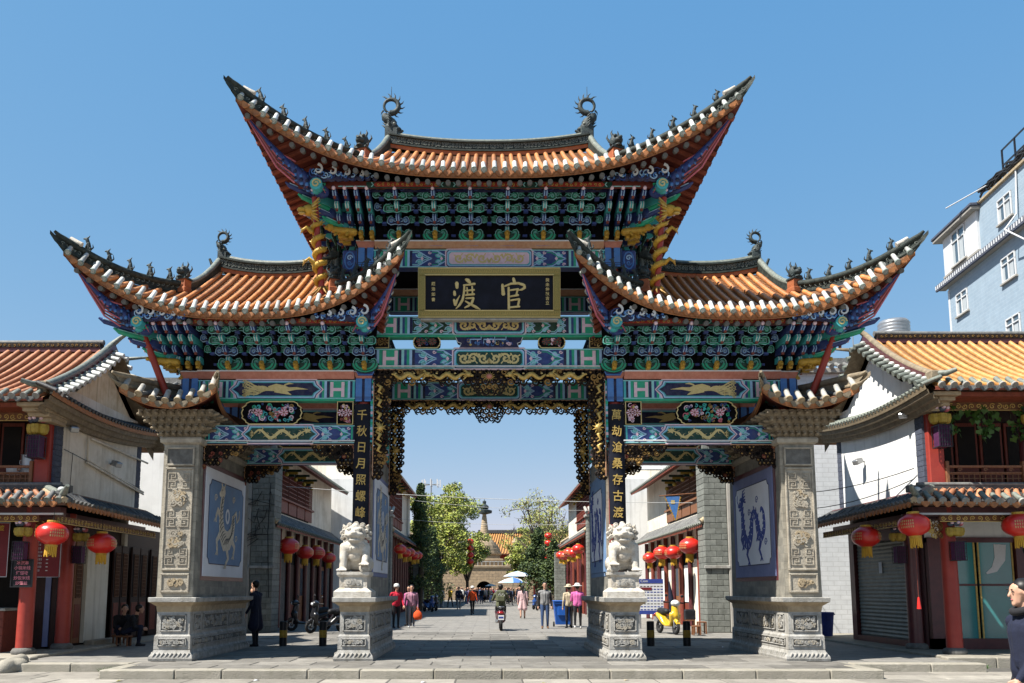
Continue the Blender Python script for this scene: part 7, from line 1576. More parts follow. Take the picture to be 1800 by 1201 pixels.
def broadleaf(x, y, H, R, lab, mats, seed, dens=1., leafsize=.16, bare=False, wash=True, lean=0.):
    """trunk forking into limbs that each carry leafy clumps; the crown is the sum of the clumps"""
    r = random.Random(seed); T = empty('street_tree', (x, y, 0), lab, 'tree', 'trees along the street'); m = MB(); q = MB(); tr = H * .26; z0 = H * .3
    m.tube([(x, y, 0), (x + lean * .3, y, tr * .5), (x + lean, y, tr)], [.26, .2, .17], 9, 'bark'); c = Vector((x + lean, y, 0))
    for i in range(8):
        a = 2 * pi * (i + r.random() * .7) / 8; up = r.uniform(.25, 1.); rr = R * (1 - .55 * up ** 2) * r.uniform(.6, .95); e = c + Vector((cos(a) * rr, sin(a) * rr, lerp(z0, H * .92, up)))
        s0 = c + Vector((0, 0, tr - .2)); mid = s0.lerp(e, .5) + Vector((r.uniform(-.3, .3), r.uniform(-.3, .3), .5)); P1 = [s0, s0.lerp(mid, .5) + Vector((0, 0, .25)), mid, mid.lerp(e, .5) + Vector((0, 0, .15)), e]; m.tube(P1, [.13, .11, .085, .055, .02], 6, 'bark')
        for j in range(9):
            t = r.uniform(.35, 1.); k = min(3, int(t * 4)); b = P1[k].lerp(P1[k + 1], t * 4 - k); d = Vector((r.gauss(0, 1), r.gauss(0, 1), r.gauss(.35, .8))).normalized(); L = R * r.uniform(.16, .42); w = b + d * L
            m.tube([b, b.lerp(w, .5) + Vector((0, 0, .08)), w], [.04, .028, .008], 4, 'bark')
            if bare:
                for _ in range(4): d2 = (d + Vector((r.gauss(0, .6), r.gauss(0, .6), r.gauss(.2, .5)))).normalized(); b2 = b.lerp(w, r.uniform(.3, 1)); m.tube([b2, b2 + d2 * L * .6], [.018, .005], 3, 'bark')
            if r.random() < (.6 if bare else 1.):
                leaves(q, w, R * r.uniform(.14, .27), int(150 * dens), leafsize * .72, mats, r, .75)
    m.build('trunk', T)
    if wash: w_ = MB(); w_.tube([(x, y, 0), (x + lean * .2, y, 1.1)], [.27, .24], 9, 'limewash'); w_.build('limewash_band', T)
    q.build('crown', T); return T
def conifer(x, y, H, R, lab, seed, base=.16):
    r = random.Random(seed); T = empty('conifer', (x, y, 0), lab, 'tree', 'conifers'); m = MB(); m.tube([(x, y, 0), (x + .1, y, H * .5), (x, y, H * .97)], [.2, .14, .03], 8, 'bark')
    for k in range(3): m.tube([(x, y, 0), (x + .25 * (k - 1), y + .2, H * .3)], [.15, .08], 6, 'bark')
    m.build('trunk', T); q = MB()
    for k in range(150):
        t = r.random() ** .8; z = H * (base + (.98 - base) * t); rr = R * (1 - t) ** .75 * (.75 + .35 * sin(t * 23 + seed)) + .1; a = r.uniform(0, 2 * pi); d = rr * r.uniform(.35, 1.)
        leaves(q, (x + cos(a) * d, y + sin(a) * d, z), .2 + .32 * (1 - t), 62, .1, ['leaf_conifer', 'leaf_conifer', 'leaf_dark', 'leaf_mid'], r, 1.25)
    q.build('crown', T); return T
conifer(-5.0, 44, 9.2, 1.3, 'tall dark conifer on the left side of the street', 3); conifer(-4.7, 52, 6.6, 1.7, 'shorter dark conifer behind the tall one on the left', 4, .1); conifer(4.0, 52, 6.5, 1.9, 'broad green conifer on the right side of the street', 6, .22); conifer(4.9, 47, 5.2, 1.2, 'small conifer close to the right brick pier', 8, .25)
LM = ['leaf_lime', 'leaf_lime', 'leaf_mid', 'leaf_olive', 'leaf_lime']
broadleaf(-4.4, 60, 11.2, 3.6, 'bright lime green tree filling the left of the street', LM, 12, 1.1, .17); broadleaf(-5.0, 70, 12.6, 4.2, 'second lime green tree farther down on the left', LM, 13, 1.1, .19); broadleaf(-2.6, 84, 9.6, 3.2, 'low lime tree reaching towards the pagoda', LM, 14, .8, .22)
broadleaf(4.9, 62, 11.8, 4.0, 'half bare olive tree over the right conifer', ['leaf_olive', 'leaf_lime', 'leaf_olive'], 15, .4, .15, True); broadleaf(6.2, 74, 13, 4.6, 'thin leaved tree behind the half bare one on the right', ['leaf_olive', 'leaf_lime'], 16, .55, .17, True); broadleaf(3.9, 88, 8.2, 3, 'small pale tree at the far right end of the street', LM, 17, .6, .2)
broadleaf(6.0, 118, 12, 3.5, 'dark round tree behind the pagoda', ['leaf_dark', 'leaf_mid'], 18, .9, .3, wash=False)
# weeds in the pavement joints
for k, (x, y, z) in enumerate(((-7.55, -.75, -.16), (10.2, .1, -.16))):
    m = MB(); r = random.Random(k)
    for i in range(26): a = r.uniform(0, 6.3); d = r.uniform(.02, .16); b = Vector((x + r.uniform(-.12, .12), y + r.uniform(-.04, .04), z)); t = b + Vector((cos(a) * d, sin(a) * d * .5, r.uniform(.05, .13))); m.add([b - Vector((.012, 0, 0)), b + Vector((.012, 0, 0)), t], [(0, 1, 2)], 'leaf')
    m.build('weed_tuft', label=('small green weed tuft at the kerb left of the platform', 'small green weed tuft at the kerb of the right shop')[k], cat='plant')
# ---------------------------------------------------------------- people
import numpy as np
pm('skin', (.62, .36, .25), (.54, .3, .2), 8, .55); pm('hair', (.015, .012, .011), (.008, .007, .006), 30, .45)
def cloth(name, c, d=.75): return pm(name, c, tuple(x * d for x in c), 14, .85, .25, 60)
for n_, c_ in (('c_plaid', (.45, .22, .3)), ('c_grey', (.24, .24, .25)), ('c_red', (.6, .02, .05)), ('c_black', (.02, .02, .024)), ('c_white', (.78, .77, .74)), ('c_olive', (.13, .14, .08)), ('c_denim', (.05, .09, .2)), ('c_vest', (.28, .28, .28)), ('c_pink', (.72, .16, .42)), ('c_blush', (.75, .5, .5)), ('c_orange', (.8, .1, .02)), ('c_yellow', (.7, .45, .05)), ('c_navy', (.014, .019, .045)), ('c_beige', (.62, .52, .36)), ('c_blue', (.08, .2, .5)), ('c_brown', (.2, .1, .05)), ('c_lilac', (.4, .3, .5))): cloth(n_, c_)
def wlk(a): return {'legs': ((a, .05), (-a, .0))}
def body(p, vox):
    """p: pose and clothes -> one continuous mesh with clothing regions"""
    caps = []; C = lambda a, b, ra, rb, m: caps.append((Vector(a), Vector(b), ra, rb, m))
    top, arm_, bot, shoe = p['top'], p.get('arm', p['top']), p['bot'], p.get('shoe', 'c_black'); f = p.get('fat', 1.); sit = p.get('sit'); L = p.get('lean', 0.)
    hz = p.get('hip', .9); pel = Vector((0, 0, hz)); ch = pel + Vector((0, -.34 * sin(L), .36 * cos(L))); nk = pel + Vector((0, -.5 * sin(L), .53 * cos(L)))
    for e in (-1, 1): C(pel + Vector((e * .07, 0, .02)), pel.lerp(ch, .5) + Vector((e * .06, 0, 0)), .105 * f, .1 * f, top if p.get('long', 1) else bot); C(pel.lerp(ch, .5) + Vector((e * .06, 0, 0)), ch + Vector((e * .085, 0, 0)), .1 * f, .105 * f, top)
    C(pel.lerp(ch, .3), ch, .11 * f, .12 * f, top); C(ch, nk + Vector((0, 0, -.03)), .1 * f, .06, top); C(nk + Vector((0, 0, -.03)), nk + Vector((0, -.015, .06)), .05, .048, 'skin')
    hd = nk + Vector((0, -.03 - .1 * sin(L), .15)); C(hd + Vector((0, .015, .035)), hd + Vector((0, .005, .03)), .088, .086, 'skin'); C(hd + Vector((0, -.022, .03)), hd + Vector((0, -.03, -.06)), .07, .05, 'skin'); C(hd + Vector((0, -.05, -.08)), hd + Vector((0, -.052, -.085)), .03, .028, 'skin'); C(hd + Vector((0, -.09, .01)), hd + Vector((0, -.1, -.02)), .009, .0135, 'skin')
    for e in (-1, 1): C(hd + Vector((e * .082, .0, .0)), hd + Vector((e * .088, .01, -.025)), .014, .012, 'skin')
    for i, e in enumerate((-1, 1)):
        if sit is None: ky, ay = p.get('legs', ((0, 0), (0, 0)))[i]; hip = pel + Vector((e * .09, 0, -.04)); kn = Vector((e * .1, -ky * .6 - .02, hz * .52)); an = Vector((e * .1, -ky + ay, .085 + max(0, -ky) * .25))
        else: hip = pel + Vector((e * .1, 0, 0)); kn = pel + Vector((e * .15, sit[0], sit[1])); an = pel + Vector((e * .14, sit[2], sit[3]))
        C(hip, kn, .088 * f, .062, bot); C(kn, an, .06, .042, bot if not p.get('bare') else 'skin'); C(an, an + Vector((0, -.02, -.035)), .045, .04, shoe); C(an + Vector((0, .03, -.05)), an + Vector((e * .015, -.15, -.06)), .037, .032, shoe)
        if p.get('skirt') and sit is None: C(pel + Vector((e * .06, 0, -.02)), Vector((e * .11, 0, hz * .58)), .11, .14, p['skirt'])
        sh = ch + Vector((e * .185 * (f * .5 + .5), 0, .07)); el, wr = p['arms'][i]; el = sh + Vector((e * el[0], el[1], el[2])); wr = el + Vector((e * wr[0], wr[1], wr[2]))
        C(ch + Vector((e * .1, 0, .08)), sh, .075, .065, top); C(sh, el, .062 * f, .047, arm_); C(el, wr, .046, .034, arm_); d = (wr - el).normalized(); s_ = d.orthogonal().normalized(); pm_ = wr + d * .07; C(wr, pm_, .028, .033, 'skin')
        u = d.cross(Vector((0, 1, 0))).normalized() if abs(d.y) < .9 else Vector((1, 0, 0)); v = d.cross(u)
        for k in range(4): o = v * (.026 * (k - 1.5)); ln = (.052, .062, .058, .044)[k]; C(pm_ + o, pm_ + o + d * ln * .6 + u * .006 * e, .0115, .0105, 'skin'); C(pm_ + o + d * ln * .6 + u * .006 * e, pm_ + o + d * ln - u * .014 * e, .0105, .009, 'skin')
        C(wr + d * .03 + v * .03, wr + d * .075 + v * .062, .012, .0105, 'skin')
    m = MB()
    for a, b, ra, rb, mt in caps: m.cap2(a, b, ra, rb, 'skin', 8)
    me = remesh(m, vox, 2); n = len(me.polygons); cen = np.empty(n * 3); me.polygons.foreach_get('center', cen); cen = cen.reshape(-1, 3); best = np.full(n, 9.); idx = np.zeros(n, int); mats = []
    for a, b, ra, rb, mt in caps:
        if mt not in mats: mats.append(mt)
        A = np.array(a); d = np.array(b) - A; t = np.clip(((cen - A) @ d) / max(d @ d, 1e-9), 0, 1); dist = np.linalg.norm(cen - A - t[:, None] * d, axis=1) - (ra + (rb - ra) * t); k = dist < best; best[k] = dist[k]; idx[k] = mats.index(mt)
    for mt in mats: me.materials.append(MATS[mt])
    me.polygons.foreach_set('material_index', idx.astype(np.int32)); me.polygons.foreach_set('use_smooth', np.ones(n, bool)); me.update()
    return me, hd, mats
HANG = (((.05, .02, -.27), (.01, -.06, -.24)), ((.05, .02, -.27), (.01, -.06, -.24)))
SWING = (((.04, .1, -.26), (.02, .0, -.24)), ((.04, -.08, -.26), (.0, -.14, -.2)))
def person(label, x, y, rz, p, z=0., sc=1., vox=.012, hat=None, hair='short', group=None):
    M = TR(x, y, z) @ Matrix.Rotation(rz, 4, 'Z') @ Matrix.Scale(sc, 4); P = link('person', None, None, M, label, 'person', group); me, hd, _ = body(p, vox); link('body', me, P, M)
    q = MB(); c = hd + Vector((0, .012, .03))
    q.ball(c + Vector((0, .018, .016)), (.095, .1, .09), 'hair', 14, 10); q.ball(c + Vector((0, .042, -.008)), (.09, .076, .1), 'hair', 12, 8)
    if hair == 'long': q.tube([c + Vector((0, .06, 0)), c + Vector((0, .09, -.15)), c + Vector((0, .085, -.38))], [.085, .085, .04], 9, 'hair', sq=.6)
    for e in (-1, 1): q.ball(hd + Vector((e * .032, -.087, .012)), (.011, .005, .005), 'hair', 6, 4); q.rib([(e * .018 + hd.x, hd.z + .034), (e * .05 + hd.x, hd.z + .036)], .008, hd.y - .087, 'hair', .004)
    q.build('hair', P, mw=M)
    if p.get('collar'): g_ = MB(); g_.tube([hd + Vector((.085 * cos(t_ * pi / 6), .02 + .085 * sin(t_ * pi / 6), -.13 - .03 * sin(t_ * pi / 6) * -1)) for t_ in range(13)], .034, 8, p['collar'], False); g_.build('collar', P, mw=M)
    q = MB(); q.ball(hd + Vector((0, -.08, -.052)), (.02, .006, .005), 'p_rose', 8, 4); q.build('mouth', P, mw=M)
    if hat:
        q = MB(); q.lathe([(0, .135), (.06, .13), (.1, .1), (.112, .045)] + ([(.2, .02), (.205, .012), (.11, .02)] if hat[1] else [(.118, .03), (.11, .0)]), c + Vector((0, -.01, .0)), 18, hat[0]); q.build('hat', P, mw=M)
    return P, M
person('woman in pink plaid jacket carrying a red bag beside the left inner pier', -3.05, 15.9, .12, dict(top='c_plaid', bot='c_grey', shoe='c_white', arms=HANG, fat=1.08, **wlk(.14)), sc=.97)
m = MB(); bx_ = Vector((-2.79, 15.8, .5)); m.lathe([(0, -.2), (.13, -.19), (.18, -.08), (.16, .06), (.08, .14), (.03, .18)], bx_, 12, 'c_orange', True, sy=.55); BG = m.build('shopping_bag', label='red plastic bag held by the woman in plaid', cat='bag'); m = MB()
for e in (-1, 1): m.tube([bx_ + Vector((e * .05, 0, .12)), bx_ + Vector((e * .03, 0, .24)), bx_ + Vector((-.06, -.02, .3))], .012, 5, 'c_orange')
m.build('handle', BG)
person('person in red jacket and white hat behind the left inner pier', -3.62, 15.6, .5, dict(top='c_red', bot='c_black', arms=SWING, fat=1.1), sc=.98, hat=('c_white', False))
person('person in magenta coat close behind the red jacket', -3.3, 17.6, -.4, dict(top='c_pink', bot='c_black', arms=HANG), sc=.95)
person('man in grey vest and jeans facing the archway on the right', 2.12, 15.0, .0, dict(top='c_vest', arm='c_black', bot='c_denim', shoe='c_brown', arms=HANG, legs=((.08, 0), (-.02, 0))), sc=1.03)
person('woman in bright pink top and white sun hat seen from behind', 3.36, 14.9, pi - .15, dict(top='c_pink', bot='c_black', shoe='c_white', arms=(((.05, -.08, -.25), (-.06, -.2, .02)), ((.05, -.05, -.26), (-.05, -.2, -.02))), legs=((.06, 0), (-.1, 0)), fat=1.05), sc=.99, hat=('c_white', True))
person('person in beige coat and pale hat just left of the pink top', 3.1, 15.6, pi + .2, dict(top='c_beige', bot='c_black', arms=HANG), sc=.97, hat=('c_beige', True))
person('girl in pale pink dress with long black hair walking away', 1.72, 26.5, pi, dict(top='c_blush', bot='skin', skirt='c_blush', bare=True, shoe='c_brown', arms=HANG, **wlk(.12)), sc=1., hair='long')
person('person in orange jacket and white hat in mid street', -1.0, 33, .3, dict(top='c_orange', bot='c_black', arms=SWING, **wlk(.2)), sc=.98, hat=('c_white', False), vox=.016)
person('person in yellow jacket under the trees on the left', -3.3, 55, -.6, dict(top='c_yellow', bot='c_black', arms=SWING, **wlk(.25)), vox=.018)
person('person in white shirt beside the yellow jacket', -4.0, 54, .3, dict(top='c_white', bot='c_denim', arms=SWING, **wlk(.2)), vox=.018)
person('person in dark jacket carrying things left of mid street', -2.3, 47, .1, dict(top='c_navy', bot='c_grey', arms=(((.05, -.1, -.24), (-.08, -.2, .05)), ((.05, -.1, -.24), (-.08, -.2, .05))), **wlk(.1)), vox=.018)
person('woman in dark navy coat raising a hand in the left shadow', -6.05, 4.5, -1.9, dict(top='c_navy', bot='c_black', skirt='c_navy', arms=(((.04, -.12, -.22), (-.03, -.1, .26)), ((.04, .02, -.26), (0, -.14, -.2))), legs=((.03, 0), (-.04, 0)), lean=.06), sc=1.)
person('man in dark navy coat walking past at the right edge, close to the camera', 4.66, -10.4, -pi / 2 - .05, dict(top='c_navy', bot='c_black', arms=SWING, fat=1.12, collar='c_black', **wlk(.22)), z=-.16, sc=1.0, vox=.009)
for k, (x, y, a) in enumerate(((-9.62, 4.9, 1.9), (-9.9, 5.35, .6))):
    o, M = person(('hunched person in dark clothes sitting in the left shop doorway', 'second seated person half hidden inside the left shop doorway')[k], x, y, a, dict(top='c_black', bot='c_navy', hip=.36, sit=(-.4, .12, -.36, -.3), arms=(((.03, -.06, -.25), (-.08, -.2, -.04)), ((.03, -.06, -.25), (-.08, -.2, -.04))), lean=.6), vox=.015)
    m = MB(); m.box(x - .18, x + .18, y - .15, y + .15, .22, .27, 'wood_brown', .01)
    for e in (-1, 1):
        for g_ in (-1, 1): m.box(x + e * .14 - .02, x + e * .14 + .02, y + g_ * .11 - .02, y + g_ * .11 + .02, 0, .22, 'wood_brown')
    m.build('low_stool', label=('low wooden stool under the hunched person in the doorway', 'low wooden stool under the second seated person')[k], cat='stool')
# far crowd before the pagoda
rc = random.Random(21); protos = []
for p in (dict(top='c_black', bot='c_denim', arms=HANG, legs=((.05, 0), (-.05, 0))), dict(top='c_navy', bot='c_black', arms=SWING, **wlk(.2)), dict(top='c_grey', bot='c_black', arms=HANG, skirt='c_black'), dict(top='c_white', bot='c_navy', arms=SWING, **wlk(.12), fat=1.1)):
    me, hd, mats = body(p, .03); protos.append((me, mats, p))
pal = ['c_black', 'c_black', 'c_navy', 'c_navy', 'c_grey', 'c_brown', 'c_denim', 'c_white', 'c_red', 'c_lilac', 'c_olive', 'c_black']
for k in range(90):
    y = rc.uniform(80, 104) if k < 78 else rc.uniform(56, 80); x = rc.uniform(-3.9, 5.0) if y > 80 else rc.choice((rc.uniform(-3.2, -.8), rc.uniform(1.6, 4.2))); me, mats, p = protos[k % 4]; col = pal[rc.randrange(len(pal))]
    o = link('person', me, None, TR(x, y, 0) @ Matrix.Rotation(rc.uniform(0, 6.3), 4, 'Z') @ Matrix.Scale(rc.uniform(.93, 1.06), 4), 'person in %s %s top %s the pagoda arch, %s' % ('an' if col == 'c_olive' else 'a', {'c_black': 'black', 'c_navy': 'navy', 'c_grey': 'grey', 'c_brown': 'brown', 'c_denim': 'blue', 'c_white': 'white', 'c_red': 'red', 'c_lilac': 'lilac', 'c_olive': 'olive'}[col], 'left of' if x < -1.7 else 'right of' if x > .9 else 'before', 'deepest in the crowd' if y > 96 else 'amid the crowd' if y > 88 else 'at the near crowd edge' if y > 80 else 'nearer than the crowd'), 'person', 'crowd before the pagoda')
    sl = o.material_slots[mats.index(p['top'])]; sl.link = 'OBJECT'; sl.material = MATS[col]
# ---------------------------------------------------------------- scooters, bin, umbrellas
pm('rubber', (.022, .022, .024), (.015, .015, .016), 10, .8, .2); pm('paint_yellow', (.72, .48, .03), (.66, .42, .025), 3, .25, spec=.6, coat=.4); pm('paint_maroon', (.16, .015, .03), (.13, .012, .025), 3, .25, spec=.6, coat=.4); pm('paint_black', (.02, .02, .024), (.015, .015, .018), 3, .28, coat=.4); pm('paint_blue', (.03, .09, .3), (.025, .07, .24), 3, .28, coat=.4); pm('chrome', (.7, .7, .72), (.6, .6, .62), 4, .15, metal=.95); pm('lens', (.75, .76, .78), (.6, .62, .64), 6, .1, spec=.8); pm('lens_red', (.5, .01, .01), (.4, .01, .01), 6, .15, spec=.8); pm('bin_blue', (.02, .12, .5), (.016, .1, .42), 4, .45); pm('seat', (.02, .02, .022), (.014, .014, .016), 12, .6)
def wheel(V, M, y, r, w=.055):
    m = MB(); n = 20; pts = [(0, y + r * cos(2 * pi * i / n), r + .0 + r * sin(2 * pi * i / n)) for i in range(n + 1)]; pts = [(0, y + (r - w) * cos(2 * pi * i / n), r + (r - w) * sin(2 * pi * i / n)) for i in range(n + 1)]
    m.tube(pts, w, 8, 'rubber', False); o = m.build('wheel', V, mw=M); m = MB(); m.cyl((-.04, y, r), (.04, y, r), .05, n=10, mat='metal_dark')
    for k in range(5): a = k * 2 * pi / 5; m.tube([(0, y, r), (0, y + (r - w) * cos(a), r + (r - w) * sin(a))], .018, 5, 'metal_grey')
    m.build('rim', o, mw=M)
def scooter(label, x, y, rz, paint, seatc='seat', sc=1., rack=False, lean=0., group=None, top=None):
    """step-through scooter, nose towards local -y"""
    M = TR(x, y, 0) @ Matrix.Rotation(rz, 4, 'Z') @ Matrix.Rotation(lean, 4, 'Y') @ Matrix.Scale(sc, 4); V = link('scooter', None, None, M, label, 'scooter', group)
    wheel(V, M, -.6, .22); wheel(V, M, .58, .23)
    m = MB(); sec = [((0, -.5, .62), .2, .16), ((0, -.46, .42), .18, .1), ((0, -.36, .3), .16, .07), ((0, -.05, .27), .15, .06), ((0, .12, .34), .16, .12), ((0, .3, .5), .17, .17), ((0, .6, .6), .14, .13), ((0, .8, .66), .06, .06)]
    b = MB()
    for (c, rx, rz_), (c2, rx2, rz2) in zip(sec[:-1], sec[1:]):
        for e in (-.5, 0, .5): b.cap2((c[0] + e * rx * 1.1, c[1], c[2]), (c2[0] + e * rx2 * 1.1, c2[1], c2[2]), rz_ * .62, rz2 * .62, paint, 8)
    b.cap2((0, -.52, .6), (0, -.46, .88), .13, .11, paint, 9); b.cap2((0, -.66, .42), (0, -.52, .44), .06, .07, paint, 8)
    me = remesh(b, .022, 2); me.materials.append(MATS[paint]); link('body_shell', me, V, M)
    m = MB(); m.cap2((0, .1, .72), (0, .58, .76), .1, .09, seatc, 9); m.cap2((0, .3, .7), (0, .62, .74), .12, .1, seatc, 9); m.build('seat', V, mw=M)
    m = MB(); m.tube([(0, -.5, .85), (0, -.45, .98)], .05, 8, 'metal_dark'); m.tube([(-.33, -.36, 1.02), (-.2, -.42, 1.02), (.2, -.42, 1.02), (.33, -.36, 1.02)], .018, 6, 'metal_dark')
    for e in (-1, 1): m.tube([(e * .24, -.4, 1.02), (e * .36, -.37, 1.02)], .026, 7, 'rubber')
    m.build('handlebar', V, mw=M)
    m = MB(); m.ball((0, -.5, 1.0), (.15, .13, .11), top or paint, 12, 8); m.build('headlight_cowl', V, mw=M); m = MB(); m.ball((0, -.6, .99), (.08, .05, .055), 'lens', 10, 7); m.build('headlight', V, mw=M)
    for e in (-1, 1): q = MB(); q.tube([(e * .22, -.41, 1.03), (e * .27, -.4, 1.2)], .008, 5, 'metal_dark'); q.ball((e * .28, -.4, 1.24), (.06, .02, .045), 'metal_dark', 8, 6); q.build('mirror', V, mw=M)
    m = MB(); m.tube([(-.05, -.5, .62), (-.06, -.58, .3), (-.06, -.6, .22)], .022, 6, 'metal_grey'); m.tube([(.05, -.5, .62), (.06, -.58, .3), (.06, -.6, .22)], .022, 6, 'metal_grey'); m.build('fork', V, mw=M)
    m = MB(); m.prism([(-.78, .36), (-.6, .46), (-.42, .4), (-.44, .36), (-.6, .42), (-.76, .32)], -.06, .06, paint, plane='YZ'); m.build('mudguard', V, mw=M)
    m = MB(); m.ball((0, .84, .62), (.1, .03, .045), 'lens_red', 10, 6); m.build('tail_light', V, mw=M); m = MB(); m.box(-.1, .1, .86, .87, .38, .54, 'paper'); m.box(-.08, .08, .87, .873, .43, .49, 'mural_ink'); m.build('number_plate', V, mw=M); m = MB(); m.tube([(.12, .2, .3), (.15, .55, .3), (.15, .8, .36)], [.03, .045, .05], 8, 'metal_grey'); m.build('exhaust', V, mw=M)
    if rack: m = MB(); m.tube([(-.1, .62, .78), (-.1, .9, .82), (.1, .9, .82), (.1, .62, .78)], .014, 5, 'chrome'); m.build('rack', V, mw=M)
    return V, M
scooter('yellow scooter parked in the right side bay facing the camera', 5.95, 11.0, .25, 'paint_yellow', sc=1.02, lean=.06, group='parked scooters', top='c_white')
V, M = scooter('maroon scooter ridden away down the middle of the street', .42, 13.7, pi, 'paint_maroon', rack=True, sc=1.05)
person('scooter rider in olive jacket with a patterned backpack, seen from behind', .42, 13.55, pi, dict(top='c_olive', bot='c_black', hip=.86, sit=(-.32, -.06, -.2, -.46), arms=(((.1, -.16, -.2), (-.02, -.24, .02)), ((.1, -.16, -.2), (-.02, -.24, .02))), fat=1.12, lean=.08))
o = empty('backpack', (.42, 13.35, 1.2), 'olive backpack with white pattern on the scooter rider', 'bag'); m = MB(); m.box(.24, .6, 13.27, 13.42, 1.02, 1.45, 'c_olive', .05); m.build('sack', o); m = MB(); m.box(.28, .56, 13.24, 13.28, 1.05, 1.24, 'c_olive', .03); m.build('pocket', o); m = MB()
for k in range(5): m.rib(spiral(.34 + .05 * k, 1.27 + .05 * (k % 2), .03, .8, 1, k), .014, 13.27, 'c_white', .004)
m.build('white_print', o)
person_helmet = None
scooter('black motor scooter parked left of the two bollards in shadow', -5.55, 11.6, -.9, 'paint_black', lean=.1, group='parked scooters'); scooter('second dark scooter parked against the left shop fronts', -6.5, 13.2, -1.3, 'paint_black', group='parked scooters', lean=.08); scooter('dark scooter with a green leg shield parked nearest the left pier', -4.75, 15.4, -1.2, 'paint_blue', group='parked scooters', lean=.08)
for k, (x, y) in enumerate(((-4.1, 40), (-4.0, 42.5), (-4.2, 46), (3.7, 44), (3.6, 47), (3.75, 50))): scooter(('first blue scooter in the row under the left trees', 'second scooter in the row under the left trees', 'third scooter in the row under the left trees', 'first scooter parked by the right conifer', 'second scooter parked by the right conifer', 'third scooter parked by the right conifer')[k], x, y, (.5 if x < 0 else -.5), ('paint_blue', 'paint_black')[k % 2], group='parked scooters', lean=.08)
# blue wheelie bin
B_ = empty('wheelie_bin', (2.95, 16.5, 0), 'blue wheelie bin between the man in the vest and the pink top', 'bin'); m = MB(); c = (2.92, 16.5)
m.add([(c[0] + a * w, c[1] + b * d, z) for z, w, d in ((.1, .27, .25), (.98, .36, .36)) for a, b in ((-1, -1), (1, -1), (1, 1), (-1, 1))], [(0, 1, 5, 4), (1, 2, 6, 5), (2, 3, 7, 6), (3, 0, 4, 7), (3, 2, 1, 0)], 'bin_blue')
m.box(c[0] - .38, c[0] + .38, c[1] - .38, c[1] - .34, .92, .99, 'bin_blue', .01); m.box(c[0] - .22, c[0] + .22, c[1] - .345, c[1] - .3, .45, .85, 'bin_blue', .02); m.build('tub', B_); m = MB(); m.box(c[0] - .39, c[0] + .39, c[1] - .4, c[1] + .38, .99, 1.04, 'bin_blue', .02); m.box(c[0] - .3, c[0] + .3, c[1] + .38, c[1] + .44, .95, 1.0, 'bin_blue', .01); m.build('lid', B_)
for e in (-1, 1): m = MB(); m.cyl((c[0] + e * .3, c[1] + .25, .1), (c[0] + e * .36, c[1] + .25, .1), .1, n=12, mat='rubber'); m.build('wheel', B_)
# umbrellas
def umbrella(label, x, y, z, R, cols):
    o = empty('parasol', (x, y, 0), label, 'umbrella'); m = MB(); n = 16
    for k in range(8):
        vs = []
        for j in range(3):
            a = 2 * pi * (k + j / 2) / 8
            for r_, zz in ((.02, 0), (R * .5, -R * .12), (R, -R * .36)): q = r_ * (1 if j != 1 else .96); vs.append((x + q * cos(a), y + q * sin(a), z + zz))
        m.add(vs, [(j * 3 + i, j * 3 + i + 1, j * 3 + i + 4, j * 3 + i + 3) for j in range(2) for i in range(2)], cols[k % len(cols)])
    m.build('canopy', o); m = MB(); m.cyl((x, y, 0), (x, y, z + .08), .03, n=6, mat='metal_grey'); m.build('pole', o)
umbrella('large blue and white vendor parasol over the far crowd', 2.7, 80, 2.9, 1.75, ['c_blue', 'c_white', 'p_sky']); umbrella('white vendor parasol just behind the blue one', 3.4, 84, 3.7, 1.8, ['c_white', 'p_sky']); umbrella('small white umbrella carried in the far crowd', .2, 86, 2.2, .75, ['c_white'])
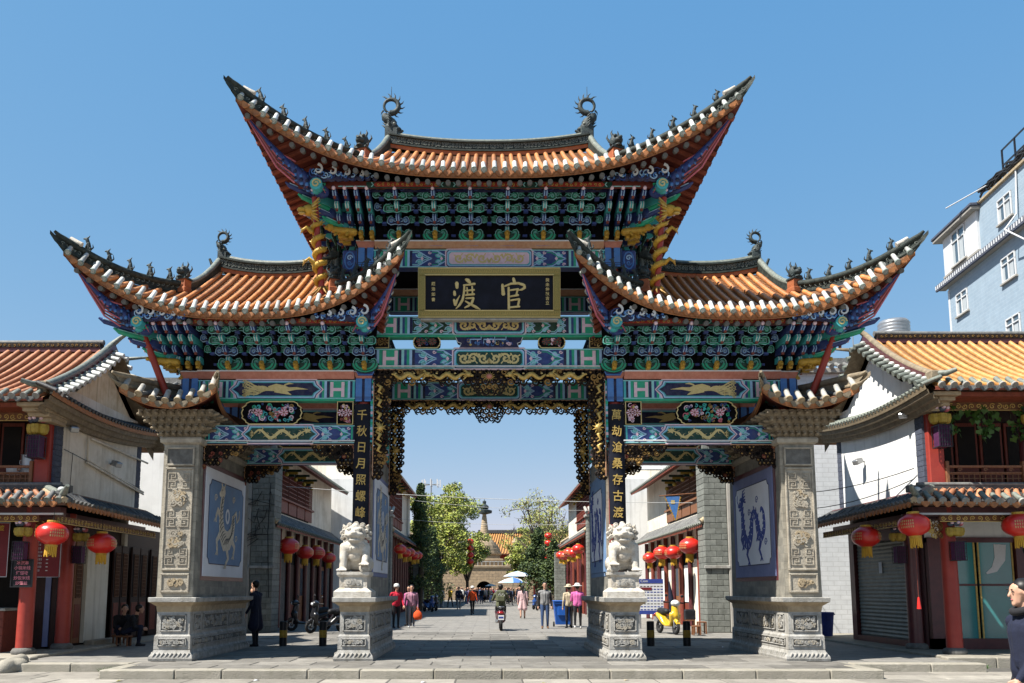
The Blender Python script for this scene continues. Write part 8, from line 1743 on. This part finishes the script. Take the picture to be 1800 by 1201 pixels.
# stools and boxes by the yellow scooter
for k, (x, y, w, h) in enumerate(((6.85, 11.6, .3, .45), (7.15, 11.2, .28, .4), (6.75, 10.3, .26, .3))):
    o = empty('wooden_stool', (x, y, 0), ('wooden stool with a black box beside the yellow scooter', 'wooden stool against the right brick pier', 'low stool in front of the right brick pier')[k], 'stool', 'stools by the yellow scooter'); m = MB(); m.box(x - w / 2, x + w / 2, y - w / 2, y + w / 2, h - .04, h, 'wood_brown', .008); m.build('seat', o)
    for e in (-1, 1):
        for g_ in (-1, 1): m = MB(); m.box(x + e * w * .42 - .02, x + e * w * .42 + .02, y + g_ * w * .42 - .02, y + g_ * w * .42 + .02, 0, h - .04, 'wood_brown'); m.build('leg', o)
m = MB(); m.box(6.68, 7.02, 11.45, 11.75, .45, .78, 'metal_dark', .02); m.box(6.7, 7.0, 11.46, 11.74, .78, .8, 'seat', .01); m.build('black_box', label='black box on the wooden stool beside the yellow scooter', cat='box')
o = empty('folded_parasol', (6.45, 12.2, 0), 'folded dark parasol leaning by the right shop door', 'umbrella'); m = MB(); m.tube([(6.45, 12.2, .1), (6.4, 12.2, .6), (6.35, 12.2, 1.2), (6.3, 12.2, 1.75)], [.03, .1, .09, .02], 8, 'c_navy'); m.build('canopy', o); m = MB(); m.cyl((6.47, 12.2, 0), (6.28, 12.2, 1.9), .015, n=6, mat='metal_grey'); m.build('pole', o)
# stone at the left kerb, litter, drain cover
m = MB(); m.cap2((-9.62, -.05, .0), (-9.55, -.75, -.1), .16, .2, 'kerb', 10); m.cap2((-9.4, -.5, -.06), (-9.7, -.6, -.1), .17, .16, 'kerb', 10); me = remesh(m, .03, 3); me.materials.append(MATS['kerb']); link('rough_stone', me, None, None, 'rough pale stone lump at the end of the left shop kerb', 'stone')
for k, (x, y, c) in enumerate(((-4.2, -2.4, 'paper'), (-1.2, -2.7, 'paper'), (2.4, -2.35, 'c_beige'), (5.9, 4.1, 'paper'), (.9, -2.9, 'leaf_olive'), (-6.6, -2.5, 'leaf_olive'))): m = MB(); z = -.155 if y < -2 else .006; m.add([(x, y, z), (x + .09, y + .02, z + .02), (x + .1, y + .07, z + .006), (x + .02, y + .06, z + .025)], [(0, 1, 2, 3)], c); m.build('litter_scrap', label='small %s scrap of litter on the pavement %s' % (('white', 'white', 'beige', 'white', 'dry leaf', 'dry leaf')[k], ('left of the left lion', 'before the middle passage', 'before the right lion', 'behind the right bollards', 'right of the middle passage', 'before the left outer pier')[k]), cat='litter')
